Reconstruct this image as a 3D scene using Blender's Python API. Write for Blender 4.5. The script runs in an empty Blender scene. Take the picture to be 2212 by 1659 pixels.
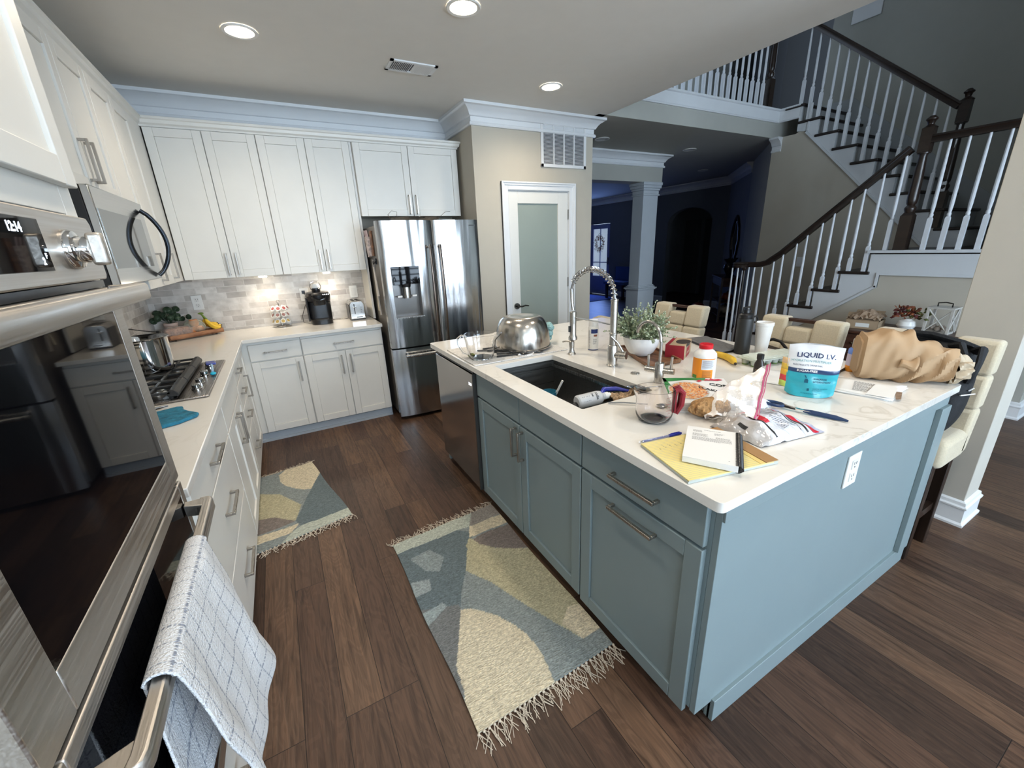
import bpy, bmesh, math, random
from mathutils import Vector, Matrix, Euler
random.seed(7)
S = bpy.context.scene
COL = S.collection
PI = math.pi
V = Vector

# ---------------------------------------------------------------- camera
cam_d = bpy.data.cameras.new('camera')
cam = bpy.data.objects.new('camera', cam_d)
COL.objects.link(cam)
cam.location = (0.989, -0.019, 1.5326)
cam.rotation_euler = (1.246545, 0.040426, -0.509058)
cam_d.sensor_width = 36.0
cam_d.lens = 885.28 / 2212 * 36.0
cam_d.clip_start = 0.02
cam_d.clip_end = 100
S.camera = cam

# ---------------------------------------------------------------- exposure, world, daylight
S.view_settings.view_transform = 'Standard'
S.view_settings.look = 'None'
S.view_settings.gamma = 1
S.view_settings.use_curve_mapping = False
S.view_settings.exposure = 1.2
try:
    S.cycles.max_bounces = 8
    S.cycles.diffuse_bounces = 4
    S.cycles.glossy_bounces = 4
    S.cycles.transmission_bounces = 8
    S.cycles.transparent_max_bounces = 12
    S.cycles.caustics_reflective = False
    S.cycles.caustics_refractive = False
    S.cycles.use_denoising = True
    S.cycles.sample_clamp_indirect = 4.0
except Exception:
    pass
W = bpy.data.worlds.new('world'); S.world = W
W.use_nodes = True
bg = W.node_tree.nodes['Background']
bg.inputs[0].default_value = (0.62, 0.78, 1.0, 1)
bg.inputs[1].default_value = 1.0


def area(name, loc, rot, sx, sy, power, col):
    l = bpy.data.lights.new(name, 'AREA'); l.shape = 'RECTANGLE'
    l.size = sx; l.size_y = sy; l.energy = power; l.color = col
    o = bpy.data.objects.new(name, l); COL.objects.link(o)
    o.location = loc; o.rotation_euler = rot
    return o


def spot(name, loc, power, col, angle=150, blend=0.6, size=0.06):
    l = bpy.data.lights.new(name, 'SPOT'); l.energy = power; l.color = col
    l.spot_size = math.radians(angle); l.spot_blend = blend; l.shadow_soft_size = size
    o = bpy.data.objects.new(name, l); COL.objects.link(o)
    o.location = loc
    return o

DAY = (0.66, 0.82, 1.0)
WARM = (1.0, 0.86, 0.68)
# daylight through the tall windows of the back wall (behind the camera), of the great room and of the foyer
area('daylight_kitchen_window', (1.0, -3.42, 1.5), (math.radians(90), 0, 0), 2.2, 1.5, 70, DAY)
area('daylight_great_room_window', (3.9, -3.42, 2.0), (math.radians(90), 0, 0), 2.4, 2.8, 190, DAY)
area('daylight_front_door', (9.6, 10.1, 1.3), (math.radians(90), 0, math.radians(90)), 0.9, 1.6, 16, (0.22, 0.38, 1.0))

# ---------------------------------------------------------------- materials
MATS = {}


def nt(name):
    m = bpy.data.materials.new(name); m.use_nodes = True
    t = m.node_tree
    return m, t, t.nodes['Principled BSDF']


def N(t, typ, **kw):
    n = t.nodes.new(typ)
    for k, v in kw.items():
        if k.startswith('i_'):
            n.inputs[k[2:].replace('_', ' ')].default_value = v
        elif isinstance(k, str) and hasattr(n, k):
            setattr(n, k, v)
    return n


def L(t, a, b):
    t.links.new(a, b)


def ramp(t, stops):
    r = t.nodes.new('ShaderNodeValToRGB')
    cr = r.color_ramp
    while len(cr.elements) > 1:
        cr.elements.remove(cr.elements[-1])
    cr.elements[0].position = stops[0][0]; cr.elements[0].color = (*stops[0][1], 1)
    for p, c in stops[1:]:
        e = cr.elements.new(p); e.color = (*c, 1)
    return r


def P(name, col, rough=0.5, metal=0.0, trans=0.0, ior=1.45, emis=0.0, var=0.0, vs=8.0, bump=0.0, bs=200.0,
      stretch=(1, 1, 1), alpha=1.0, coat=0.0, spec=0.5, sheen=0.0):
    """a principled material with procedural colour variation and bump, in world space"""
    if name in MATS:
        return MATS[name]
    m, t, b = nt(name)
    b.inputs['Base Color'].default_value = (*col, 1)
    b.inputs['Roughness'].default_value = rough
    b.inputs['Metallic'].default_value = metal
    b.inputs['Transmission Weight'].default_value = trans
    b.inputs['IOR'].default_value = ior
    b.inputs['Specular IOR Level'].default_value = spec
    b.inputs['Coat Weight'].default_value = coat
    b.inputs['Alpha'].default_value = alpha
    b.inputs['Sheen Weight'].default_value = sheen
    if emis:
        b.inputs['Emission Color'].default_value = (*col, 1)
        b.inputs['Emission Strength'].default_value = emis
    tc = t.nodes.new('ShaderNodeTexCoord')
    mp = t.nodes.new('ShaderNodeMapping'); mp.inputs['Scale'].default_value = stretch
    L(t, tc.outputs['Object'], mp.inputs['Vector'])
    if var >= 0:
        n = t.nodes.new('ShaderNodeTexNoise'); n.inputs['Scale'].default_value = vs; n.inputs['Detail'].default_value = 3
        L(t, mp.outputs[0], n.inputs['Vector'])
        v = max(var, 0.015)
        r = ramp(t, [(0.25, tuple(max(0, c * (1 - v)) for c in col)), (0.75, tuple(min(1, c * (1 + v)) for c in col))])
        L(t, n.outputs['Fac'], r.inputs[0]); L(t, r.outputs[0], b.inputs['Base Color'])
    if bump:
        n2 = t.nodes.new('ShaderNodeTexNoise'); n2.inputs['Scale'].default_value = bs; n2.inputs['Detail'].default_value = 2
        L(t, mp.outputs[0], n2.inputs['Vector'])
        bp = t.nodes.new('ShaderNodeBump'); bp.inputs['Strength'].default_value = bump; bp.inputs['Distance'].default_value = 0.01
        L(t, n2.outputs['Fac'], bp.inputs['Height']); L(t, bp.outputs[0], b.inputs['Normal'])
    MATS[name] = m
    return m


def geo_pos(t):
    g = t.nodes.new('ShaderNodeNewGeometry')
    return g.outputs['Position']


def make_floor():
    m, t, b = nt('wood_floor_planks')
    pos = geo_pos(t)
    sep = N(t, 'ShaderNodeSeparateXYZ'); L(t, pos, sep.inputs[0])
    cmb = N(t, 'ShaderNodeCombineXYZ'); L(t, sep.outputs['Y'], cmb.inputs['X']); L(t, sep.outputs['X'], cmb.inputs['Y'])
    br = N(t, 'ShaderNodeTexBrick'); br.offset = 0.37; br.offset_frequency = 3
    L(t, cmb.outputs[0], br.inputs['Vector'])
    br.inputs['Scale'].default_value = 1
    br.inputs['Brick Width'].default_value = 1.15; br.inputs['Row Height'].default_value = 0.13
    br.inputs['Mortar Size'].default_value = 0.0014; br.inputs['Mortar Smooth'].default_value = 0.3
    br.inputs['Color1'].default_value = (0, 0, 0, 1); br.inputs['Color2'].default_value = (1, 1, 1, 1)
    br.inputs['Mortar'].default_value = (0.5, 0.5, 0.5, 1)
    tone = ramp(t, [(0.0, (0.050, 0.029, 0.020)), (0.35, (0.085, 0.046, 0.030)), (0.65, (0.105, 0.060, 0.038)), (1.0, (0.145, 0.083, 0.050))])
    L(t, br.outputs['Color'], tone.inputs[0])
    # grain, stretched along the planks and shifted plank by plank
    mp = N(t, 'ShaderNodeMapping'); mp.inputs['Scale'].default_value = (1.6, 22, 1)
    addv = N(t, 'ShaderNodeVectorMath', operation='ADD')
    cs = N(t, 'ShaderNodeVectorMath', operation='SCALE'); L(t, br.outputs['Color'], cs.inputs[0]); cs.inputs['Scale'].default_value = 7
    L(t, cmb.outputs[0], addv.inputs[0]); L(t, cs.outputs[0], addv.inputs[1]); L(t, addv.outputs[0], mp.inputs['Vector'])
    n1 = N(t, 'ShaderNodeTexNoise'); n1.inputs['Scale'].default_value = 2.2; n1.inputs['Detail'].default_value = 9; n1.inputs['Distortion'].default_value = 1.3
    L(t, mp.outputs[0], n1.inputs['Vector'])
    gr = ramp(t, [(0.3, (0.42, 0.38, 0.36)), (0.5, (1, 1, 1)), (0.7, (1.35, 1.3, 1.22))])
    L(t, n1.outputs['Fac'], gr.inputs[0])
    mx = N(t, 'ShaderNodeMix', data_type='RGBA', blend_type='MULTIPLY'); mx.inputs['Factor'].default_value = 0.85
    L(t, tone.outputs[0], mx.inputs['A']); L(t, gr.outputs[0], mx.inputs['B'])
    # broad cathedral figures
    mp2 = N(t, 'ShaderNodeMapping'); mp2.inputs['Scale'].default_value = (2.2, 9, 1); L(t, addv.outputs[0], mp2.inputs['Vector'])
    n2 = N(t, 'ShaderNodeTexNoise'); n2.inputs['Scale'].default_value = 1.3; n2.inputs['Detail'].default_value = 2; n2.inputs['Distortion'].default_value = 0.6
    L(t, mp2.outputs[0], n2.inputs['Vector'])
    ws = N(t, 'ShaderNodeMath', operation='SINE'); wm = N(t, 'ShaderNodeMath', operation='MULTIPLY'); wm.inputs[1].default_value = 75
    L(t, n2.outputs['Fac'], wm.inputs[0]); L(t, wm.outputs[0], ws.inputs[0])
    wr = ramp(t, [(0.0, (0.72, 0.69, 0.67)), (0.45, (1, 1, 1))]); L(t, ws.outputs[0], wr.inputs[0])
    mx2 = N(t, 'ShaderNodeMix', data_type='RGBA', blend_type='MULTIPLY'); mx2.inputs['Factor'].default_value = 0.55
    L(t, mx.outputs['Result'], mx2.inputs['A']); L(t, wr.outputs[0], mx2.inputs['B'])
    seam = N(t, 'ShaderNodeMix', data_type='RGBA'); L(t, br.outputs['Fac'], seam.inputs['Factor'])
    L(t, mx2.outputs['Result'], seam.inputs['A']); seam.inputs['B'].default_value = (0.012, 0.007, 0.005, 1)
    L(t, seam.outputs['Result'], b.inputs['Base Color'])
    b.inputs['Roughness'].default_value = 0.42
    b.inputs['Specular IOR Level'].default_value = 0.35
    bp = N(t, 'ShaderNodeBump'); bp.inputs['Strength'].default_value = 0.35; bp.inputs['Distance'].default_value = 0.004
    sub = N(t, 'ShaderNodeMath', operation='SUBTRACT'); L(t, n1.outputs['Fac'], sub.inputs[0]); L(t, br.outputs['Fac'], sub.inputs[1])
    L(t, sub.outputs[0], bp.inputs['Height']); L(t, bp.outputs[0], b.inputs['Normal'])
    return m


def make_tile():
    m, t, b = nt('stone_subway_tile')
    pos = geo_pos(t)
    sep = N(t, 'ShaderNodeSeparateXYZ'); L(t, pos, sep.inputs[0])
    ad = N(t, 'ShaderNodeMath', operation='ADD'); L(t, sep.outputs['X'], ad.inputs[0]); L(t, sep.outputs['Y'], ad.inputs[1])
    cmb = N(t, 'ShaderNodeCombineXYZ'); L(t, ad.outputs[0], cmb.inputs['X']); L(t, sep.outputs['Z'], cmb.inputs['Y'])
    br = N(t, 'ShaderNodeTexBrick'); br.offset = 0.41; br.offset_frequency = 2
    L(t, cmb.outputs[0], br.inputs['Vector'])
    br.inputs['Scale'].default_value = 1
    br.inputs['Brick Width'].default_value = 0.152; br.inputs['Row Height'].default_value = 0.052
    br.inputs['Mortar Size'].default_value = 0.0022; br.inputs['Mortar Smooth'].default_value = 0.2
    br.inputs['Color1'].default_value = (0, 0, 0, 1); br.inputs['Color2'].default_value = (1, 1, 1, 1)
    br.inputs['Mortar'].default_value = (0.5, 0.5, 0.5, 1)
    tone = ramp(t, [(0.0, (0.36, 0.33, 0.31)), (0.3, (0.46, 0.43, 0.40)), (0.55, (0.55, 0.52, 0.49)), (1.0, (0.70, 0.68, 0.65))])
    L(t, br.outputs['Color'], tone.inputs[0])
    n = N(t, 'ShaderNodeTexNoise'); n.inputs['Scale'].default_value = 16; n.inputs['Detail'].default_value = 5; L(t, pos, n.inputs['Vector'])
    r = ramp(t, [(0.3, (0.82, 0.81, 0.8)), (0.7, (1.12, 1.12, 1.12))]); L(t, n.outputs['Fac'], r.inputs[0])
    mx = N(t, 'ShaderNodeMix', data_type='RGBA', blend_type='MULTIPLY'); mx.inputs['Factor'].default_value = 1
    L(t, tone.outputs[0], mx.inputs['A']); L(t, r.outputs[0], mx.inputs['B'])
    seam = N(t, 'ShaderNodeMix', data_type='RGBA'); L(t, br.outputs['Fac'], seam.inputs['Factor'])
    L(t, mx.outputs['Result'], seam.inputs['A']); seam.inputs['B'].default_value = (0.62, 0.6, 0.57, 1)
    L(t, seam.outputs['Result'], b.inputs['Base Color'])
    b.inputs['Roughness'].default_value = 0.38
    bp = N(t, 'ShaderNodeBump'); bp.inputs['Strength'].default_value = 0.4; bp.inputs['Distance'].default_value = 0.002; bp.invert = True
    L(t, br.outputs['Fac'], bp.inputs['Height']); L(t, bp.outputs[0], b.inputs['Normal'])
    return m


def make_quartz():
    m, t, b = nt('white_quartz')
    pos = geo_pos(t)
    n = N(t, 'ShaderNodeTexNoise'); n.inputs['Scale'].default_value = 2.6; n.inputs['Detail'].default_value = 6; n.inputs['Distortion'].default_value = 1.6
    L(t, pos, n.inputs['Vector'])
    r = ramp(t, [(0.40, (0.76, 0.74, 0.70)), (0.485, (0.74, 0.72, 0.68)), (0.50, (0.56, 0.53, 0.48)), (0.515, (0.74, 0.72, 0.68)), (0.62, (0.78, 0.76, 0.72))])
    L(t, n.outputs['Fac'], r.inputs[0])
    n2 = N(t, 'ShaderNodeTexNoise'); n2.inputs['Scale'].default_value = 1.3; n2.inputs['Detail'].default_value = 2; L(t, pos, n2.inputs['Vector'])
    r2 = ramp(t, [(0.45, (0, 0, 0)), (0.7, (0.8, 0.8, 0.8))]); L(t, n2.outputs['Fac'], r2.inputs[0])
    mx = N(t, 'ShaderNodeMix', data_type='RGBA'); L(t, r2.outputs[0], mx.inputs['Factor'])
    mx.inputs['A'].default_value = (0.77, 0.75, 0.71, 1); L(t, r.outputs[0], mx.inputs['B'])
    L(t, mx.outputs['Result'], b.inputs['Base Color'])
    b.inputs['Roughness'].default_value = 0.13
    b.inputs['Specular IOR Level'].default_value = 0.45
    return m


def make_steel(name, col=(0.56, 0.55, 0.53), rough=0.24, axis=2, amt=0.06, wob=0.0):
    """brushed stainless: fine streaks along one axis; wob bends broad reflections a little"""
    m, t, b = nt(name)
    b.inputs['Base Color'].default_value = (*col, 1); b.inputs['Metallic'].default_value = 1; b.inputs['Roughness'].default_value = rough
    tc = N(t, 'ShaderNodeTexCoord'); mp = N(t, 'ShaderNodeMapping')
    sc = [260, 260, 260]; sc[axis] = 3
    mp.inputs['Scale'].default_value = sc
    L(t, tc.outputs['Object'], mp.inputs['Vector'])
    n = N(t, 'ShaderNodeTexNoise'); n.inputs['Scale'].default_value = 1; n.inputs['Detail'].default_value = 2; L(t, mp.outputs[0], n.inputs['Vector'])
    r = ramp(t, [(0.3, (rough * 0.75,) * 3), (0.7, (rough * 1.35,) * 3)]); L(t, n.outputs['Fac'], r.inputs[0]); L(t, r.outputs[0], b.inputs['Roughness'])
    bp = N(t, 'ShaderNodeBump'); bp.inputs['Strength'].default_value = amt; bp.inputs['Distance'].default_value = 0.002
    L(t, n.outputs['Fac'], bp.inputs['Height'])
    if wob:
        mp2 = N(t, 'ShaderNodeMapping'); s2 = [9, 9, 9]; s2[axis] = 0.9; mp2.inputs['Scale'].default_value = s2
        L(t, tc.outputs['Object'], mp2.inputs['Vector'])
        n2 = N(t, 'ShaderNodeTexNoise'); n2.inputs['Scale'].default_value = 1; n2.inputs['Detail'].default_value = 1; L(t, mp2.outputs[0], n2.inputs['Vector'])
        b2 = N(t, 'ShaderNodeBump'); b2.inputs['Strength'].default_value = wob; b2.inputs['Distance'].default_value = 0.03
        L(t, n2.outputs['Fac'], b2.inputs['Height']); L(t, bp.outputs[0], b2.inputs['Normal']); L(t, b2.outputs[0], b.inputs['Normal'])
    else:
        L(t, bp.outputs[0], b.inputs['Normal'])
    MATS[name] = m
    return m


def make_wood(name, c1, c2, rough=0.45, axis=0, scale=1.0):
    if name in MATS:
        return MATS[name]
    m, t, b = nt(name)
    tc = N(t, 'ShaderNodeTexCoord'); mp = N(t, 'ShaderNodeMapping')
    sc = [26 * scale] * 3; sc[axis] = 2.2 * scale
    mp.inputs['Scale'].default_value = sc
    L(t, tc.outputs['Object'], mp.inputs['Vector'])
    n = N(t, 'ShaderNodeTexNoise'); n.inputs['Scale'].default_value = 1; n.inputs['Detail'].default_value = 6; n.inputs['Distortion'].default_value = 0.8
    L(t, mp.outputs[0], n.inputs['Vector'])
    r = ramp(t, [(0.3, c1), (0.7, c2)]); L(t, n.outputs['Fac'], r.inputs[0]); L(t, r.outputs[0], b.inputs['Base Color'])
    b.inputs['Roughness'].default_value = rough
    MATS[name] = m
    return m


def make_attr(name, rough=0.8, amt=0.25, scale=90, bump=0.0, stretch=(1, 1, 1), trans=0.0, coat=0.0, metal=0.0, alpha=1.0):
    """colour comes from the mesh's own colour attribute (print and pattern), plus fine noise"""
    if name in MATS:
        return MATS[name]
    m, t, b = nt(name)
    at = N(t, 'ShaderNodeVertexColor'); at.layer_name = 'Col'
    tc = N(t, 'ShaderNodeTexCoord'); mp = N(t, 'ShaderNodeMapping'); mp.inputs['Scale'].default_value = stretch
    L(t, tc.outputs['Object'], mp.inputs['Vector'])
    n = N(t, 'ShaderNodeTexNoise'); n.inputs['Scale'].default_value = scale; n.inputs['Detail'].default_value = 3; L(t, mp.outputs[0], n.inputs['Vector'])
    r = ramp(t, [(0.25, (1 - amt,) * 3), (0.75, (1 + amt,) * 3)]); L(t, n.outputs['Fac'], r.inputs[0])
    mx = N(t, 'ShaderNodeMix', data_type='RGBA', blend_type='MULTIPLY'); mx.inputs['Factor'].default_value = 1
    L(t, at.outputs['Color'], mx.inputs['A']); L(t, r.outputs[0], mx.inputs['B']); L(t, mx.outputs['Result'], b.inputs['Base Color'])
    b.inputs['Roughness'].default_value = rough; b.inputs['Transmission Weight'].default_value = trans
    b.inputs['Coat Weight'].default_value = coat; b.inputs['Metallic'].default_value = metal; b.inputs['Alpha'].default_value = alpha
    if bump:
        bp = N(t, 'ShaderNodeBump'); bp.inputs['Strength'].default_value = bump; bp.inputs['Distance'].default_value = 0.006
        L(t, n.outputs['Fac'], bp.inputs['Height']); L(t, bp.outputs[0], b.inputs['Normal'])
    MATS[name] = m
    return m


def make_glass(name, col=(1, 1, 1), rough=0.0, ior=1.45, thin=False, op=0.15):
    """solid glass, or (thin) a clear film: mostly transparent with a reflecting skin"""
    if name in MATS:
        return MATS[name]
    if not thin:
        return P(name, col, rough, trans=1.0, ior=ior, var=-1)
    m, t, b = nt(name)
    b.inputs['Base Color'].default_value = (*col, 1); b.inputs['Roughness'].default_value = rough
    n = N(t, 'ShaderNodeTexNoise'); n.inputs['Scale'].default_value = 30
    tc = N(t, 'ShaderNodeTexCoord'); L(t, tc.outputs['Object'], n.inputs['Vector'])
    bp = N(t, 'ShaderNodeBump'); bp.inputs['Strength'].default_value = 0.4; bp.inputs['Distance'].default_value = 0.01
    L(t, n.outputs['Fac'], bp.inputs['Height']); L(t, bp.outputs[0], b.inputs['Normal'])
    tr = N(t, 'ShaderNodeBsdfTransparent'); tr.inputs[0].default_value = (*[min(1, 0.75 + 0.25 * c) for c in col], 1)
    fr = N(t, 'ShaderNodeFresnel'); fr.inputs[0].default_value = 1.45; L(t, bp.outputs[0], fr.inputs['Normal'])
    ad = N(t, 'ShaderNodeMath', operation='ADD'); ad.use_clamp = True; L(t, fr.outputs[0], ad.inputs[0]); ad.inputs[1].default_value = op
    mx = N(t, 'ShaderNodeMixShader'); L(t, ad.outputs[0], mx.inputs[0]); L(t, tr.outputs[0], mx.inputs[1]); L(t, b.outputs[0], mx.inputs[2])
    L(t, mx.outputs[0], t.nodes['Material Output'].inputs[0])
    MATS[name] = m
    return m

FLOOR = make_floor(); TILE = make_tile(); QUARTZ = make_quartz()
STEEL = make_steel('brushed_steel'); STEEL_F = make_steel('fridge_steel', (0.50, 0.51, 0.52), 0.17, 2, 0.04, 0.5)
STEEL_H = make_steel('steel_horizontal', (0.50, 0.48, 0.45), 0.22, 1, 0.05)
CHROME = P('polished_steel', (0.62, 0.61, 0.6), 0.08, 1.0, var=-1)
NICKEL = make_steel('brushed_nickel', (0.50, 0.48, 0.45), 0.28, 2, 0.05)
PULL = make_steel('pull_nickel', (0.42, 0.39, 0.35), 0.32, 2, 0.03)
DARKMET = P('dark_grey_metal', (0.10, 0.10, 0.10), 0.4, 0.8)
WHITE = P('white_cabinet_paint', (0.76, 0.745, 0.70), 0.36, var=0.012)
TRIM = P('white_trim_paint', (0.74, 0.76, 0.78), 0.38, var=0.012)
ISL = P('island_grey_blue_paint', (0.215, 0.275, 0.290), 0.4, var=0.012)
GREIGE = P('greige_wall_paint', (0.50, 0.46, 0.385), 0.75, var=0.02, bump=0.03, bs=120)
GREY = P('grey_green_wall_paint', (0.43, 0.43, 0.39), 0.8, var=0.02, bump=0.03, bs=120)
CEIL = P('ceiling_paint', (0.74, 0.72, 0.68), 0.9, var=0.01, bump=0.03, bs=150)
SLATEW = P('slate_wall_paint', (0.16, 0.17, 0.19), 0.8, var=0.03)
BLACK = P('black_plastic', (0.012, 0.012, 0.013), 0.28)
BLACKM = P('black_cast_iron', (0.018, 0.018, 0.018), 0.5, bump=0.2, bs=400)
OVENGL = P('black_oven_glass', (0.003, 0.003, 0.004), 0.03, spec=0.22, var=-1)
ESPR = make_wood('espresso_wood', (0.012, 0.007, 0.005), (0.035, 0.02, 0.014), 0.3, 1)
ESPRZ = make_wood('espresso_wood_upright', (0.010, 0.006, 0.004), (0.03, 0.017, 0.012), 0.3, 2)
MAHOG = make_wood('dark_mahogany', (0.035, 0.014, 0.009), (0.075, 0.03, 0.018), 0.35, 1)
ACACIA = make_wood('acacia_wood', (0.10, 0.042, 0.02), (0.30, 0.14, 0.065), 0.45, 1)
LINEN = P('cream_linen', (0.56, 0.49, 0.36), 0.9, var=0.10, vs=150, bump=0.25, bs=600, sheen=0.3)
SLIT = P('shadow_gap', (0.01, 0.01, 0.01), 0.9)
LAMP = P('lit_lamp_disc', (1.0, 0.90, 0.72), 0.5, emis=14, var=-1)
OFFLAMP = P('unlit_lamp_disc', (0.6, 0.6, 0.62), 0.4, var=-1)
PLASTIC_W = P('white_plastic', (0.78, 0.78, 0.76), 0.3)


# ---------------------------------------------------------------- mesh building
class MB:
    def __init__(s):
        s.v = []; s.f = []; s.mi = []; s.col = []; s.cur = 0; s.c = None

    def add(s, vs, fs, m=None):
        b = len(s.v)
        s.v += [tuple(v) for v in vs]
        if s.c is not None or s.col:
            while len(s.col) < b:
                s.col.append((1, 1, 1))
            s.col += [s.c or (1, 1, 1)] * len(vs)
        for f in fs:
            s.f.append(tuple(b + i for i in f)); s.mi.append(s.cur if m is None else m)
        return s

    def obox(s, o, u, v, n):
        o, u, v, n = V(o), V(u), V(v), V(n)
        p = [o, o + u, o + u + v, o + v, o + n, o + u + n, o + u + v + n, o + v + n]
        f = [(0, 3, 2, 1), (4, 5, 6, 7), (0, 1, 5, 4), (1, 2, 6, 5), (2, 3, 7, 6), (3, 0, 4, 7)]
        if u.cross(v).dot(n) < 0:
            f = [tuple(reversed(a)) for a in f]
        return s.add(p, f)

    def box(s, x0, x1, y0, y1, z0, z1):
        return s.obox((x0, y0, z0), (x1 - x0, 0, 0), (0, y1 - y0, 0), (0, 0, z1 - z0))

    def cbox(s, c, sx, sy, sz, rz=0):
        a = V((math.cos(rz), math.sin(rz), 0)) * sx; b = V((-math.sin(rz), math.cos(rz), 0)) * sy
        return s.obox(V(c) - a / 2 - b / 2, a, b, (0, 0, sz))

    def prism(s, poly, n):
        """poly: list of 3d points (planar), extruded by vector n"""
        n = V(n); k = len(poly)
        a = [V(p) for p in poly]; b = [p + n for p in a]
        nn = V((0, 0, 0))
        for i in range(k):
            nn += a[i].cross(a[(i + 1) % k])
        fl = nn.dot(n) > 0
        bot = tuple(range(k)); top = tuple(range(k, 2 * k))
        fs = [tuple(reversed(bot)) if fl else bot, top if fl else tuple(reversed(top))]
        for i in range(k):
            j = (i + 1) % k
            q = (i, j, k + j, k + i)
            fs.append(q if fl else tuple(reversed(q)))
        return s.add(a + b, fs)

    def lathe(s, prof, c=(0, 0, 0), n=24, ax=None, caps=True, ell=(1, 1), a0=0):
        """prof: list of (r, h) up the axis"""
        c = V(c)
        M = Matrix.Identity(3) if ax is None else V((0, 0, 1)).rotation_difference(V(ax)).to_matrix()
        vs = []
        for r, h in prof:
            for i in range(n):
                t = 2 * PI * i / n + a0
                vs.append(c + M @ V((r * math.cos(t) * ell[0], r * math.sin(t) * ell[1], h)))
        fs = []
        for k in range(len(prof) - 1):
            for i in range(n):
                j = (i + 1) % n
                fs.append((k * n + i, k * n + j, (k + 1) * n + j, (k + 1) * n + i))
        if caps:
            if prof[0][0] > 1e-6:
                fs.append(tuple(reversed(range(n))))
            if prof[-1][0] > 1e-6:
                q = (len(prof) - 1) * n
                fs.append(tuple(q + i for i in range(n)))
        return s.add(vs, fs)

    def cyl(s, a, b, r, n=12, r2=None):
        a, b = V(a), V(b)
        return s.lathe([(r, 0), (r2 if r2 is not None else r, (b - a).length)], a, n, b - a)

    def tube(s, pts, r, n=8, closed=False, sx=1.0):
        pts = [V(p) for p in pts]; m = len(pts); vs = []
        rr = r if isinstance(r, (list, tuple)) else [r] * m
        up = None
        for i, p in enumerate(pts):
            if closed:
                d = pts[(i + 1) % m] - pts[i - 1]
            else:
                d = pts[min(i + 1, m - 1)] - pts[max(i - 1, 0)]
            if d.length < 1e-9:
                d = V((0, 0, 1))
            d.normalize()
            if up is None:
                up = d.orthogonal().normalized()
            up = (up - d * up.dot(d))
            if up.length < 1e-6:
                up = d.orthogonal()
            up.normalize()
            w = d.cross(up)
            for k in range(n):
                t = 2 * PI * k / n
                vs.append(p + (up * math.cos(t) + w * math.sin(t) * sx) * rr[i])
        fs = []
        for i in range(m if closed else m - 1):
            j = (i + 1) % m
            for k in range(n):
                l = (k + 1) % n
                fs.append((i * n + k, i * n + l, j * n + l, j * n + k))
        if not closed:
            fs.append(tuple(reversed(range(n)))); fs.append(tuple((m - 1) * n + k for k in range(n)))
        return s.add(vs, fs)

    def ball(s, c, r, n=12, sc=(1, 1, 1)):
        c = V(c); m = max(4, n // 2); vs = [c + V((0, 0, -r * sc[2]))]
        for k in range(1, m):
            a = -PI / 2 + PI * k / m
            for i in range(n):
                t = 2 * PI * i / n
                vs.append(c + V((r * math.cos(a) * math.cos(t) * sc[0], r * math.cos(a) * math.sin(t) * sc[1], r * math.sin(a) * sc[2])))
        vs.append(c + V((0, 0, r * sc[2])))
        fs = []
        for i in range(n):
            fs.append((0, 1 + (i + 1) % n, 1 + i))
        for k in range(m - 2):
            for i in range(n):
                j = (i + 1) % n
                fs.append((1 + k * n + i, 1 + k * n + j, 1 + (k + 1) * n + j, 1 + (k + 1) * n + i))
        e = len(vs) - 1; q = 1 + (m - 2) * n
        for i in range(n):
            fs.append((e, q + i, q + (i + 1) % n))
        return s.add(vs, fs)

    def grid(s, nu, nv, fn, colfn=None, flip=False, closeu=False):
        """fn(u,v)->point for u,v in 0..1; colfn(u,v)->rgb"""
        b = len(s.v); vs = []; cs = []
        for j in range(nv + 1):
            for i in range(nu + (0 if closeu else 1)):
                u, v = i / nu, j / nv
                vs.append(V(fn(u, v)))
                if colfn:
                    cs.append(colfn(u, v))
        w = nu if closeu else nu + 1
        fs = []
        for j in range(nv):
            for i in range(nu):
                i2 = (i + 1) % w if closeu else i + 1
                q = (j * w + i, j * w + i2, (j + 1) * w + i2, (j + 1) * w + i)
                fs.append(tuple(reversed(q)) if flip else q)
        s.add(vs, fs)
        if colfn:
            while len(s.col) < b:
                s.col.append((1, 1, 1))
            s.col[b:] = cs
        return s

    def build(s, name, mat, parent=None, bevel=0, seg=2, smooth=True, ang=35, off=None, thick=0, sub=0):
        me = bpy.data.meshes.new(name)
        if off is None and parent is not None:
            off = OFF.get(parent.name)
        vs = s.v
        if off:
            ox, oy, oz = off
            vs = [(a - ox, b - oy, c - oz) for a, b, c in vs]
        me.from_pydata(vs, [], s.f)
        for m in (mat if isinstance(mat, (list, tuple)) else [mat]):
            me.materials.append(m)
        if any(s.mi):
            for p, k in zip(me.polygons, s.mi):
                p.material_index = k
        if s.col:
            ca = me.color_attributes.new('Col', 'FLOAT_COLOR', 'POINT')
            cl = s.col + [(1, 1, 1)] * (len(s.v) - len(s.col))
            ca.data.foreach_set('color', [x for c in cl for x in (c[0], c[1], c[2], 1.0)])
        me.validate(); me.update()
        if smooth:
            me.shade_smooth()
            try:
                me.set_sharp_from_angle(angle=math.radians(ang))
            except Exception:
                pass
        o = bpy.data.objects.new(name, me); COL.objects.link(o)
        if parent is not None:
            o.parent = parent
            OFF[o.name] = off
        if thick:
            md = o.modifiers.new('solid', 'SOLIDIFY'); md.thickness = thick; md.offset = 0
        if sub:
            md = o.modifiers.new('sub', 'SUBSURF'); md.levels = sub; md.render_levels = sub
        if bevel:
            md = o.modifiers.new('bev', 'BEVEL'); md.width = bevel; md.segments = seg
            md.limit_method = 'ANGLE'; md.angle_limit = math.radians(40)
        return o

OFF = {}


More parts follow.
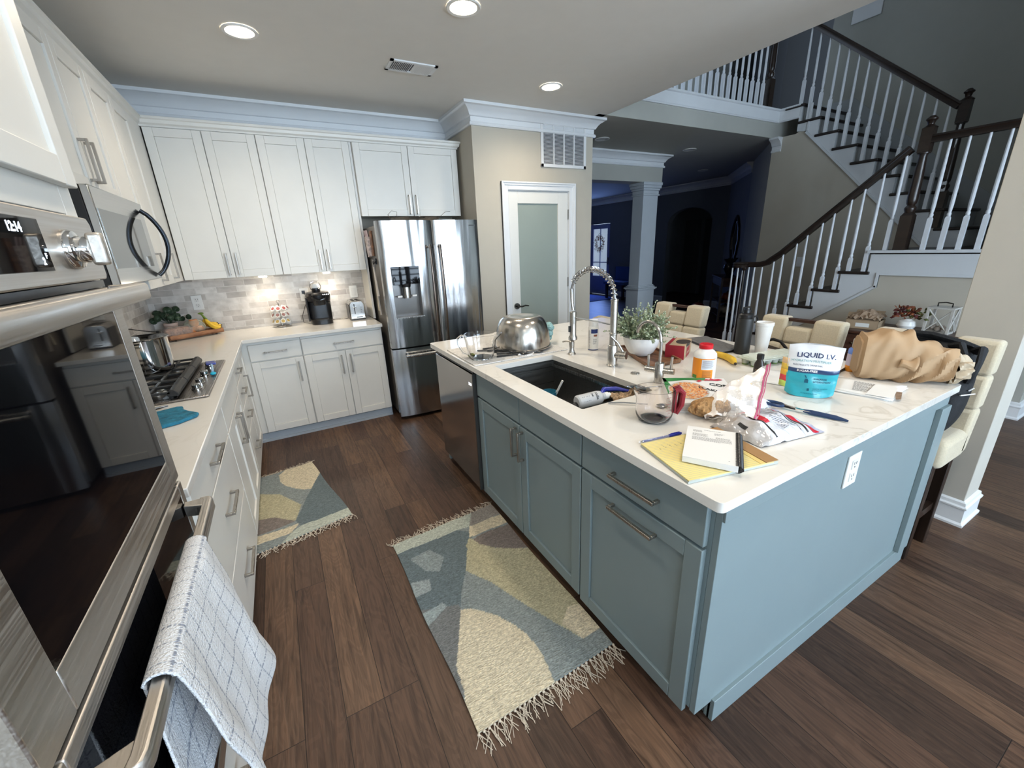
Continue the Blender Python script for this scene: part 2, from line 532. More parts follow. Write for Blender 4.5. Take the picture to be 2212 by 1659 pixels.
def tag(o, label, cat, group=None, kind=None):
    o['label'] = label; o['category'] = cat
    if group:
        o['group'] = group
    if kind:
        o['kind'] = kind
    return o


def thing(name, label, cat, loc=(0, 0, 0), group=None, local=False, rz=0):
    """an Empty at the thing's base; children are given in world coordinates unless local"""
    o = bpy.data.objects.new(name, None); o.empty_display_size = 0.05
    COL.objects.link(o); o.location = loc; o.rotation_euler = (0, 0, rz)
    tag(o, label, cat, group)
    OFF[o.name] = None if local else tuple(loc)
    return o


def struct(o, label=None, cat='structure'):
    o['kind'] = 'structure'
    if label:
        o['label'] = label; o['category'] = cat
    return o


def copy_tree(o, parent=None, loc=None, rz=None, label=None):
    c = o.copy(); COL.objects.link(c)
    if parent is not None:
        c.parent = parent
    for ch in list(o.children):
        copy_tree(ch, c)
    if loc is not None:
        c.location = loc
    if rz is not None:
        c.rotation_euler = (0, 0, rz)
    if label:
        c['label'] = label
    return c


def text_mesh(txt, size, font_scale_x=1.0, bold=0.0, align='LEFT', thick=0.0):
    """vertices and faces of lettering in the xy plane"""
    cu = bpy.data.curves.new('t', 'FONT'); cu.body = txt; cu.size = size; cu.align_x = align
    cu.offset = bold; cu.extrude = thick; cu.resolution_u = 2; cu.fill_mode = 'FRONT'
    ob = bpy.data.objects.new('t', cu); COL.objects.link(ob)
    dg = bpy.context.evaluated_depsgraph_get(); dg.update()
    me = bpy.data.meshes.new_from_object(ob.evaluated_get(dg))
    vs = [(v.co.x * font_scale_x, v.co.y, v.co.z) for v in me.vertices]
    fs = [tuple(p.vertices) for p in me.polygons]
    bpy.data.objects.remove(ob); bpy.data.curves.remove(cu); bpy.data.meshes.remove(me)
    return vs, fs


def put_text(mb, txt, size, fn, **kw):
    """lettering mapped by fn(x, y) -> world point"""
    vs, fs = text_mesh(txt, size, **kw)
    mb.add([fn(x, y) for x, y, z in vs], fs)


def plane_fn(o, u, v, lift=0.0):
    o, u, v = V(o), V(u).normalized(), V(v).normalized()
    n = u.cross(v) * lift
    return lambda x, y: o + u * x + v * y + n


def scribble(mb, o, u, v, w, h, rows, fill=0.8, th=0.25, seed=1, lift=0.0006):
    """rows of tiny unreadable print: short bars, each row a run of word-like blocks"""
    r = random.Random(seed); fn = plane_fn(o, u, v, lift)
    rh = h / rows
    for k in range(rows):
        x = 0.0; end = w * (fill + (1 - fill) * r.random()) if k % 3 else w
        while x < end:
            ww = r.uniform(0.02, 0.09) * w
            y = h - (k + 0.6) * rh
            a = [fn(x, y), fn(min(x + ww, end), y), fn(min(x + ww, end), y + rh * th), fn(x, y + rh * th)]
            mb.add(a, [(0, 1, 2, 3)])
            x += ww + 0.018 * w
# ================================================================ THE ROOM
YB = 4.458; HC = 2.742; YP = 3.82; XE = 4.18   # back wall, ceiling, pantry wall, open ceiling edge
YW = 3.65; XU = 7.10; XS = 6.12; XN = 8.15; HR = 0.191; Z2 = 1.345 + 9 * HR


def sbox(name, mat, *b, bevel=0):
    return struct(MB().box(*b).build(name, mat, bevel=bevel))


def sweep(mb, path, prof, zt, side=1, closed=False):
    """prof: (offset from wall, z below zt); path: xy points; side: +1 = left of travel"""
    pts = [V((p[0], p[1], 0)) for p in path]; m = len(pts); rings = []
    for i, p in enumerate(pts):
        ds = []
        if i > 0 or closed:
            ds.append((p - pts[i - 1]).normalized())
        if i < m - 1 or closed:
            ds.append((pts[(i + 1) % m] - p).normalized())
        ns = [V((-d.y, d.x, 0)) * side for d in ds]
        if len(ns) == 2:
            nn = ns[0] + ns[1]
            k = nn / max(0.2, (1 + ns[0].dot(ns[1])))
        else:
            k = ns[0]
        rings.append([V((p.x + k.x * a, p.y + k.y * a, zt + z)) for a, z in prof])
    n = len(prof); vs = [q for r in rings for q in r]; fs = []
    for i in range(m if closed else m - 1):
        j = (i + 1) % m
        for k in range(n):
            l = (k + 1) % n
            q = (i * n + k, j * n + k, j * n + l, i * n + l)
            fs.append(q if side > 0 else tuple(reversed(q)))
    if not closed:
        a = tuple(range(n)); b = tuple((m - 1) * n + k for k in range(n))
        fs += [a, tuple(reversed(b))] if side > 0 else [tuple(reversed(a)), b]
    return mb.add(vs, fs)

CROWN = [(0, -.168), (.018, -.168), (.024, -.158), (.018, -.142), (.008, -.136), (.008, -.098), (.02, -.093), (.026, -.082),
         (.036, -.066), (.055, -.046), (.078, -.034), (.088, -.026), (.1, -.022), (.1, 0), (0, 0)]
BASEP = [(0, 0), (.028, 0), (.028, .012), (.018, .022), (.016, .10), (.022, .104), (.022, .112), (.014, .12), (.012, .136), (0, .144)]

sbox('floor', FLOOR, -0.1, 12.6, -3.6, 13.1, -0.1, 0)
sbox('wall_left', GREIGE, -0.1, 0, -3.6, YB + .1, 0, HC)
sbox('wall_back', GREIGE, 0, 2.76, YB, YB + .1, 0, HC)
# pantry closet, its door wall facing the kitchen
mb = MB().box(2.76, 3.105, YP, YP + .1, 0, HC).box(3.84, 4.15, YP, YP + .1, 0, HC).box(3.105, 3.84, YP, YP + .1, 2.055, HC)
mb.box(2.76, 2.86, YP + .1, YB, 0, HC).box(4.05, 4.15, YP + .1, 5.4, 0, HC)
struct(mb.build('wall_pantry', GREIGE))
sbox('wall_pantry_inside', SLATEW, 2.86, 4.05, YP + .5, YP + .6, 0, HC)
sbox('ceiling_kitchen', CEIL, -0.1, XE, -3.6, YB + .1, HC, HC + .30)
sbox('wall_above_kitchen', GREY, XE - .1, XE, -3.6, YW, HC + .30, 5.6)
# tile between counters and upper cabinets
sbox('wall_tile_back', TILE, 0.008, 1.765, YB - .008, YB, .914, 1.40)
sbox('wall_tile_left', TILE, 0, .008, 1.33, YB - .008, .914, 1.46)
# wall behind the camera with its windows
mb = MB().box(-.1, 6.65, -3.6, -3.5, 0, 5.6)
struct(mb.build('wall_behind', GREIGE))
for i, (x0, x1, z0, z1, nm) in enumerate([(-.1 + .0, 2.1, .75, 2.25, 1), (2.7, 5.1, .6, 3.4, 2)]):
    f = MB(); e = .09
    x0 = max(x0, .02)
    f.box(x0 - .02, x0 + e, -3.5, -3.44, z0 - e, z1 + e).box(x1 - e, x1 + .02, -3.5, -3.44, z0 - e, z1 + e)
    f.box(x0, x1, -3.5, -3.44, z1, z1 + e).box(x0, x1, -3.5, -3.44, z0 - e, z0)
    wf = struct(f.build('window_%d' % (i + 1), TRIM))
    sh = MB(); n = 3 if i == 0 else 4; w = (x1 - x0) / n
    for k in range(n):
        a = x0 + k * w
        sh.box(a, a + .05, -3.40, -3.375, z0, z1).box(a + w - .05, a + w, -3.40, -3.375, z0, z1)
        zz = z0 + .06
        while zz < z1 - .05:
            sh.obox((a + .05, -3.405, zz), (w - .1, 0, 0), (0, .03, .035), (0, -.005, .004)); zz += .14
    sh.build('shutter_panel', TRIM, wf)
# great room shell: stair walls and high ceiling
sbox('ceiling_great_room', CEIL, XE - .1, 9.0, -3.6, 6.2, 5.6, 5.7)
sbox('wall_great_room', GREY, 6.65, 6.75, -3.6, .8, 0, 5.6)
sbox('wall_landing_end', GREY, XS, XN, .72, .8, 0, 5.6)
sbox('wall_stair_far', GREY, XN, XN + .1, .72, 3.72, 0, 5.6)
# second floor edge over the hall
mb = MB().box(XE - .1, XU, YW, 5.0, HC, Z2 - .13).box(XU, 12.6, YW, 5.0, HC, Z2 - .02).box(4.15, 12.6, 5.0, 13.1, HC, HC + .2).box(XE - .1, XU, YW + .12, 5.0, Z2 - .13, Z2 - .02)
struct(mb.build('ceiling_hall', GREY))
mb = MB(); P_ = [(0, 0), (.018, 0), (.024, .01), (.018, .02), (.012, .02), (.012, .128), (.03, .135), (.03, .155), (0, .155)]
sweep(mb, [(XE, YW), (XU, YW), (XU, 3.38)], P_, Z2 - .15, side=-1)
mb.box(XE, XU - .001, YW + .001, YW + .2, Z2 - .15, Z2 + .004)
struct(mb.build('trim_balcony_edge', TRIM))
# upstairs hall behind the balusters
mb = MB().box(4.0, 5.95, 5.0, 5.1, Z2 - .02, 5.6).box(6.45, 8.0, 5.0, 5.1, Z2 - .02, 5.6).box(5.95, 6.45, 5.0, 5.1, 5.1, 5.6)
struct(mb.build('wall_upstairs', GREY))
sbox('upstairs_opening_shade', SLIT, 7.05, 9.6, 4.3, 4.4, Z2 - .02, 5.6)  # black sheet painted in as the shade of the dark upstairs opening
sbox('door_upstairs', ESPRZ, 5.95, 6.45, 5.08, 5.12, Z2 - .02, 5.1)
# stair enclosure below the flights
y1 = 3.68
mb = MB()
zl = 1.345
mb.prism([(XU, 1.6, 0), (XU, y1, 0), (XU, y1, HC), (XU, 3.40, HC), (XU, 3.34, 2.78), (XU, 1.60, 1.20)], (.08, 0, 0))
struct(mb.build('wall_under_upper_stairs', GREIGE))
mb = MB().prism([(XS, .8, 0), (XS, 3.27, 0), (XS, 3.10, .12), (XS, 1.86, 1.15), (XS, .8, 1.15)], (.08, 0, 0))
struct(mb.build('wall_under_lower_stairs', GREIGE))
# hall and front part of the house
mb = MB().prism([(XU + .0, y1, 0), (8.47, 4.80, 0), (8.54, 4.73, 0), (XU + .08, y1 - .07, 0)], (0, 0, HC))
struct(mb.build('wall_hall_return', GREY))
B0 = V((8.47, 4.80, 0)); B1 = V((9.70, 6.02, 0))
SL2 = P('pale_blue_grey_wall_paint', (0.30, 0.31, 0.34), 0.8, var=0.02)
mb = MB().prism([tuple(B0), tuple(B1), (9.80, 5.95, 0), (8.57, 4.73, 0)], (0, 0, HC))
struct(mb.build('wall_mirror', SL2))
XA = 9.70; ya, yb, zs, za = 6.38, 7.62, 1.93, 2.22
mb = MB()
poly = []
for k in range(13):
    y = ya + (yb - ya) * k / 12; t = (k / 12 - .5) * 2
    poly.append((XA, y, zs + (za - zs) * math.sqrt(max(0, 1 - t * t)) ** 1.15))
mb.box(XA, XA + .15, 6.0, ya, 0, HC).box(XA, XA + .15, yb, 9.70, 0, HC)
for k in range(12):
    a, c = poly[k], poly[k + 1]
    mb.prism([a, c, (XA, c[1], HC), (XA, a[1], HC)], (.15, 0, 0))
mb.box(XA, XA + .15, 9.70, 10.62, 2.06, HC).box(XA, XA + .15, 10.62, 13.1, 0, HC)
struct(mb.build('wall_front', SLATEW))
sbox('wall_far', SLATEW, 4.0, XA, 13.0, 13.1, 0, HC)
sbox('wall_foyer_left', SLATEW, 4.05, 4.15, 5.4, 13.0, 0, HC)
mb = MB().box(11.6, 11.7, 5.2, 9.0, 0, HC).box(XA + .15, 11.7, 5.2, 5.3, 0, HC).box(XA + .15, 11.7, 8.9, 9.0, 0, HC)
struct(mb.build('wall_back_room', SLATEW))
d = MB()
for k, (a, c) in enumerate([(6.5, 7.15), (7.3, 7.95), (8.1, 8.6)]):
    d.box(11.56, 11.6, a, c, 0, 2.03); d.box(11.54, 11.56, a + .1, c - .1, .2, .9); d.box(11.54, 11.56, a + .1, c - .1, 1.05, 1.9)
struct(d.build('door_back_room', P('dim_door_paint', (0.10, 0.10, 0.10), .5), bevel=.005))
# beam on a square column between hall and foyer
mb = MB().box(4.15, 6.46, 4.95, 5.2, 2.37, HC)
struct(mb.build('wall_beam', GREY))
mb = MB(); sweep(mb, [(4.15, 4.95), (6.46, 4.95), (6.46, 5.2), (4.15, 5.2)], CROWN, HC, side=-1)
struct(mb.build('trim_beam_crown', TRIM))
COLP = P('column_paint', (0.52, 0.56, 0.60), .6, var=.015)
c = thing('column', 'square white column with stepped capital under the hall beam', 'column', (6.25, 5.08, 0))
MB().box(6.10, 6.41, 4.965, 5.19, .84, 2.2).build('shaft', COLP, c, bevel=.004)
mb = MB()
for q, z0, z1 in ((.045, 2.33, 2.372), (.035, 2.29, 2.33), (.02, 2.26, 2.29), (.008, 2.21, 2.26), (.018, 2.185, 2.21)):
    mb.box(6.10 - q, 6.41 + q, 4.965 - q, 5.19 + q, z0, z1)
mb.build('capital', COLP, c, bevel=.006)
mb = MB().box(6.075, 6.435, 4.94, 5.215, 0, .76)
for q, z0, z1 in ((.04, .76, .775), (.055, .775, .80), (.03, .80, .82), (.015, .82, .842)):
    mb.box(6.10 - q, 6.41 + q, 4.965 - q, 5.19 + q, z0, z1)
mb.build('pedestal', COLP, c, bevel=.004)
# front door with a glass light, wreath, sky outside
dr = MB().box(XA + .03, XA + .075, 9.70, 10.62, 0.01, .55).box(XA + .03, XA + .075, 9.70, 9.84, .55, 2.05).box(XA + .03, XA + .075, 10.48, 10.62, .55, 2.05)
dr.box(XA + .03, XA + .075, 9.84, 10.48, 1.92, 2.05).box(XA + .02, XA + .03, 9.86, 10.46, .12, .48)
DOORP = P('front_door_paint', (0.32, 0.36, 0.62), .45)
fd = struct(dr.build('door_front', DOORP, bevel=.006))
m = MB().box(XA + .035, XA + .07, 10.15, 10.17, .55, 1.92).box(XA + .035, XA + .07, 9.84, 10.48, .95, .97)
m.build('muntin', DOORP, fd)
MB().box(XA + .05, XA + .055, 9.84, 10.48, .55, 1.92).build('glass_pane', make_glass('clear_pane', thin=True, op=.02), fd)
MB().ball((XA + .0, 9.77, 1.0), .03).box(XA - .01, XA + .03, 9.755, 9.785, .9, 1.1).build('handle', NICKEL, fd)
mb = MB(); r = random.Random(3)
for k in range(260):
    a = r.random() * 2 * PI; rr = .17 + r.uniform(-.06, .07)
    p = V((XA - .02 + r.uniform(-.03, .02), 10.12 + rr * math.cos(a), 1.52 + rr * math.sin(a)))
    q = p + V((r.uniform(-.02, .02), r.uniform(-.06, .06), r.uniform(-.06, .04)))
    mb.tube([p, (p + q) / 2 + V((0, .01, .01)), q], .004, 4)
tag(mb.build('wreath', P('russet_twigs', (0.16, 0.05, 0.03), .8, var=.5, vs=40)), 'russet twig wreath hanging on the glass of the front door', 'wreath')
# mouldings
mb = MB(); sweep(mb, [(0.0, YB), (2.76, YB), (2.76, YP), (4.15, YP), (4.15, YP + .5)], CROWN, HC, side=-1)
struct(mb.build('trim_kitchen_crown', TRIM))
mb = MB(); sweep(mb, [tuple(B0.xy), tuple(B1.xy), (XA, 13.0)], CROWN, HC, side=1)
struct(mb.build('trim_hall_crown', TRIM))
mb = MB(); sweep(mb, [(XU, y1), (XU, y1 - .12)], CROWN, HC, side=-1)
struct(mb.build('trim_stair_wall_crown', TRIM))
mb = MB(); sweep(mb, [(2.76, YB), (2.76, YP), (3.03, YP)], BASEP, 0, side=-1); sweep(mb, [(3.94, YP), (4.15, YP), (4.15, 5.4)], BASEP, 0, side=-1)
struct(mb.build('baseboard_pantry', TRIM))
mb = MB(); sweep(mb, [(6.65, -3.5), (6.65, .72), (XS, .72), (XS, 3.25)], BASEP, 0, side=1)
struct(mb.build('baseboard_stairs', TRIM))
mb = MB(); sweep(mb, [(XU, 1.7), (XU, y1), tuple(B0.xy), tuple(B1.xy), (XA, ya)], BASEP, 0, side=1); sweep(mb, [(XA, yb), (XA, 9.7)], BASEP, 0, side=1)
struct(mb.build('baseboard_hall', TRIM))
# square pillar at the open ceiling edge
PILL = P('pillar_paint', (0.50, 0.475, 0.42), .75, var=.02, bump=.03, bs=120)
struct(MB().box(3.965, 4.175, .468, .692, 0, HC).build('wall_pillar', PILL, bevel=.003))
mb = MB(); sweep(mb, [(3.965, .468), (4.175, .468), (4.175, .692), (3.965, .692)], BASEP, 0, side=-1, closed=True)
struct(mb.build('baseboard_pillar', TRIM))
# pantry door: casing, door with frosted glass
CAS = [(0, 0), (.012, 0), (.02, .012), (.022, .06), (.03, .068), (.03, .09), (0, .09)]
mb = MB()


def casing(mb, x0, x1, z1, y, w=.075):
    for k, (dd, a, c) in enumerate([(.014, 0, w), (.022, w * .55, w), (.030, w * .8, w)]):
        mb.box(x0 - c, x0 - a, y - dd, y, 0, z1 + c); mb.box(x1 + a, x1 + c, y - dd, y, 0, z1 + c)
        mb.box(x0 - a, x1 + a, y - dd, y, z1 + a, z1 + c)
casing(mb, 3.105, 3.84, 2.055, YP)
mb.box(3.105, 3.112, YP, YP + .1, 0, 2.055).box(3.833, 3.84, YP, YP + .1, 0, 2.055).box(3.105, 3.84, YP, YP + .1, 2.048, 2.055)
struct(mb.build('trim_pantry_casing', TRIM, bevel=.003))
mb = MB().box(3.114, 3.218, YP + .005, YP + .04, .01, 2.046).box(3.706, 3.83, YP + .005, YP + .04, .01, 2.046)
mb.box(3.218, 3.706, YP + .005, YP + .04, 1.935, 2.046).box(3.218, 3.706, YP + .005, YP + .04, .01, .25)
pd = struct(mb.build('door_pantry', P('white_door_paint', (0.74, 0.74, 0.71), .35), bevel=.003))
FROST = P('frosted_glass', (0.30, 0.35, 0.32), .08, var=.03, vs=3, spec=.6)
MB().box(3.215, 3.709, YP + .018, YP + .026, .25, 1.937).build('frosted_pane', FROST, pd)
mb = MB().cyl((3.165, YP + .005, .925), (3.165, YP - .012, .925), .032, 20).cyl((3.165, YP - .01, .925), (3.165, YP - .045, .925), .011)
mb.tube([(3.165, YP - .045, .925), (3.2, YP - .052, .922), (3.24, YP - .05, .93), (3.285, YP - .045, .922)], [.010, .009, .008, .006], 8)
mb.build('lever_handle', P('dark_nickel', (.2, .19, .18), .2, 1.0), pd)
for z in (1.78, 1.08, .3):
    MB().box(3.826, 3.842, YP - .006, YP + .006, z, z + .10).build('hinge', NICKEL, pd)

# return-air grille above the pantry door
t = thing('return_air_grille', 'white louvred return air grille on the wall above the pantry door', 'vent', (3.773, YP, 2.272))
x0, x1, z0, z1 = 3.493, 4.053, 2.272, 2.672
mb = MB().box(x0, x1, YP - .016, YP - .001, z0, z0 + .03).box(x0, x1, YP - .016, YP - .001, z1 - .03, z1).box(x0, x0 + .03, YP - .016, YP - .001, z0, z1).box(x1 - .03, x1, YP - .016, YP - .001, z0, z1)
for k in (1, 2, 3):
    xx = x0 + .03 + (x1 - x0 - .06) * k / 4; mb.box(xx - .007, xx + .007, YP - .015, YP - .001, z0, z1)
mb.build('frame', P('white_enamel', (.74, .75, .76), .35), t, bevel=.002)
MB().box(x0 + .02, x1 - .02, YP - .004, YP - .002, z0 + .02, z1 - .02).build('backing', P('dark_duct', (.10, .10, .11), .8), t)
mb = MB()
for k in range(30):
    zz = z0 + .035 + k * (z1 - z0 - .075) / 29
    mb.obox((x0 + .03, YP - .004, zz + .006), (x1 - x0 - .06, 0, 0), (0, -.009, -.006), (0, .0005, .0016))
mb.build('louvres', MATS['white_enamel'], t)

# ceiling lights: lit ones over the kitchen, unlit ones over the hall


def can_light(x, y, z, lit, label, grp, power=21):
    t = thing('ceiling_light', label, 'ceiling light', (x, y, z), grp)
    MB().lathe([(.088, -.001), (.092, -.006), (.088, -.010), (.072, -.008)], (x, y, z), 32, caps=False).build('trim_ring', P('lamp_trim', (.72, .71, .69), .4), t)
    MB().lathe([(.0, -.004), (.076, -.004)], (x, y, z), 32, caps=False).build('diffuser', LAMP if lit else OFFLAMP, t)
    if lit:
        spot('lamp_light', (x, y, z - .02), power, WARM, 155, .9, .07)
LB = 'lit round recessed light in the kitchen ceiling, '
can_light(1.065, 3.162, HC, 1, LB + 'above the corner cabinets', 'lit kitchen ceiling lights')
can_light(2.116, 2.428, HC, 1, LB + 'cut by the top edge of the photo', 'lit kitchen ceiling lights')
can_light(3.206, 3.208, HC, 1, LB + 'in front of the pantry door wall', 'lit kitchen ceiling lights')
for x, y in ((1.065, 1.2), (3.206, 1.1), (2.1, .1), (1.065, -1.2), (3.206, -1.0)):
    spot('lamp_light', (x, y, HC - .02), 17, WARM, 155, .9, .07)
can_light(4.80, 4.43, HC, 0, 'unlit round recessed light in the hall ceiling beside the kitchen wall corner', 'unlit hall ceiling lights')
can_light(6.48, 4.50, HC, 0, 'unlit round recessed light in the middle of the hall ceiling', 'unlit hall ceiling lights')
can_light(8.35, 5.70, HC, 0, 'small far unlit recessed light with a bright glint in the hall ceiling', 'unlit hall ceiling lights')
# supply register in the kitchen ceiling
t = thing('ceiling_register', 'white rectangular air register in the kitchen ceiling between two lights', 'vent', (2.08, 3.275, HC))
x0, x1, y0, y1_ = 1.915, 2.245, 3.185, 3.365; z = HC
mb = MB().box(x0, x1, y0, y0 + .022, z - .008, z).box(x0, x1, y1_ - .022, y1_, z - .008, z).box(x0, x0 + .022, y0, y1_, z - .008, z).box(x1 - .022, x1, y0, y1_, z - .008, z)
mb.build('frame', MATS['white_enamel'], t)
MB().box(x0 + .01, x1 - .01, y0 + .01, y1_ - .01, z - .002, z - .001).build('backing', MATS['dark_duct'], t)
mb = MB(); xx = x0 + .028
while xx < x1 - .03:
    tilt = .012 if xx > (x0 + x1) / 2 else -.012
    mb.obox((xx, y0 + .02, z - .002), (tilt, 0, -.008), (0, y1_ - y0 - .04, 0), (.0015, 0, .0)); xx += .012
mb.build('louvres', MATS['white_enamel'], t)
# small white register high on the stair wall
t = MB().box(XN - .02, XN, 3.18, 3.5, 4.08, 4.30).build('wall_register', MATS['white_enamel'], bevel=.005)
tag(t, 'small pale register high on the stair wall by the ceiling edge', 'vent')
# under-cabinet puck lights
for nm, x, y in (('a', .88, 4.28), ('b', 1.40, 4.30)):
    t = MB().lathe([(.03, -.012), (.032, -.004), (.032, 0)], (x, y, 1.374), 20).build('puck_light', LAMP)
    tag(t, 'small round light under the upper cabinets ' + ('left of the pod carousel' if nm == 'a' else 'above the coffee maker'), 'light', 'lights under the upper cabinets')
    spot('puck_glow', (x, y, 1.35), 2.2, WARM, 150, .8, .02)
# ================================================================ CABINETS
Z3 = V((0, 0, 1))


def shaker(mb, o, u, n, w, h, t=.02, fr=.057):
    """door front: o = lower corner on the carcass face, u = unit along width, n = unit outward"""
    o, u, n = V(o), V(u), V(n)
    mb.obox(o, u * fr, Z3 * h, n * t).obox(o + u * (w - fr), u * fr, Z3 * h, n * t)
    mb.obox(o + u * fr, u * (w - 2 * fr), Z3 * fr, n * t).obox(o + u * fr + Z3 * (h - fr), u * (w - 2 * fr), Z3 * fr, n * t)
    mb.obox(o + u * fr + Z3 * fr, u * (w - 2 * fr), Z3 * (h - 2 * fr), n * (t - .009))
    return mb


def slab(mb, o, u, n, w, h, t=.02):
    return mb.obox(V(o), V(u) * w, Z3 * h, V(n) * t)


def pull(c, d, n, ln=.17, out=.034, th=.011):
    """square bar pull centred at c on the face, bar along d, standing out along n"""
    c, d, n = V(c), V(d).normalized(), V(n)
    s = d.cross(n).normalized()
    mb = MB()
    a = c - d * ln / 2
    mb.obox(a - s * th / 2 + n * (out - th), d * ln, s * th, n * th)
    mb.obox(a - s * th / 2, d * th, s * th, n * (out - th)).obox(a + d * (ln - th) - s * th / 2, d * th, s * th, n * (out - th))
    return mb


def front(parent, kind, o, u, n, w, h, mat, hnd=None, fr=.057, ln=.17):
    """one door or drawer with its pull; hnd = (along-width, height, 'h'|'v')"""
    mb = MB()
    (shaker if kind in ('door', 'pullout_door') else slab)(mb, o, u, n, w, h, **({'fr': fr} if kind in ('door', 'pullout_door') else {}))
    d = mb.build(kind, mat, parent, bevel=.0025)
    if hnd:
        a, z, o_ = hnd
        c = V(o) + V(u) * a + Z3 * z + V(n) * .02
        pull(c, u if o_ == 'h' else Z3, n, ln).build('handle', PULL, d, bevel=.0012, off=OFF.get(parent.name))
    return d

# ---- back run, uppers
g_up = 'white upper cabinets'
ZU0, ZU1 = 1.382, 2.438
def upper(name, x0, x1, z0, z1, label, hz=.10):
    t = thing(name, label, 'cabinet', (x0, YB - .003, z0), g_up)
    MB().box(x0, x1, 4.13, YB - .003, z0 + .005, z1).build('body', WHITE, t)
    xm = (x0 + x1) / 2; g = .0025
    front(t, 'door', (x0 + g, 4.13, z0), (1, 0, 0), (0, -1, 0), xm - x0 - 2 * g, z1 - z0 - .004, WHITE, (xm - x0 - .035, hz + .085, 'v'))
    front(t, 'door', (xm + g, 4.13, z0), (1, 0, 0), (0, -1, 0), x1 - xm - 2 * g, z1 - z0 - .004, WHITE, (.032, hz + .085, 'v'))
    return t
upper('upper_cabinet', .352, 1.040, ZU0, ZU1, 'tall white double-door upper cabinet in the corner over the fruit tray', .02)
upper('upper_cabinet', 1.042, 1.733, ZU0, ZU1, 'tall white double-door upper cabinet over the coffee maker and toaster', .02)
upper('upper_cabinet', 1.759, 2.722, 1.842, ZU1, 'short wide white double-door cabinet above the refrigerator', .015)
CABC = [(0, 0), (.012, 0), (.012, .012), (.026, .022), (.030, .042), (.040, .048), (.040, .062), (0, .062)]
mb = MB(); sweep(mb, [(.33, 1.335), (.33, 4.13), (2.724, 4.13), (2.724, YB - .01)], [(a, z) for a, z in CABC], ZU1, side=-1)
mb.box(.0, .33, 1.34, YB - .01, ZU1, ZU1 + .05).box(.33, 2.724, 4.13, YB - .01, ZU1, ZU1 + .05)
struct(mb.build('trim_cabinet_crown', WHITE))
# side panel between the upper cabinet and the refrigerator, down to the counter
t = MB().box(1.737, 1.757, 4.14, YB - .01, .92, ZU1).build('cabinet_side_panel', WHITE, bevel=.001)
tag(t, 'narrow white upright panel between the tile and the refrigerator side', 'panel')

# ---- left wall, uppers
def upper_left(name, y0, y1, z0, z1, label, n=2, hs=None, hz=.11):
    t = thing(name, label, 'cabinet', (.003, y0, z0), g_up)
    MB().box(.003, .33, y0, y1, z0 + .005, z1).build('body', WHITE, t)
    w = (y1 - y0) / n; g = .0025
    for k in range(n):
        hh = hs[k] if hs else None
        front(t, 'door', (.33, y0 + k * w + g, z0), (0, 1, 0), (1, 0, 0), w - 2 * g, z1 - z0 - .004, WHITE, (hh, hz, 'v') if hh else None)
    return t
w = (3.055 - 2.295) / 2
upper_left('upper_cabinet', 2.295, 3.055, 1.835, ZU1, 'short white double-door cabinet above the microwave', 2, (w - .04, .035), .13)
upper_left('upper_cabinet', 3.06, 3.80, ZU0, ZU1, 'white double-door upper cabinet between the microwave and the corner', 2, (.335, .335), .115)
upper_left('upper_cabinet', 1.34, 2.29, ZU0, ZU1, 'white upper cabinet hidden between the oven tower and the microwave', 2)
t = MB().box(.003, .345, 3.80, 4.13, ZU0, ZU1).build('corner_filler', WHITE, bevel=.001)
tag(t, 'plain white corner strip where the two rows of upper cabinets meet', 'panel')

# ---- back run, base
g_b = 'white base cabinets'
def toe(mb, *a):
    return mb.box(*a)
YF = 3.87
t = thing('base_cabinet', 'white base cabinet with one drawer over one door beside the counter corner', 'cabinet', (.66, YB - .01, 0), g_b)
MB().box(.60, 1.055, YF, YB - .01, .085, .882).box(.60, 1.055, YF + .03, YB - .01, 0, .085).build('body', WHITE, t)
front(t, 'drawer', (.672, YF, .722), (1, 0, 0), (0, -1, 0), .378, .135, WHITE, (.19, .065, 'h'))
front(t, 'door', (.672, YF, .09), (1, 0, 0), (0, -1, 0), .378, .622, WHITE, (.342, .50, 'v'))
t = thing('base_cabinet', 'wide white base cabinet with one long drawer over two doors beside the refrigerator', 'cabinet', (1.06, YB - .01, 0), g_b)
MB().box(1.057, 1.738, YF, YB - .01, .085, .882).box(1.057, 1.738, YF + .03, YB - .01, 0, .085).build('body', WHITE, t)
front(t, 'drawer', (1.062, YF, .722), (1, 0, 0), (0, -1, 0), .672, .135, WHITE, (.335, .065, 'h'))
front(t, 'door', (1.062, YF, .09), (1, 0, 0), (0, -1, 0), .331, .622, WHITE, (.296, .50, 'v'))
front(t, 'door', (1.399, YF, .09), (1, 0, 0), (0, -1, 0), .335, .622, WHITE, (.035, .50, 'v'))
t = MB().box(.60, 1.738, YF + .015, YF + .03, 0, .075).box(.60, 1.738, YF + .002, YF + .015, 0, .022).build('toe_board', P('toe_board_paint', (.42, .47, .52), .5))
tag(t, 'pale grey board at the foot of the white cabinets by the refrigerator', 'trim')

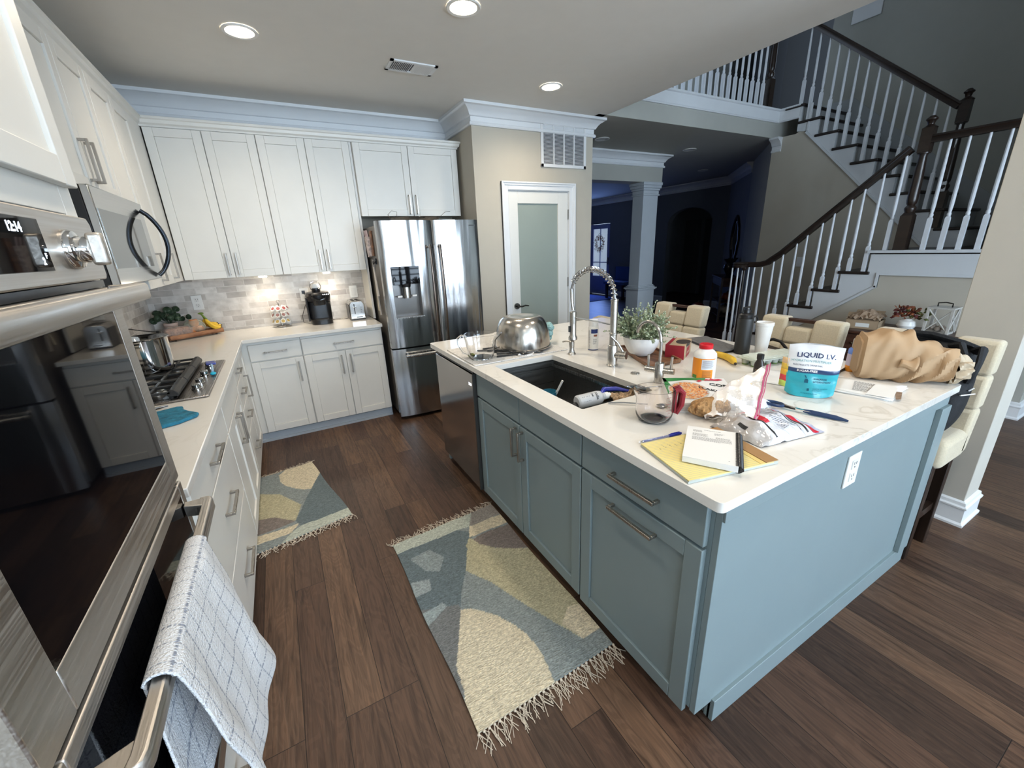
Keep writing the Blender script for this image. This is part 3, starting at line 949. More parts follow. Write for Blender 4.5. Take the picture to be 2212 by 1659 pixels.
# ---- left run, base (faces +x)
XF = .61
t = thing('base_cabinet', 'white base cabinet of three wide drawers next to the oven tower', 'cabinet', (.02, 1.34, 0), g_b)
MB().box(.02, XF, 1.34, 2.312, .085, .882).box(.02, XF - .06, 1.34, 2.312, 0, .085).build('body', WHITE, t)
for z0, z1 in ((.712, .862), (.397, .702), (.092, .387)):
    front(t, 'drawer', (XF, 1.42, z0), (0, 1, 0), (1, 0, 0), .885, z1 - z0, WHITE, (.44, {.712: .078, .397: .163, .092: .165}[z0], 'h'), ln=.20)
t = thing('base_cabinet', 'white base cabinet of two doors under the cooktop', 'cabinet', (.02, 2.315, 0), g_b)
MB().box(.02, XF, 2.314, 3.038, .085, .882).box(.02, XF - .06, 2.314, 3.038, 0, .085).build('body', WHITE, t)
front(t, 'drawer', (XF, 2.318, .712), (0, 1, 0), (1, 0, 0), .716, .15, WHITE)
front(t, 'door', (XF, 2.318, .092), (0, 1, 0), (1, 0, 0), .356, .61, WHITE, (.325, .50, 'v'))
front(t, 'door', (XF, 2.678, .092), (0, 1, 0), (1, 0, 0), .356, .61, WHITE, (.032, .50, 'v'))
t = thing('base_cabinet', 'narrow white base cabinet of four small drawers beyond the cooktop', 'cabinet', (.02, 3.04, 0), g_b)
MB().box(.02, XF, 3.04, 3.445, .085, .882).box(.02, XF - .06, 3.04, 3.445, 0, .085).build('body', WHITE, t)
for z0, z1 in ((.752, .862), (.585, .742), (.415, .575), (.092, .405)):
    front(t, 'drawer', (XF, 3.045, z0), (0, 1, 0), (1, 0, 0), .395, z1 - z0, WHITE, (.16, (z1 - z0) * .55, 'h'), ln=.15)
t = thing('base_cabinet', 'white corner base cabinet with one door at the inner corner of the counter', 'cabinet', (.02, 3.45, 0), g_b)
MB().box(.02, XF, 3.447, 3.868, .085, .882).box(.02, XF - .06, 3.447, 3.868, 0, .085).build('body', WHITE, t)
front(t, 'door', (XF, 3.452, .092), (0, 1, 0), (1, 0, 0), .36, .77, WHITE, (.05, .53, 'v'))

# ---- quartz worktop, an L
mb = MB()
yy = YB - .009
mb.prism([(.009, 1.335, .884), (.65, 1.335, .884), (.65, 3.808, .884), (1.742, 3.808, .884), (1.742, yy, .884), (.009, yy, .884)], (0, 0, .030))
t = mb.build('worktop', QUARTZ, bevel=.003)
tag(t, 'L-shaped white quartz worktop along the left and back walls', 'countertop')

# ================================================================ ISLAND
XI, XI2, YI0, YI1 = 1.832, 3.389, .488, 2.731
bx0, bx1, by0 = 1.892, 3.405 - .02, .518
isl = thing('kitchen_island', 'grey-blue kitchen island with two doors, a pull-out and a panelled end', 'island', (2.6, 1.6, 0))
mb = MB()
# front frame parts around the dishwasher opening (y 2.03..2.70)
mb.box(bx0, 1.912, by0 + .02, 2.050, .09, .884)
mb.box(bx0 + .02, 2.88, by0 + .02, 1.07, .08, .884).box(2.62, 2.88, 1.07, 2.72, .08, .884).box(bx0, 2.88, 2.025, 2.05, .08, .884)
mb.box(bx0, 2.88, 2.695, 2.72, .0, .884)
mb.box(1.98, 2.9, by0 + .02, 2.72, 0, .08)
mb.box(2.86, 2.88, by0 + .02, 2.72, 0, .884)
mb.build('body', ISL, isl)
# end panel towards the camera side: frame and field, base board, notch at the toe
mb = MB()
mb.box(bx0, bx1, by0, by0 + .02, .082, .884)
mb.box(bx0, bx1 - .005, by0 - .008, by0, .82, .884)
mb.box(1.975, bx1 + .008, by0 - .012, by0 + .01, 0, .092)
mb.box(3.29, bx1, by0 - .02, by0, .092, .82)
mb.box(3.29, bx1, by0 - .008, by0 + .9, 0, .82) if False else None
mb.box(1.975, bx1, by0, by0 + .02, 0, .09)
mb.build('end_panel', ISL, isl, bevel=.0015)
mb = MB().box(3.31, bx1 - .002, by0 + .02, by0 + .09, .0, .884)
mb.build('corner_post', ISL, isl, bevel=.0015)
n_ = (-1, 0, 0); u_ = (0, -1, 0)
# false drawer front + two doors of the sink base, then the pull-out
front(isl, 'drawer_front', (bx0, 2.043, .722), u_, n_, .480, .135, ISL)
front(isl, 'drawer_front', (bx0, 1.557, .722), u_, n_, .470, .135, ISL)
front(isl, 'door', (bx0, 2.043, .085), u_, n_, .480, .625, ISL, (.450, .53, 'v'), ln=.155)
front(isl, 'door', (bx0, 1.557, .085), u_, n_, .470, .625, ISL, (.030, .53, 'v'), ln=.155)
front(isl, 'drawer_front', (bx0, 1.080, .722), u_, n_, .530, .135, ISL, (.275, .06, 'h'), ln=.20)
front(isl, 'pullout_door', (bx0, 1.080, .072), u_, n_, .530, .638, ISL, (.275, .585, 'h'), ln=.20)
# small plinth block at the far end
MB().box(1.90, 1.99, 2.70, 2.725, 0, .1).build('plinth', TRIM, isl)
# outlet in the end panel
t = thing('outlet', 'white double outlet set in the grey-blue end panel of the island', 'outlet', (2.60, by0, .75))
def outlet(t, o, u, n, w=.078, h=.122, sw=False):
    o, u, n = V(o), V(u), V(n)
    MB().obox(o - u * w / 2 - Z3 * h / 2, u * w, Z3 * h, n * .006).build('plate', PLASTIC_W, t, bevel=.002)
    mb = MB(); mb2 = MB()
    if sw:
        mb.obox(o - u * .018 - Z3 * .034 + n * .006, u * .036, Z3 * .068, n * .004)
    else:
        for s in (-1, 1):
            mb = MB().obox(o - u * .018 + Z3 * (s * .024 - .017) + n * .006, u * .036, Z3 * .034, n * .003)
            mb.cur = 1
            for q in (-.008, .006):
                mb.obox(o + u * q + Z3 * (s * .024 + .0) + n * .009, u * .0025, Z3 * .010, n * .0006)
            mb.obox(o - u * .002 + Z3 * (s * .024 - .012) + n * .009, u * .004, Z3 * .005, n * .0006)
            mb.build('socket', [P('white_plastic_face', (.72, .72, .70), .35), SLIT], t)
    if sw:
        mb.build('switch', P('white_plastic_face', (.72, .72, .70), .35), t, bevel=.001)
outlet(t, (2.60, by0, .752), (1, 0, 0), (0, -1, 0), .085, .125)

# island worktop with the sink cut-out
sx0, sx1, sy0, sy1 = 1.938, 2.325, 1.165, 1.935
mb = MB()


def rr(x0, x1, y0, y1, r, n=5):
    p = []
    for cx, cy, a in ((x1 - r, y0 + r, -90), (x1 - r, y1 - r, 0), (x0 + r, y1 - r, 90), (x0 + r, y0 + r, 180)):
        for k in range(n + 1):
            t_ = math.radians(a + 90 * k / n); p.append((cx + r * math.cos(t_), cy + r * math.sin(t_)))
    return p
bm = bmesh.new()
outer = [bm.verts.new((x, y, .914)) for x, y in rr(XI, XI2, YI0, YI1, .018)]
inner = [bm.verts.new((x, y, .914)) for x, y in rr(sx0, sx1, sy0, sy1, .012)]
eo = [bm.edges.new((outer[i], outer[(i + 1) % len(outer)])) for i in range(len(outer))]
ei = [bm.edges.new((inner[i], inner[(i + 1) % len(inner)])) for i in range(len(inner))]
bmesh.ops.triangle_fill(bm, use_beauty=True, use_dissolve=False, edges=eo + ei)
for f in bm.faces:
    if f.normal.z < 0:
        f.normal_flip()
ge = bmesh.ops.extrude_face_region(bm, geom=list(bm.faces))
vv = [g for g in ge['geom'] if isinstance(g, bmesh.types.BMVert)]
bmesh.ops.translate(bm, verts=vv, vec=(0, 0, -.030))
bmesh.ops.recalc_face_normals(bm, faces=list(bm.faces))
me = bpy.data.meshes.new('island_worktop'); bm.to_mesh(me); bm.free()
me.materials.append(QUARTZ); me.shade_smooth(); me.set_sharp_from_angle(angle=math.radians(35))
t = bpy.data.objects.new('island_worktop', me); COL.objects.link(t)
md = t.modifiers.new('bev', 'BEVEL'); md.width = .0025; md.segments = 2; md.limit_method = 'ANGLE'; md.angle_limit = math.radians(50)
tag(t, 'white quartz worktop of the island with the sink cut into it', 'countertop')

# sink: undermount steel basin with an inner ledge
SINKM = make_steel('sink_steel', (0.24, 0.24, 0.235), .33, 0, .05)
t = thing('sink', 'deep undermount stainless steel sink in the island worktop', 'sink', (2.13, 1.55, .64))
mb = MB(); zt = .883; zb = .66; w = .004
a0, a1, b0, b1 = sx0 - .006, sx1 + .012, sy0 - .006, sy1 + .006
mb.box(a0 - w, a1 + w, b0 - w, b0, zb, zt).box(a0 - w, a1 + w, b1, b1 + w, zb, zt).box(a0 - w, a0, b0, b1, zb, zt).box(a1, a1 + w, b0, b1, zb, zt)
mb.box(a0 - w, a1 + w, b0 - w, b1 + w, zb - w, zb)
mb.build('basin', SINKM, t)
mb = MB().box(a1 - .012, a1, b0, b1, zt - .035, zt - .030).box(a0, a0 + .012, b0, b1, zt - .035, zt - .030).box(a1 - .016, a1 - .012, b0, b1, zt - .037, zt - .022)
mb.build('ledge', STEEL, t)
MB().lathe([(.045, .0), (.043, .003), (.03, .001), (.0, .001)], (2.13, 1.75, zb), 24).build('drain', CHROME, t)
# ================================================================ DISHWASHER
t = thing('dishwasher', 'stainless steel dishwasher at the far end of the island front', 'dishwasher', (1.89, 2.37, .02))
MB().box(1.89, 2.45, 2.055, 2.690, .05, .875).build('tub', BLACK, t)
DWS = make_steel('dishwasher_steel', (0.47, 0.44, 0.41), .13, 2, .02)
MB().box(1.855, 1.888, 2.060, 2.688, .09, .845).build('door', DWS, t, bevel=.003)
MB().box(1.862, 1.888, 2.060, 2.688, .850, .866).build('control_strip', BLACK, t)
MB().box(1.853, 1.89, 2.050, 2.060, .09, .85).build('edge_trim', DARKMET, t)
MB().box(1.93, 1.95, 2.06, 2.69, .005, .088).build('toe_panel', BLACK, t)
mb = MB(); put_text(mb, '2:00', .022, plane_fn((1.8546, 2.118, .772), (0, -1, 0), (0, 0, 1), .0003), bold=.0006)
mb.build('display_digits', P('lit_digits', (.75, .85, 1.0), .5, emis=3, var=-1), t)

# ================================================================ REFRIGERATOR
xf0, xf1, yf = 1.772, 2.690, 3.64; xm = 2.243
t = thing('refrigerator', 'french-door stainless steel refrigerator with an ice dispenser', 'refrigerator', (2.23, 4.0, 0))
FSIDE = P('fridge_grey_side', (.20, .185, .17), .42, .3, var=.02)
MB().box(xf0 + .012, xf1 - .012, yf + .095, 4.42, .03, 1.745).box(xf0 + .05, xf1 - .05, yf + .12, 4.3, 0, .03).build('cabinet', FSIDE, t, bevel=.004)


def bulge(mb, x0, x1, z0, z1, y0, y1, b, nx=14, hole=None):
    """door with a gently curved front face"""
    def fy(x):
        k = (x - (x0 + x1) / 2) / ((x1 - x0) / 2)
        e = max(0, abs(k) - .9) / .1
        return y0 - b * (1 - k * k) + .012 * e * e
    xs = [x0 + (x1 - x0) * i / nx for i in range(nx + 1)]
    if hole:
        xs = sorted(set(xs + [hole[0], hole[1]]))
    zz = sorted(set([z0, z1] + ([hole[2], hole[3]] if hole else [])))
    vid = {}; vs = []; fs = []
    for z in zz:
        for x in xs:
            vid[(x, z)] = len(vs); vs.append((x, fy(x), z))
    for i in range(len(xs) - 1):
        for j in range(len(zz) - 1):
            if hole and hole[0] - 1e-6 <= xs[i] < hole[1] - 1e-6 and hole[2] - 1e-6 <= zz[j] < hole[3] - 1e-6:
                continue
            fs.append((vid[(xs[i], zz[j])], vid[(xs[i + 1], zz[j])], vid[(xs[i + 1], zz[j + 1])], vid[(xs[i], zz[j + 1])]))
    k = len(vs); vs += [(x0, y1, z0), (x1, y1, z0), (x1, y1, z1), (x0, y1, z1)]
    top = [vid[(x, z1)] for x in xs]; bot = [vid[(x, z0)] for x in xs]
    fs.append(tuple(top) + (k + 2, k + 3)); fs.append(tuple(reversed(bot)) + (k, k + 1))
    lf = [vid[(x0, z)] for z in zz]; rt = [vid[(x1, z)] for z in zz]
    fs.append((k,) + tuple(lf) + (k + 3,)); fs.append(tuple(reversed(rt)) + (k + 1, k + 2))
    fs.append((k + 1, k, k + 3, k + 2))
    mb.add(vs, fs); return fy
hd = (1.842, 2.088, .970, 1.405)
mb = MB(); fyL = bulge(mb, xf0, xm - .004, .700, 1.776, yf + .018, yf + .09, .018, hole=hd)
dl = mb.build('door', STEEL_F, t, ang=30)
mb = MB(); fyR = bulge(mb, xm + .004, xf1, .700, 1.776, yf + .018, yf + .09, .018)
drr = mb.build('door', STEEL_F, t, ang=30)
mb = MB(); fyD = bulge(mb, xf0, xf1, .035, .685, yf + .018, yf + .09, .022)
dw = mb.build('freezer_drawer', STEEL_F, t, ang=30)
MB().box(xm - .006, xm + .006, yf + .03, yf + .08, .70, 1.77).box(xf0 + .01, xf1 - .01, yf + .05, yf + .09, .68, .705).build('door_gasket', SLIT, t)
HB = make_steel('fridge_handle_steel', (0.34, 0.28, 0.24), .2, 2, .04)
for s, xx, dd in ((-1, xm - .045, dl), (1, xm + .045, drr)):
    pts = [(xx, yf - .035, 1.575 - .90 * k / 20) for k in range(21)]
    pts = [(x - s * .018 * (1 - ((k - 10) / 10.) ** 2) * 0, y - .02 * (1 - ((k - 10) / 10.) ** 2), z) for k, (x, y, z) in enumerate(pts)]
    mb = MB().tube(pts, .015, 10, sx=.7)
    mb.cyl((xx, yf - .03, 1.555), (xx, yf + .01, 1.555), .010).cyl((xx, yf - .03, .705), (xx, yf + .01, .705), .010)
    h = mb.build('handle', HB, dd, off=OFF[t.name])
    MB().tube([(xx, yf - .036, .80), (xx, yf - .034, .70)], .0155, 10, sx=.72).build('handle_end', STEEL, dd, off=OFF[t.name])
mb = MB().tube([(xf0 + .10 + (.72) * k / 12, yf - .045 - .012 * (1 - ((k - 6) / 6.) ** 2), .628) for k in range(13)], .014, 10)
mb.cyl((xf0 + .13, yf - .045, .628), (xf0 + .13, yf + .01, .628), .01).cyl((xf1 - .13, yf - .045, .628), (xf1 - .13, yf + .01, .628), .01)
mb.build('handle', STEEL, dw, off=OFF[t.name])
# dispenser
dx0, dx1, dz0, dz1 = hd
mb = MB(); yb_ = yf + .085
mb.box(dx0, dx0 + .004, yf, yb_, dz0, dz1).box(dx1 - .004, dx1, yf, yb_, dz0, dz1).box(dx0, dx1, yf, yb_, dz0, dz0 + .004).box(dx0, dx1, yf, yb_, dz1 - .004, dz1).box(dx0, dx1, yb_ - .004, yb_, dz0, dz1)
di = mb.build('dispenser_recess', P('dispenser_grey', (.20, .195, .19), .3, .5), t)
MB().box(dx0 + .002, dx1 - .002, yf - .004, yf + .03, 1.255, dz1).build('display_panel', OVENGL, di, bevel=.003, off=OFF[t.name])
mb = MB().lathe([(.034, 0), (.036, .09), (.03, .125)], (1.965, yf + .035, 1.135), 20); mb.build('nozzle', STEEL, di, off=OFF[t.name])
MB().lathe([(.04, 0), (.044, .03)], (1.965, yf + .035, 1.23), 20).build('nozzle_collar', BLACK, di, off=OFF[t.name])
for a_ in (1.88, 2.01):
    MB().box(a_, a_ + .04, yf + .02, yf + .03, 1.145, 1.16).build('paddle', PLASTIC_W, di, off=OFF[t.name])
MB().box(dx0 - .006, dx1 + .006, yf - .008, yf + .004, dz0 - .008, dz0).build('tray_lip', STEEL, di, off=OFF[t.name])
mb = MB(); put_text(mb, 'SAMSUNG', .017, plane_fn((2.575, fyR(2.6) - .001, 1.722), (1, 0, 0), (0, 0, 1)), bold=.0004)
mb.build('badge', DARKMET, t)
for x in (xf0 + .03, xf1 - .09):
    MB().box(x, x + .06, yf + .04, yf + .17, 1.742, 1.775).build('hinge_cover', P('hinge_grey', (.3, .29, .27), .5), t, bevel=.004)
# foil roasting pan on top
mb = MB(); r_ = random.Random(4)
foil = P('aluminium_foil', (.62, .62, .62), .22, 1.0, bump=.6, bs=60, var=-1)
mb.grid(72, 4, lambda u, v: (2.19 + (.20 + .025 * v + (.004 if int(u * 72) % 2 else -.004)) * math.cos(2 * PI * u), 3.93 + (.14 + .025 * v) * math.sin(2 * PI * u), 1.778 + .038 * v), closeu=True)
mb.lathe([(0, 0), (.20, 0)], (2.19, 3.93, 1.779), 36, caps=False, ell=(1, .7))
fp = thing('foil_pan', 'crimped foil roasting pan with wire handles on top of the refrigerator', 'pan', (2.19, 3.93, 1.776))
mb.build('pan', foil, fp)
MB().tube([(1.965, 3.90, 1.80), (1.93, 3.86, 1.835), (1.945, 3.78, 1.86), (1.985, 3.76, 1.85), (1.99, 3.80, 1.81)], .0022, 5).build('wire_handle', CHROME, fp)
MB().tube([(2.39, 3.80, 1.82), (2.42, 3.76, 1.85), (2.47, 3.76, 1.856)], .0022, 5).build('wire_handle', CHROME, fp)

# things hanging on the refrigerator side (x = 1.784 plane, facing -x)
def hang(name, label, cat, pts, mat, th=.006, x=1.782):
    mb = MB().prism([(x, y, z) for y, z in pts], (-th, 0, 0))
    return tag(mb.build(name, mat, bevel=.001), label, cat)
from_px = None
OFFW = P('off_white_paper', (.62, .58, .54), .8, var=.06, vs=60)
x = 1.782
t = thing('magnet_caddy', 'pale spotted magnetic holder with pens on the refrigerator side', 'holder', (x, 4.08, 1.50))
MB().prism([(x, 4.12, 1.67), (x, 3.99, 1.665), (x, 3.99, 1.50), (x, 4.06, 1.49)], (-.03, 0, 0)).build('pouch', P('spotted_fabric', (.60, .52, .50), .8, var=.5, vs=45), t, bevel=.003)
for q in range(3):
    MB().cyl((x - .015, 4.10 - q * .05, 1.64), (x - .02, 4.14 - q * .055, 1.72), .005).build('pen', P('pen_pink', (.65, .52, .55), .4), t)
t = MB().box(x - .012, x, 3.90, 3.97, 1.50, 1.71).build('wooden_board', ACACIA, bevel=.003); tag(t, 'narrow brown wooden board on the refrigerator side', 'board')
t = MB().box(x - .010, x, 3.97, 4.03, 1.37, 1.47).build('card', P('grey_card', (.30, .30, .30), .6, var=.3, vs=80)); tag(t, 'small dark grey card on the refrigerator side', 'card')
t = thing('magnet_hooks', 'black magnetic hook holding tools on the refrigerator side', 'hook', (x, 3.88, 1.44))
mb = MB().box(x - .012, x, 3.86, 3.90, 1.43, 1.48).tube([(x - .01, 3.88, 1.45), (x - .03, 3.88, 1.43), (x - .03, 3.87, 1.455)], .004, 6).tube([(x - .01, 3.84, 1.46), (x - .03, 3.83, 1.44)], .004, 6); mb.build('hook', BLACK, t)
hang('white_spatula', 'flat white tapered tool hanging lowest on the black hook on the refrigerator side', 'utensil', [(3.895, 1.41), (3.87, 1.41), (3.80, 1.16), (3.88, 1.155)], OFFW, .008, x - .028)
hang('white_scoop', 'curved cream strip hanging behind the tapered tool on the refrigerator side', 'utensil', [(3.965, 1.32), (3.93, 1.32), (3.93, 1.13), (3.975, 1.01), (4.0, 1.01), (3.965, 1.14)], P('cream_plastic', (.66, .61, .50), .5), .008, x - .01)
hang('grey_spatula', 'greyish narrow tool hanging below the tapered one on the refrigerator side', 'utensil', [(3.92, 1.16), (3.89, 1.16), (3.86, .985), (3.905, .98)], P('grey_plastic', (.45, .42, .39), .5), .008, x - .018)

# ================================================================ OVEN TOWER
t = thing('oven_cabinet', 'tall white cabinet tower housing the wall ovens at the left edge', 'cabinet', (.3, .9, 0), None)
ty0, ty1 = .43, 1.33
mb = MB().box(.003, .60, ty0, ty0 + .02, 0, 2.43).box(.003, .60, ty1 - .02, ty1, 0, 2.43).box(.003, .60, ty0, ty1, 1.66, 2.43).box(.003, .60, ty0, ty1, 0, .36)
mb.build('body', WHITE, t)
mb = MB().box(.60, .622, ty0, ty0 + .06, .08, 2.44).box(.60, .622, ty1 - .06, ty1, .08, 2.44).box(.60, .622, ty0 + .06, ty1 - .06, 1.635, 2.44).box(.60, .622, ty0 + .06, ty1 - .06, .08, .36)
mb.build('face_frame', WHITE, t, bevel=.002)
front(t, 'door', (.622, ty0 + .01, 1.692), (0, 1, 0), (1, 0, 0), .435, .74, WHITE, (.405, .12, 'v'))
front(t, 'door', (.622, ty0 + .450, 1.692), (0, 1, 0), (1, 0, 0), .438, .74, WHITE, (.035, .12, 'v'))
front(t, 'drawer', (.622, ty0 + .01, .09), (0, 1, 0), (1, 0, 0), .878, .26, WHITE, (.44, .15, 'h'), ln=.2)

t = thing('wall_oven', 'stainless steel double wall oven with black glass doors at the left edge', 'oven', (.6, .88, .36))
oy0, oy1 = .497, 1.262
MB().box(.05, .618, oy0 + .01, oy1 - .01, .375, 1.63).build('cavity', BLACK, t)
# control panel
OPAN = make_steel('oven_panel_steel', (0.60, 0.56, 0.51), .42, 1, .04)
mb = MB().prism([(.622, oy0, 1.626), (.622, oy1 - .012, 1.626), (.622, oy1, 1.614), (.622, oy1, 1.508), (.622, oy1 - .008, 1.500), (.622, oy0, 1.500)], (.033, 0, 0))
cp = mb.build('control_panel', OPAN, t, bevel=.003)
MB().box(.6545, .657, oy0 + .05, 1.008, 1.524, 1.608).build('display', OVENGL, cp, off=OFF[t.name], bevel=.001)
mb = MB(); put_text(mb, '12:14', .020, plane_fn((.6574, .90, 1.585), (0, 1, 0), (0, 0, 1)), bold=.0006)
mb.build('display_digits', MATS['lit_digits'], cp, off=OFF[t.name])
mb = MB(); put_text(mb, '2', .016, plane_fn((.6574, .975, 1.535), (0, 1, 0), (0, 0, 1)), bold=.0006)
put_text(mb, 'F', .012, plane_fn((.6574, .99, 1.545), (0, 1, 0), (0, 0, 1)), bold=.0004)
mb.build('display_mark', MATS['lit_digits'], cp, off=OFF[t.name])
kc = (.655, 1.098, 1.560)
mb = MB().lathe([(.036, 0), (.036, .008), (.033, .014), (.024, .016), (.024, .026), (.021, .034), (.0, .034)], kc, 32, (1, 0, 0))
kn = mb.build('knob', CHROME, t)
mb = MB().obox((kc[0] + .030, kc[1] - .010, kc[2] - .030), (.026, 0, 0), (0, .020, 0), (0, 0, .060))
mb.build('knob_grip', OPAN, kn, off=OFF[t.name], bevel=.006)


def bent_handle(z, y0, y1, x_out, parent, hgt=.034, dep=.020, xd=.66):
    """flat-sided bar whose ends sweep back to the door"""
    def ring(y, xo):
        return [(xo - dep, y, z - hgt / 2), (xo - .004, y, z - hgt / 2), (xo, y, z - hgt / 2 + .006), (xo, y, z + hgt / 2 - .006), (xo - .004, y, z + hgt / 2), (xo - dep, y, z + hgt / 2)]
    mb = MB(); n = 6
    vs = []; ys = [y0, y0 + .006, y0 + .02, y1 - .02, y1 - .006, y1]
    xo = [x_out - .010, x_out - .003, x_out, x_out, x_out - .003, x_out - .010]
    for y, q in zip(ys, xo):
        vs += ring(y, q)
    fs = []
    for i in range(len(ys) - 1):
        for k in range(n):
            l = (k + 1) % n; fs.append((i * n + k, (i + 1) * n + k, (i + 1) * n + l, i * n + l))
    fs += [tuple(range(n)), tuple(reversed([(len(ys) - 1) * n + k for k in range(n)]))]
    mb.add(vs, fs)
    for a, s in ((y0 + .003, 1), (y1 - .003, -1)):
        mb.prism([(xd, a - .0, z - hgt / 2 + .001), (x_out - dep * .5, a, z - hgt / 2 + .001), (x_out - dep * .5, a + s * .03, z - hgt / 2 + .001), (x_out - dep, a + s * .04, z - hgt / 2 + .001), (xd + .004, a + s * .025, z - hgt / 2 + .001), (xd, a + s * .025, z - hgt / 2 + .001)], (0, 0, hgt - .002))
    return mb.build('handle', OPAN, parent, bevel=.002, off=OFF[t.name])


def oven_door(z0, z1, gz0, gz1, gy0, gy1):
    mb = MB(); x0, x1 = .622, .660
    mb.box(x0, x1, oy0, gy0, z0, z1).box(x0, x1, gy1, oy1, z0, z1).box(x0, x1, gy0, gy1, z0, gz0).box(x0, x1, gy0, gy1, gz1, z1)
    d = mb.build('oven_door', OPAN, t, bevel=.003)
    MB().box(x0 + .02, x1 - .0015, gy0, gy1, gz0, gz1).build('glass', OVENGL, d, off=OFF[t.name])
    return d
d1 = oven_door(.988, 1.482, 1.058, 1.432, .585, 1.205)
bent_handle(1.470, .515, 1.245, .728, d1, .036, .022)
MB().box(.622, .648, oy0 + .01, oy1 - .01, 1.484, 1.498).build('vent_gap', BLACK, t)
MB().box(.622, .652, oy0 + .004, oy1 - .004, .978, .988).build('door_gap', BLACK, t)
d2 = oven_door(.385, .976, .43, .945, .53, 1.23)
bent_handle(.905, .525, 1.240, .724, d2, .034, .022)
MB().box(.60, .64, oy0, oy1, .362, .384).build('bottom_trim', OPAN, t, bevel=.002)

# ================================================================ MICROWAVE
t = thing('microwave', 'stainless steel over-the-range microwave with a dark curved handle', 'microwave', (.2, 2.67, 1.44))
my0, my1, mz0, mz1 = 2.300, 3.055, 1.440, 1.828
MB().box(.004, .388, my0, my1, mz0, mz1).build('case', BLACK, t, bevel=.002)
MWS = make_steel('microwave_steel', (0.44, 0.43, 0.41), .14, 1, .02)
d = MB().box(.388, .418, my0, my1, mz0 + .002, mz1).build('door', MWS, t, bevel=.004)
MB().box(.4165, .4195, my0 + .018, my1 - .10, mz0 + .07, mz1 - .085).build('window', P('mirror_glass', (.16, .165, .16), .04, .85, var=-1), d, off=OFF[t.name])
HBK = P('black_chrome', (.10, .115, .14), .18, .9, var=-1)
pts = []
for k in range(17):
    a = k / 16; pts.append((.418 + .075 * math.sin(PI * a) ** .7 + .004, my1 - .075, mz0 + .02 + .33 * a))
MB().tube(pts, [.012] + [.012] * 15 + [.012], 10, sx=.8).build('handle', HBK, t)

# ================================================================ COOKTOP
cx0, cx1, cy0, cy1 = .085, .602, 2.285, 3.085; cz = .914
t = thing('gas_cooktop', 'stainless steel gas cooktop with black cast iron grates in the left worktop', 'cooktop', (.35, 2.68, cz))
CTM = make_steel('cooktop_steel', (0.36, 0.33, 0.31), .3, 1, .05)
MB().box(cx0, cx1, cy0, cy1, cz, cz + .012).build('tray', CTM, t, bevel=.005)
MB().box(cx0 + .02, .475, cy0 + .03, cy1 - .02, cz + .011, cz + .0135).build('burner_well', BLACK, t)
for (x, y, r) in ((.19, 2.44, .035), (.38, 2.44, .03), (.28, 2.685, .045), (.19, 2.93, .03), (.38, 2.93, .035)):
    MB().lathe([(r * 1.35, 0), (r * 1.3, .008), (r, .012), (r, .018), (r * .8, .022), (0, .022)], (x, y, cz + .013), 20).build('burner', P('burner_steel', (.5, .48, .45), .3, .9), t)
gz = cz + .05
for k, (a, b) in enumerate(((cy0 + .02, 2.545), (2.555, 2.815), (2.825, cy1 - .02))):
    mb = MB(); e = .013
    mb.box(.10, .13, a, b, gz - .012, gz + .004)
    mb.prism([(.445, a, gz - .006), (.458, a, gz + .006), (.474, a, gz + .006), (.488, a, gz - .012), (.488, a, gz - .026), (.448, a, gz - .026)], (0, b - a, 0))
    mb.box(.10, .46, a, a + e, gz - .012, gz).box(.10, .46, b - e, b, gz - .012, gz)
    m_ = (a + b) / 2
    mb.box(.10, .46, m_ - e / 2, m_ + e / 2, gz - .012, gz + .002)
    for xx in (.19, .285, .38):
        mb.box(xx - e / 2, xx + e / 2, a, b, gz - .012, gz)
    for xx in (.11, .45):
        for q in (a + .006, b - .018):
            mb.box(xx, xx + .012, q, q + .012, cz + .012, gz - .01)
    mb.build('grate', BLACKM, t, bevel=.0025)
for y in (2.42, 2.53, 2.70, 2.90):
    kb = MB().lathe([(.022, 0), (.022, .006), (.018, .010), (.017, .024), (.0, .025)], (.540, y, cz + .012), 24).build('knob', CHROME, t)
    MB().obox((.522, y - .006, cz + .018), (.036, 0, 0), (0, .012, 0), (0, 0, .026)).build('knob_grip', NICKEL, kb, bevel=.003, off=OFF[t.name])
# ================================================================ STAIRCASE
STW = P('stair_white_paint', (0.62, 0.64, 0.66), .4, var=.012)
TREAD = P('dark_tread_wood', (0.016, 0.010, 0.008), .35, var=.2, vs=20)
RAIL = make_wood('dark_rail_wood', (0.012, 0.007, 0.005), (0.028, 0.016, 0.011), .3, 1)
RUN = .222; ZL = 1.345
st = thing('staircase', 'U-shaped white staircase with dark treads and a mid landing', 'stairs', (6.8, 2.2, 0))
NOS = .028


def ylow(k):   # front nosing of lower tread k
    return 2.61 - RUN * (k - 4)


def yup(k):
    return 2.48 + RUN * (k - 5)
# lower flight: treads 1..6 then landing
mb = MB()
for k in range(1, 7):
    z = ZL * k / 7; y = ylow(k); x0 = XS - .03
    MB().box(x0, XU - .02, y - RUN - .02, y + NOS, z - .030, z).build('tread', TREAD, st, bevel=.008)
    mb.box(XS + .03, XU - .02, y - .012, y, z - HR, z - .030)
mb.box(XS + .03, XU - .02, ylow(7) - .012, ylow(7), ZL - HR, ZL - .03)
mb.build('risers_lower', STW, st)
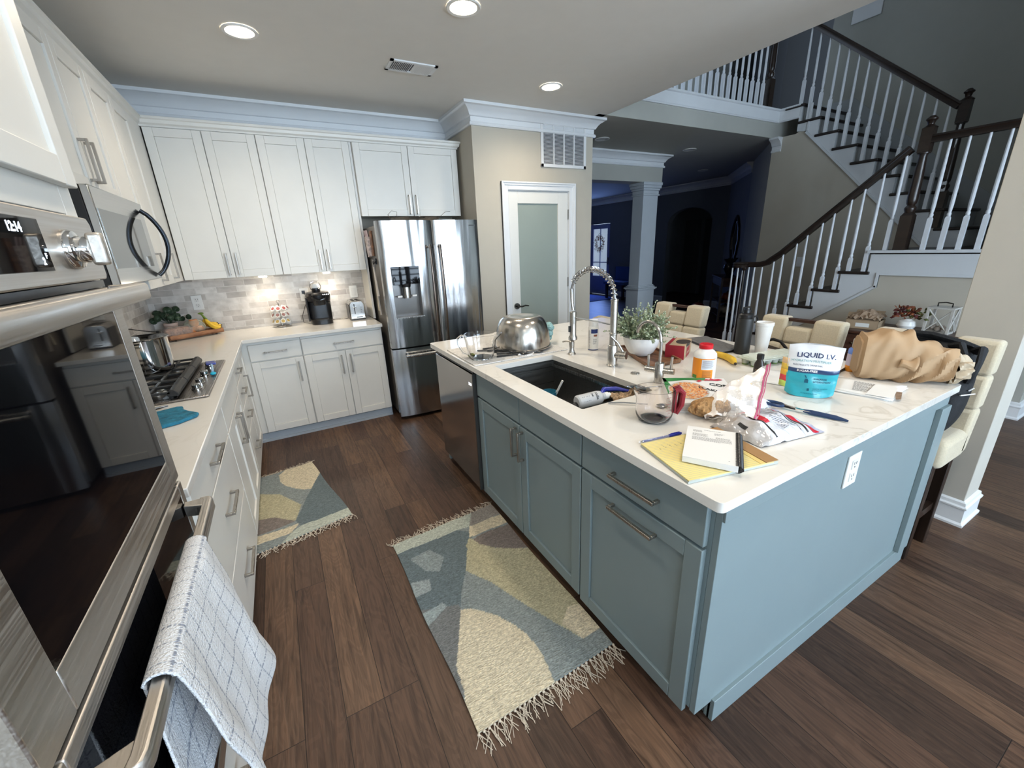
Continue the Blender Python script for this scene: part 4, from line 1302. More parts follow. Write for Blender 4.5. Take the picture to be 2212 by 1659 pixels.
# white stepped skirt on the open side of the lower flight
mb = MB(); poly = [(ylow(1), 0)]
for k in range(1, 8):
    z = ZL * k / 7
    poly += [(ylow(k), z - .03)] + ([(ylow(k + 1), z - .03)] if k < 7 else [])
poly += [(ylow(7) - .0, ZL - .03), (.80, ZL - .03), (.80, ZL - .20), (ylow(7) - .10, ZL - .20), (ylow(7) - .10, ZL - .34), (ylow(1) + .02 - .10, 0.0)]
pp = []
for p in poly:
    if not pp or (abs(pp[-1][0] - p[0]) + abs(pp[-1][1] - p[1])) > 1e-5:
        pp.append(p)
mb.prism([(XS - .012, y, z) for y, z in pp], (.024, 0, 0))
mb.build('skirt_lower', STW, st)
mb = MB()
# small moulding below the skirt
a = (ylow(7) - .10, ZL - .20); b_ = (ylow(7) - .10, ZL - .34); c_ = (ylow(1) - .08, 0.0)
for p, q in ((a, (.80, ZL - .20)), (a, b_), (b_, c_)):
    d = V((0, q[0] - p[0], q[1] - p[1])); n = V((0, -d.z, d.y)).normalized() * .022
    mb.obox((XS - .022, p[0], p[1]), d, n, (.022, 0, 0))
mb.build('skirt_bead', STW, st)
MB().box(XS - .035, XS + .03, .80, ylow(7) + .03, ZL - .018, ZL + .008).build('landing_cap', STW, st, bevel=.003)
MB().box(XS + .03, XN, .80, ylow(7) + .03, ZL - .032, ZL).build('landing_board', TREAD, st, bevel=.004)
# upper flight: treads 1..8 up to the second floor
mb = MB()
for k in range(1, 9):
    z = ZL + HR * k; y = yup(k)
    MB().box(XU - .03, XN - .03, y - NOS, y + RUN + .02, z - .030, z).build('tread', TREAD, st, bevel=.008)
    mb.box(XU + .03, XN - .03, y, y + .012, z - HR, z - .030)
mb.box(XU + .03, XN - .03, yup(9), yup(9) + .012, Z2 - HR, Z2 - .03)
mb.build('risers_upper', STW, st)
MB().box(XU - .03, XN, yup(9) - NOS, yup(9) + .2, Z2 - .03, Z2).build('tread', TREAD, st, bevel=.006)
mb = MB(); poly = [(yup(1), ZL)]
for k in range(1, 10):
    z = ZL + HR * k
    poly += [(yup(k), z - .03)] + ([(yup(k + 1), z - .03)] if k < 9 else [])
sl = HR / RUN
poly += [(yup(9) + .02, Z2 - .03), (yup(9) + .02, Z2 - .30), (yup(8) + .12, Z2 - .32), (yup(1) + .16, ZL + .16 * sl - .25), (yup(1) - .03, ZL - .2), (yup(1) - .03, ZL)]
mb.prism([(XU - .014, y, z) for y, z in poly], (.026, 0, 0))
mb.build('skirt_upper', STW, st)
mb = MB(); p = (yup(8) + .12, Z2 - .32); q = (yup(1) + .16, ZL + .16 * sl - .25)
d = V((0, q[0] - p[0], q[1] - p[1])); n = V((0, d.z, -d.y)).normalized() * -.022
mb.obox((XU - .026, p[0], p[1]), d, n, (.022, 0, 0)).box(XU - .026, XU, yup(8) + .10, yup(8) + .12, Z2 - .32, Z2 - .02)
mb.build('skirt_bead', STW, st)
# skirt on the far wall
mb = MB()
P0 = (yup(1) - .6, ZL + .14); P1 = (yup(1) - .1, ZL + .30); P2 = (3.30, 3.22); P3 = (3.66, 3.22)
mb.prism([(XN - .014, *P1), (XN - .014, *P2), (XN - .014, *P3), (XN - .014, P3[0], Z2), (XN - .014, yup(1), ZL)], (.013, 0, 0))
mb.box(XN - .014, XN - .001, .80, P1[0], ZL, ZL + .26)
mb.build('wall_skirt', P('wall_skirt_paint', (.42, .44, .45), .45, var=.01), st)

# ---------------------------------------------------------------- railings
def baluster(h, sq):
    """turned baluster: square foot of height sq, then a slender tapering shaft up to h"""
    mb = MB(); w = .032
    mb.box(-w / 2, w / 2, -w / 2, w / 2, 0, sq)
    mb.lathe([(w * .68, 0), (.012, .016)], (0, 0, sq), 4, a0=PI / 4, caps=False)
    mb.lathe([(.011, .010), (.015, .024), (.015, .034), (.010, .046), (.012, .056), (.0145, .10), (.0135, .30), (.009, h - sq)], (0, 0, sq), 10, caps=False)
    return mb


def newel(t, x, y, z, h, w=.088, ball=True, foot=.30):
    mb = MB().box(x - w / 2, x + w / 2, y - w / 2, y + w / 2, z, z + foot)
    mb.lathe([(w * .66, 0), (w * .40, .03)], (x, y, z + foot), 4, a0=PI / 4, caps=False)
    top = h - .22
    mb.lathe([(.030, .015), (.042, .05), (.042, .065), (.028, .085), (.036, .10), (.040, .13), (.038, .30), (.028, top - foot - .02), (.034, top - foot)], (x, y, z + foot), 16, caps=False)
    mb.lathe([(.046, 0), (.046, .008), (.034, .02)], (x, y, z + top), 16)
    mb.box(x - w * .45, x + w * .45, y - w * .45, y + w * .45, z + top + .01, z + h - .02)
    mb.lathe([(w * .62, 0), (.022, .025), (.028, .05), (.040, .062), (.040, .07), (.018, .092), (0, .095)], (x, y, z + h - .022), 14, caps=False)
    return mb.build('newel_post', RAIL, t)


def rail(t, pts, w=.058, h=.062, name='handrail'):
    """moulded handrail along a polyline, kept upright"""
    pts = [V(p) for p in pts]; vs = []; fs = []
    sec = [(-.5, -.5), (.5, -.5), (.5, -.1), (.42, .1), (.5, .25), (.35, .5), (-.35, .5), (-.5, .25), (-.42, .1), (-.5, -.1)]
    n = len(sec)
    for i, p in enumerate(pts):
        d = (pts[min(i + 1, len(pts) - 1)] - pts[max(i - 1, 0)]).normalized()
        s = V((d.y, -d.x, 0)).normalized(); u = s.cross(d).normalized()
        for a, b in sec:
            vs.append(p + s * a * w + u * b * h)
    for i in range(len(pts) - 1):
        for k in range(n):
            l = (k + 1) % n; fs.append((i * n + k, (i + 1) * n + k, (i + 1) * n + l, i * n + l))
    fs += [tuple(range(n)), tuple(reversed([(len(pts) - 1) * n + k for k in range(n)]))]
    return MB().add(vs, fs).build(name, RAIL, t)
BALP = P('baluster_paint', (0.66, 0.68, 0.71), .35, var=.012)
# lower railing: volute at the foot, up to the landing newel
t = thing('stair_railing', 'dark curved handrail with white balusters on the lower flight, ending in a volute', 'railing', (XS, 2.6, 0))


def zrail_low(y):
    yn = ylow(7)
    zz = 2.12 + (1.93 - y) * (2.246 - 2.026) / (2.035 - 1.792)
    if y > 2.98:
        return 1.20 + 0.0 * y
    if y > 2.80:
        return max(1.20, zz) if zz > 1.26 else 1.20 + (2.98 - y) * .25
    return zz
pts = [(XS, 3.22, 1.20), (XS, 3.10, 1.20), (XS, 3.02, 1.205), (XS, 2.95, 1.225), (XS, 2.88, 1.275)] + [(XS, y, zrail_low(y)) for y in (2.80, 2.6, 2.4, 2.2, 2.0, 1.83)]
rail(t, pts)
MB().lathe([(.0, -.034), (.085, -.034), (.09, -.01), (.082, .0), (.09, .012), (.08, .03), (0, .034)], (XS - .06, 3.24, 1.20), 24).build('volute', RAIL, t)
mb = MB().cyl((XS - .05, 3.19, HR), (XS - .05, 3.19, 1.165), .019, 12, .014).lathe([(.02, 0), (.034, .02), (.034, .035)], (XS - .05, 3.19, 1.13), 14)
mb.build('newel_post', RAIL, t)
protos = {}


def put_bal(t, x, y, z, h, sq):
    m = baluster(h, sq)
    m.v = [(a + x, b + y, c + z) for a, b, c in m.v]
    m.build('baluster', BALP, t)
for k in range(1, 7):
    for q in ((.055, .22) if k > 1 else (.03, .13, .22)):
        y = ylow(k) - q * .78 - .01; z = ZL * k / 7
        h = zrail_low(y) - .03 - z
        put_bal(t, XS + .0, y, z, h, max(.12, h - .66) if k > 1 else .2)
for dx, dy in ((-.13, .02), (-.12, .10)):
    put_bal(t, XS + dx, 3.20 + dy, HR - .19, 1.165, .35)
# landing railing
t2 = thing('stair_railing', 'level dark handrail with white balusters across the stair landing', 'railing', (XS, 1.3, ZL))
newel(t, XS + .01, 1.74, ZL + .008, 1.02)
rail(t2, [(XS, 1.70, 2.262), (XS, 1.4, 2.262), (XS, .80, 2.262)])
for k in range(7):
    put_bal(t2, XS, 1.58 - .115 * k, ZL + .008, .88, .26)
# a baluster between the last tread and the newel
put_bal(t, XS, 1.85, ZL + .008, zrail_low(1.85) - .03 - ZL, .26)
# upper flight railing
t3 = thing('stair_railing', 'steep dark handrail with white balusters climbing beside the upper flight', 'railing', (XU, 2.4, ZL))


def zrail_up(y):
    return 2.66 + (y - 1.90) * (3.808 - 2.66) / (3.298 - 1.90)
newel(t3, XU + .02, 1.85, ZL + HR, 1.18, foot=.34)
rail(t3, [(XU, y, zrail_up(y)) for y in (1.89, 2.2, 2.6, 3.0, 3.36)])
for k in range(2, 10):
    for q in (.03, .14):
        y = yup(k) + q; z = ZL + HR * k
        if y < 3.50:
            h = zrail_up(y) - .03 - z
            put_bal(t3, XU, y, z, h, max(.15, .25 + (q < .1) * -.0 + (.09 if q > .1 else 0)))
# balcony railing
t4 = thing('stair_railing', 'white balusters along the upstairs balcony edge, cut by the ceiling', 'railing', (5.6, YW + .08, Z2))
rail(t4, [(XE, YW + .07, Z2 + .93), (5.6, YW + .07, Z2 + .93), (6.93, YW + .07, Z2 + .93)])
m0 = baluster(.90, .28)
first = m0.build('baluster', BALP, t4, off=(0, 0, 0)); first.location = (6.80 - 5.6, 0, 0)
for k in range(1, 22):
    c = first.copy(); COL.objects.link(c); c.location = (6.80 - 5.6 - .112 * k, 0, 0)
newel(t4, 6.93, YW + .08, Z2, 1.1, foot=.34)
t5 = MB().box(7.3, 7.9, 4.15, 4.2, Z2, 5.2).build('curtain', P('dark_curtain', (.012, .013, .017), .8), None)
tag(t5, 'dark upright drape in the upstairs hall behind the stair rail', 'curtain')

# ================================================================ CONSOLE CHEST UNDER THE STAIRS and what stands on it
cx0, cx1, cy0, cy1, ct = 5.52, 6.06, 1.00, 1.98, .675
t = thing('console_chest', 'dark mahogany chest of drawers under the landing', 'chest', (5.8, 1.5, 0))
MB().box(cx0 + .02, cx1, cy0 + .02, cy1 - .02, .06, ct - .03).build('body', MAHOG, t, bevel=.004)
MB().box(cx0 - .01, cx1 + .01, cy0, cy1, ct - .03, ct).build('top', MAHOG, t, bevel=.008)
for a, b in ((.08, .28), (.29, .47), (.48, .635)):
    for y0_, y1_2 in ((cy0 + .04, 1.485), (1.495, cy1 - .04)):
        d = MB().box(cx0 + .005, cx0 + .02, y0_, y1_2, a, b).build('drawer', MAHOG, t, bevel=.004)
        MB().ball((cx0 - .004, (y0_ + y1_2) / 2, (a + b) / 2), .012, 10).build('knob', P('bronze_knob', (.05, .035, .02), .35, .9), d, off=OFF[t.name])
for x in (cx0 + .04, cx1 - .06):
    for y in (cy0 + .03, cy1 - .08):
        MB().box(x, x + .05, y, y + .05, 0, .07).build('leg', MAHOG, t)
KRAFT = P('kraft_cardboard', (.34, .245, .155), .8, var=.06, vs=30)
t = thing('cardboard_box', 'open brown cardboard box with crumpled packing paper on the dark chest', 'box', (5.78, 1.75, ct))
b0 = V((5.60, 1.83, ct)); u = V((.04, -.235, 0)); w_ = V((.26, .045, 0)); hh = .072
mb = MB()
mb.obox(b0, u, w_, (0, 0, .004)); th = .004
mb.obox(b0, u, w_ * .02, (0, 0, hh)).obox(b0 + w_ * .98, u, w_ * .02, (0, 0, hh)).obox(b0, u * .02, w_, (0, 0, hh)).obox(b0 + u * .98, u * .02, w_, (0, 0, hh))
mb.build('tray', KRAFT, t)
mb = MB()
mb.obox(b0 + V((0, 0, hh)), u, w_ * .5 + V((0, .02, .055)), (0, 0, .004))
mb.obox(b0 + w_ + V((0, 0, hh)), u * .9, V((.10, .02, .05)), (0, 0, .004))
mb.build('flaps', KRAFT, t)
MB().obox(b0 + u * .32 + V((-.0015, 0, .02)), u * .42, (0, 0, .035), (.001, 0, 0)).build('address_label', P('label_white', (.7, .7, .68), .5), t)
mb = MB(); rr_ = random.Random(8)
mb.grid(14, 10, lambda a, b: b0 + u * (a * 1.05 - .02) + w_ * b + V((0, 0, hh + .01 + .06 * math.sin(a * 3) * math.sin(b * 3) + .03 * rr_.random())))
mb.build('packing_paper', P('brown_packing_paper', (.30, .21, .14), .85, var=.1), t, smooth=False)
t = thing('flower_vase', 'round white vase of rust and burgundy artificial flowers on the dark chest', 'vase', (5.80, 1.455, ct))
MB().lathe([(.03, 0), (.055, .02), (.068, .05), (.058, .085), (.034, .10), (.034, .106)], (5.80, 1.455, ct), 24).build('vase', P('white_ceramic', (.78, .77, .74), .2), t)
for nm, col, n, sd in (('rust_blooms', (.24, .065, .025), 60, 2), ('burgundy_blooms', (.09, .012, .012), 30, 5), ('olive_leaves', (.10, .11, .03), 26, 9)):
    r = random.Random(sd); mb = MB()
    for k in range(n):
        c = V((5.80, 1.455, ct + .15)) + V((r.uniform(-.06, .06), r.uniform(-.075, .075) - (.04 if nm == 'olive_leaves' else -.01), r.uniform(-.035, .05)))
        d = V((r.uniform(-1, 1), r.uniform(-1, 1), r.uniform(-.3, 1))).normalized(); s = d.orthogonal().normalized() * .014
        e = d * .038
        mb.add([c, c + e * .5 + s, c + e, c + e * .5 - s], [(0, 1, 2, 3)])
    mb.build(nm, P(nm + '_petals', col, .7, var=.35, vs=40), t, thick=.001)
t = thing('lantern', 'white wooden lantern with crossed sides and a dark metal handle on the chest', 'lantern', (5.86, 1.26, ct))
lc = V((5.86, 1.255, ct)); w2 = .075; h2 = .225
LW = P('whitewashed_wood', (.50, .48, .44), .7, var=.15, vs=40)
mb = MB().box(lc.x - w2, lc.x + w2, lc.y - w2, lc.y + w2, ct, ct + .018).box(lc.x - w2 - .01, lc.x + w2 + .01, lc.y - w2 - .01, lc.y + w2 + .01, ct + h2 - .012, ct + h2)
for sx in (-1, 1):
    for sy in (-1, 1):
        mb.box(lc.x + sx * w2 - .009, lc.x + sx * w2 + .009, lc.y + sy * w2 - .009, lc.y + sy * w2 + .009, ct + .01, ct + h2 - .01)
mb.build('frame', LW, t, bevel=.001)
mb = MB()
for (a, b) in ((-1, 1), (1, -1)):
    mb.cyl((lc.x - w2, lc.y + a * w2, ct + .02), (lc.x - w2, lc.y + b * w2, ct + h2 - .015), .006, 6)
    mb.cyl((lc.x + a * w2, lc.y - w2, ct + .02), (lc.x + b * w2, lc.y - w2, ct + h2 - .015), .006, 6)
mb.build('cross_bars', LW, t)
MB().tube([(lc.x, lc.y - .045, ct + h2), (lc.x, lc.y - .045, ct + h2 + .03), (lc.x, lc.y, ct + h2 + .038), (lc.x, lc.y + .045, ct + h2 + .03), (lc.x, lc.y + .045, ct + h2)], .005, 6).build('handle', P('dark_iron', (.03, .027, .022), .5, .7), t)
mb = MB(); r = random.Random(2)
for k in range(12):
    mb.ball(lc + V((r.uniform(-.05, .05), r.uniform(-.05, .05), .035 + r.random() * .03)), .018, 8)
mb.build('filling', P('lantern_filling', (.38, .32, .27), .7, var=.4, vs=60), t)

# ================================================================ HALL: cart, vases, pumpkins, mirror, blue floor sheet
wd = V((.70, .70, 0)); wn = V((.707, -.707, 0))
t = thing('bar_cart', 'narrow grey and brown wooden cart with a drawer and open shelves in the dark hall', 'cart', (8.5, 5.0, 0))
o = V((8.15, 4.90, 0)); u = wn * .36; v = V((.6, .62, 0))
DW1 = make_wood('weathered_cart_wood', (.06, .05, .045), (.13, .11, .10), .6, 2)
for a, b in ((0, 0), (1, 0), (0, 1), (1, 1)):
    MB().cbox(o + u * a + v * b, .035, .035, .80, PI / 4).build('leg', DW1, t)
MB().obox(o + Z3 * .80 - u * .06 - v * .03, u * 1.12, v * 1.06, Z3 * .025).build('top', MAHOG, t)
MB().obox(o + Z3 * .66, u, v, Z3 * .14).build('drawer_case', MAHOG, t)
dd_ = MB().obox(o + Z3 * .67 - wn * .008 + u * 0, wn * .006, v, Z3 * .12).build('drawer', DW1, t)
MB().obox(o + Z3 * .36, u, v, Z3 * .02).build('shelf', MAHOG, t)
MB().obox(o + Z3 * .10, u, v, Z3 * .02).build('shelf', MAHOG, t)
for k, (q, s) in enumerate(((.22, .0), (.55, .35))):
    c = o + u * q + v * s + Z3 * .826
    t = MB().lathe([(.07, 0), (.055, .02), (.03, .05), (.06, .11), (.085, .17), (.075, .23), (.05, .27), (.09, .32), (.092, .335)], c, 20).build('vase', P('glossy_black_ceramic', (.008, .008, .009), .08))
    tag(t, 'glossy black urn vase on the cart in the dark hall, ' + ('the farther left one' if k else 'the nearer right one'), 'vase', 'black urn vases on the hall cart')
def pumpkin(c, r, col, label, sq=.75):
    t = thing('pumpkin', label, 'pumpkin', tuple(c))
    mb = MB()
    def fn(a, b):
        th = 2 * PI * a; ph = PI * b - PI / 2; rr2 = r * (1 - .10 * abs(math.cos(5 * th)) ** 3)
        return V(c) + V((rr2 * math.cos(ph) * math.cos(th), rr2 * math.cos(ph) * math.sin(th), r * sq * (math.sin(ph) + 1)))
    mb.grid(50, 12, fn, closeu=True); mb.build('fruit', P('pumpkin_%d' % int(col[0] * 1000), col, .5, var=.15), t)
    MB().tube([V(c) + V((0, 0, r * sq * 1.9)), V(c) + V((.01, 0, r * sq * 2.15)), V(c) + V((.03, .0, r * sq * 2.35))], [.02, .014, .012], 7).build('stem', P('pumpkin_stem', (.14, .12, .06), .8), t)
pumpkin(o + u * .45 + v * .3 + Z3 * .38, .10, (.30, .06, .012), 'orange pumpkin on the middle shelf of the hall cart')
pumpkin(o + u * .45 + v * .35 + Z3 * .12, .12, (.42, .36, .28), 'pale pumpkin on the bottom shelf of the hall cart')
pumpkin(o + wn * -.20 + v * 1.25, .14, (.24, .05, .02), 'dim orange pumpkin on the floor beside the hall cart', .85)
# free-form mirror on the angled wall
t = thing('mirror', 'tall mirror in a twisted driftwood frame on the angled hall wall', 'mirror', (8.95, 5.25, 1.05))
mc = V((8.93, 5.24, 1.47)); md_ = V((.707, .707, 0)); mn = V((-.707, .707, 0))
pts = []; r = random.Random(12)
for k in range(28):
    a = 2 * PI * k / 28; rx_ = .30 + r.uniform(-.015, .02); rz_ = .42 + r.uniform(-.02, .02)
    s = 1.0 - .25 * abs(math.sin(a)) ** 3
    pts.append(mc + mn * .03 + md_ * rx_ * math.cos(a) * s + Z3 * rz_ * math.sin(a))
MB().tube(pts, [.022 + .008 * r.random() for _ in pts], 7, closed=True).build('frame', ESPR, t)
mb = MB(); mb.add([mc + mn * .025] + [mc + mn * .025 + (V(p) - mc - mn * .03) for p in pts], [(0, 1 + k, 1 + (k + 1) % 28) for k in range(28)])
mb.build('glass', P('mirror_silver', (.7, .7, .72), .02, 1.0, var=-1), t)
t = MB().box(7.6, 9.4, 8.9, 10.6, 0, .012).build('foyer_blue_sheet', P('mottled_blue_sheet', (.05, .09, .30), .9, var=.2, vs=20)); tag(t, 'thin blue sheet on the foyer floor by the front door', 'rug')  # thin flat box, mottled blue, laid on the foyer floor
t = thing('bench', 'low dark bench against the foyer wall right of the front door', 'bench', (9.4, 9.0, 0))
MB().box(9.15, 9.65, 8.5, 9.3, .40, .48).build('seat', P('blue_cushion', (.05, .10, .30), .8), t, bevel=.01)
MB().box(9.6, 9.66, 8.5, 9.3, .48, .86).build('backrest', P('blue_cushion', (.05, .10, .30), .8), t, bevel=.01)
for y in (8.55, 9.2):
    MB().box(9.2, 9.26, y, y + .06, 0, .4).build('leg', ESPRZ, t)
t = thing('wall_sconce', 'small switch plate on the hall wall seen through the balusters', 'switch', (XU - .005, 2.9, 1.2))
bpy.data.objects.remove(t)
t = MB().box(XU - .008, XU, 3.04, 3.13, 1.12, 1.24).build('switch_plate', MATS['white_enamel'], bevel=.002)
tag(t, 'pale switch plate on the stair wall behind the lowest balusters', 'switch')
# ================================================================ THINGS ON THE ISLAND
Z = .915


def lerp(a, b, t):
    return a + (b - a) * t

# ---- spring faucet, tap, soap dispenser, air-gap cap
t = thing('kitchen_faucet', 'tall brushed nickel spring-coil kitchen faucet behind the sink', 'faucet', (2.445, 1.555, Z))
fc = V((2.445, 1.555, Z))
mb = MB().lathe([(.029, 0), (.029, .006), (.026, .01), (.026, .105), (.024, .11), (.019, .112), (.019, .165), (.021, .167), (.021, .175), (.018, .177), (.018, .335), (.02, .337), (.02, .345), (.012, .347)], fc, 24)
mb.build('body', NICKEL, t)
hd_ = V((.45, -.89, 0)).normalized()
mb = MB().cyl(fc + V((0, 0, .06)), fc + V((0, 0, .062)) + hd_ * .075, .021, 20)
mb.build('valve', NICKEL, t)
mb = MB().tube([fc + hd_ * .055 + V((0, 0, .08)), fc + hd_ * .035 + V((-.01, 0, .125)), fc + hd_ * .02 + V((-.03, .01, .16))], [.006, .0055, .005], 8)
mb.build('lever', NICKEL, t)
# arch path from the top of the body to the spray head, bending back over the sink towards +y
top = fc + V((0, 0, .34)); ed = V((-.01, .345, 0)); arc = []
for k in range(33):
    a = PI * .93 * k / 32
    arc.append(top + ed * (.5 - .5 * math.cos(a)) + V((0, 0, .145 * math.sin(a) ** .9 + .0)))
MB().tube(arc, .0075, 8).build('hose', P('grey_hose', (.30, .30, .30), .4, .6), t)
pts = []; n_c = 19
def arc_at(s):
    x = s * (len(arc) - 1); i = min(int(x), len(arc) - 2); return arc[i].lerp(arc[i + 1], x - i), (arc[min(i + 1, len(arc) - 1)] - arc[i]).normalized()
for k in range(n_c * 12):
    s = k / (n_c * 12) * .92; p, d = arc_at(s)
    side = V((1, 0, 0)); up = side.cross(d).normalized(); a = 2 * PI * k / 12
    pts.append(p + (side * math.cos(a) + up * math.sin(a)) * .0145)
MB().tube(pts, .0028, 5).build('spring_coil', CHROME, t)
e0 = arc[-1]; e1 = V((2.44, 1.888, 1.160))
MB().tube([e0, e0.lerp(e1, .5) + V((0, .004, 0)), e1 + V((0, 0, .01))], [.011, .009, .009], 10).build('hose_end', STEEL, t)
sp = V((2.44, 1.888, .995))
MB().lathe([(.021, 0), (.026, .003), (.026, .018), (.019, .028), (.0185, .10), (.020, .102), (.020, .165), (.010, .168)], sp, 20).build('spray_head', NICKEL, t)
MB().obox(sp + V((-.02, -.002, .05)), (-.008, 0, 0), (0, .01, 0), (0, 0, .035)).build('spray_button', BLACK, t)
MB().tube([fc + V((0, 0, .215)), sp + V((0, 0, .135))], .0042, 8).build('holder_arm', CHROME, t)

t = thing('filtered_water_tap', 'small gooseneck water tap with two lever barrels beside the cereal box', 'faucet', (2.425, 1.225, Z))
c = V((2.425, 1.225, Z))
pts = [c + V((0, 0, .09)), c + V((0, 0, .19))]
for k in range(13):
    a = PI * .92 * k / 12; pts.append(c + V((-.004, .072 * (1 - math.cos(a)), .19 + .08 * math.sin(a))))
MB().lathe([(.023, 0), (.023, .004), (.021, .006), (.021, .088), (.019, .092), (.0075, .094)], c, 20).tube(pts, .0072, 10).build('spout', NICKEL, t)
sd = V((.42, -.9, 0)).normalized(); sd2 = V((.25, .97, 0)).normalized()
for s_, q in ((1, sd), (-1, -sd)):
    MB().cyl(c + V((0, 0, .055)), c + q * .065 + V((0, 0, .058)), .0135, 16).build('lever_barrel', NICKEL, t)
    MB().cyl(c + q * .05 + V((0, 0, .07)), c + q * .052 + V((0, 0, .125)), .0062, 10).build('lever', NICKEL, t)

t = thing('soap_dispenser', 'short brushed nickel soap dispenser pump in front of the mixing bowl', 'dispenser', (2.423, 1.876, Z))
c = V((2.423, 1.876, Z))
MB().lathe([(.024, 0), (.024, .004), (.018, .012), (.014, .03), (.014, .042), (.0155, .044), (.0155, .075), (.013, .078)], c, 20).build('body', NICKEL, t)
MB().tube([c + V((0, 0, .074)), c + V((-.02, .028, .075)), c + V((-.034, .046, .07))], [.006, .005, .0045], 8).build('nozzle', NICKEL, t)
t = MB().lathe([(.022, 0), (.022, .004), (.016, .005), (.015, .0035), (0, .0035)], (2.438, 1.383, Z), 24).build('air_gap_cap', NICKEL)
tag(t, 'flat round metal cap in the worktop between the two taps', 'cap')

# ---- mixing bowl on the marbled drying mat, cutlery below it
MARB = make_quartz.__call__() if False else None
def mat_fn(m):
    return m
m_, tt, bb = nt('marbled_mat_cloth')
n1 = N(tt, 'ShaderNodeTexNoise'); n1.inputs['Scale'].default_value = 14; n1.inputs['Detail'].default_value = 4; n1.inputs['Distortion'].default_value = 1.5
L(tt, geo_pos(tt), n1.inputs['Vector'])
r1 = ramp(tt, [(.42, (.72, .71, .69)), (.49, (.70, .69, .67)), (.5, (.25, .25, .26)), (.515, (.70, .69, .67)), (.7, (.6, .59, .58))]); L(tt, n1.outputs['Fac'], r1.inputs[0]); L(tt, r1.outputs[0], bb.inputs['Base Color']); bb.inputs['Roughness'].default_value = .85
mb = MB().prism([(1.852, 2.44, Z), (1.845, 1.985, Z), (2.465, 1.972, Z), (2.47, 2.42, Z)], (0, 0, .006))
t = mb.build('drying_mat', m_, bevel=.002); tag(t, 'white grey-veined drying mat under the steel bowl', 'mat')
mb = MB(); bc = V((2.270, 2.185, Z + .018))
t = thing('mixing_bowl', 'large stainless steel mixing bowl upside down on the drying mat', 'bowl', tuple(bc))
prof = [(.176, 0), (.180, .001), (.180, .006), (.172, .008)]
for k in range(1, 15):
    a = k / 14; prof.append((.172 * math.cos(a * 1.13) ** .75 if a < 1 else .075, .008 + .182 * math.sin(a * PI / 2) ** 1.0))
prof = [(r_, h_) for r_, h_ in prof if r_ > .078] + [(.076, .190), (.070, .188), (.0, .186)]
BOWLM = make_steel('bowl_steel', (.50, .47, .43), .2, 2, .03)
mb.lathe(prof, bc, 64)
mb.build('bowl', BOWLM, t)
r = random.Random(5)
cut = [((2.02, 2.06), (2.16, 2.02), 'spatula'), ((2.05, 2.12), (2.19, 2.045), 'spatula'), ((2.03, 2.20), (2.12, 2.09), 'spoon'), ((2.13, 2.03), (2.26, 2.005), 'spatula'), ((1.98, 2.25), (2.10, 2.14), 'spoon'), ((2.03, 2.27), (2.11, 2.20), 'spoon')]
for i, (a, b, nm) in enumerate(cut):
    a = V((*a, Z + .012)); b = V((*b, Z + .016 + .004 * (i % 3)))
    d = (b - a).normalized(); s = V((-d.y, d.x, 0))
    mb = MB().tube([a, b], .006, 8)
    mb.ball(b + d * .02, .022, 12, (1.1, 1.0, .25))
    t = mb.build('serving_' + nm, BLACK if i % 2 == 0 else DARKMET)
    tag(t, ('black' if i % 2 == 0 else 'dark grey') + ' utensil drying on the mat between the glass jug and the steel bowl', 'utensil', 'utensils on the drying mat')
t = MB().lathe([(0, 0), (.03, .001), (.034, .012), (.032, .012), (.028, .004), (0, .003)], (2.18, 1.995, Z + .006), 20, ell=(1.6, .8)).build('clear_dish', make_glass('clear_plastic', thin=True, op=.12), None)
tag(t, 'small clear plastic lid on the mat in front of the steel bowl', 'lid')
t = MB().lathe([(0, 0), (.012, .002), (.016, .012), (.008, .02), (0, .021)], (1.905, 2.165, Z + .006), 14, ell=(1.4, .8)).build('lime_wedge', P('lime_green', (.25, .32, .06), .4)); tag(t, 'small green and black bit on the mat beside the jug', 'scrap')
mb = MB(); r = random.Random(21)
for k in range(7):
    mb.ball((2.47 + r.uniform(-.015, .02), 2.20 + r.uniform(-.03, .03), 1.00 + r.uniform(-.045, .04)), .026, 10, (1, 1, .9))
mb.cyl((2.47, 2.2, .93), (2.475, 2.2, .99), .014)
t = mb.build('dish_scrubber', P('teal_cloth', (.28, .48, .50), .85, var=.25, vs=60, bump=.6, bs=80)); tag(t, 'crumpled teal cloth on a bottle behind the steel bowl', 'cloth')

# ---- glass jug (left)
GLASS = make_glass('clear_glass')
t = thing('glass_jug', 'large clear glass measuring jug with a pouring lip on the drying mat', 'jug', (1.945, 2.105, Z + .006))
gc = V((1.945, 2.110, Z + .007))
ld = V((.72, -.69, 0))   # lip direction (towards the right of the picture)
def jugprof(v):
    return lerp(.064, .094, min(1, v * 1.15) ** .6)
mb = MB()
def jug(u, v, inner=False):
    a = 2 * PI * u; rr2 = jugprof(v) - (.004 if inner else 0)
    d = V((math.cos(a), math.sin(a), 0)); k = max(0, d.dot(ld)) ** 10 * max(0, v - .75) / .25
    return gc + d * (rr2 + .04 * k) + V((0, 0, (.006 if inner else 0) + v * (.142 - (.006 if inner else 0)) + .006 * k))
mb.grid(48, 14, lambda u, v: jug(u, v), closeu=True)
mb.grid(48, 14, lambda u, v: jug(u, v, True), closeu=True, flip=True)
b = len(mb.v)
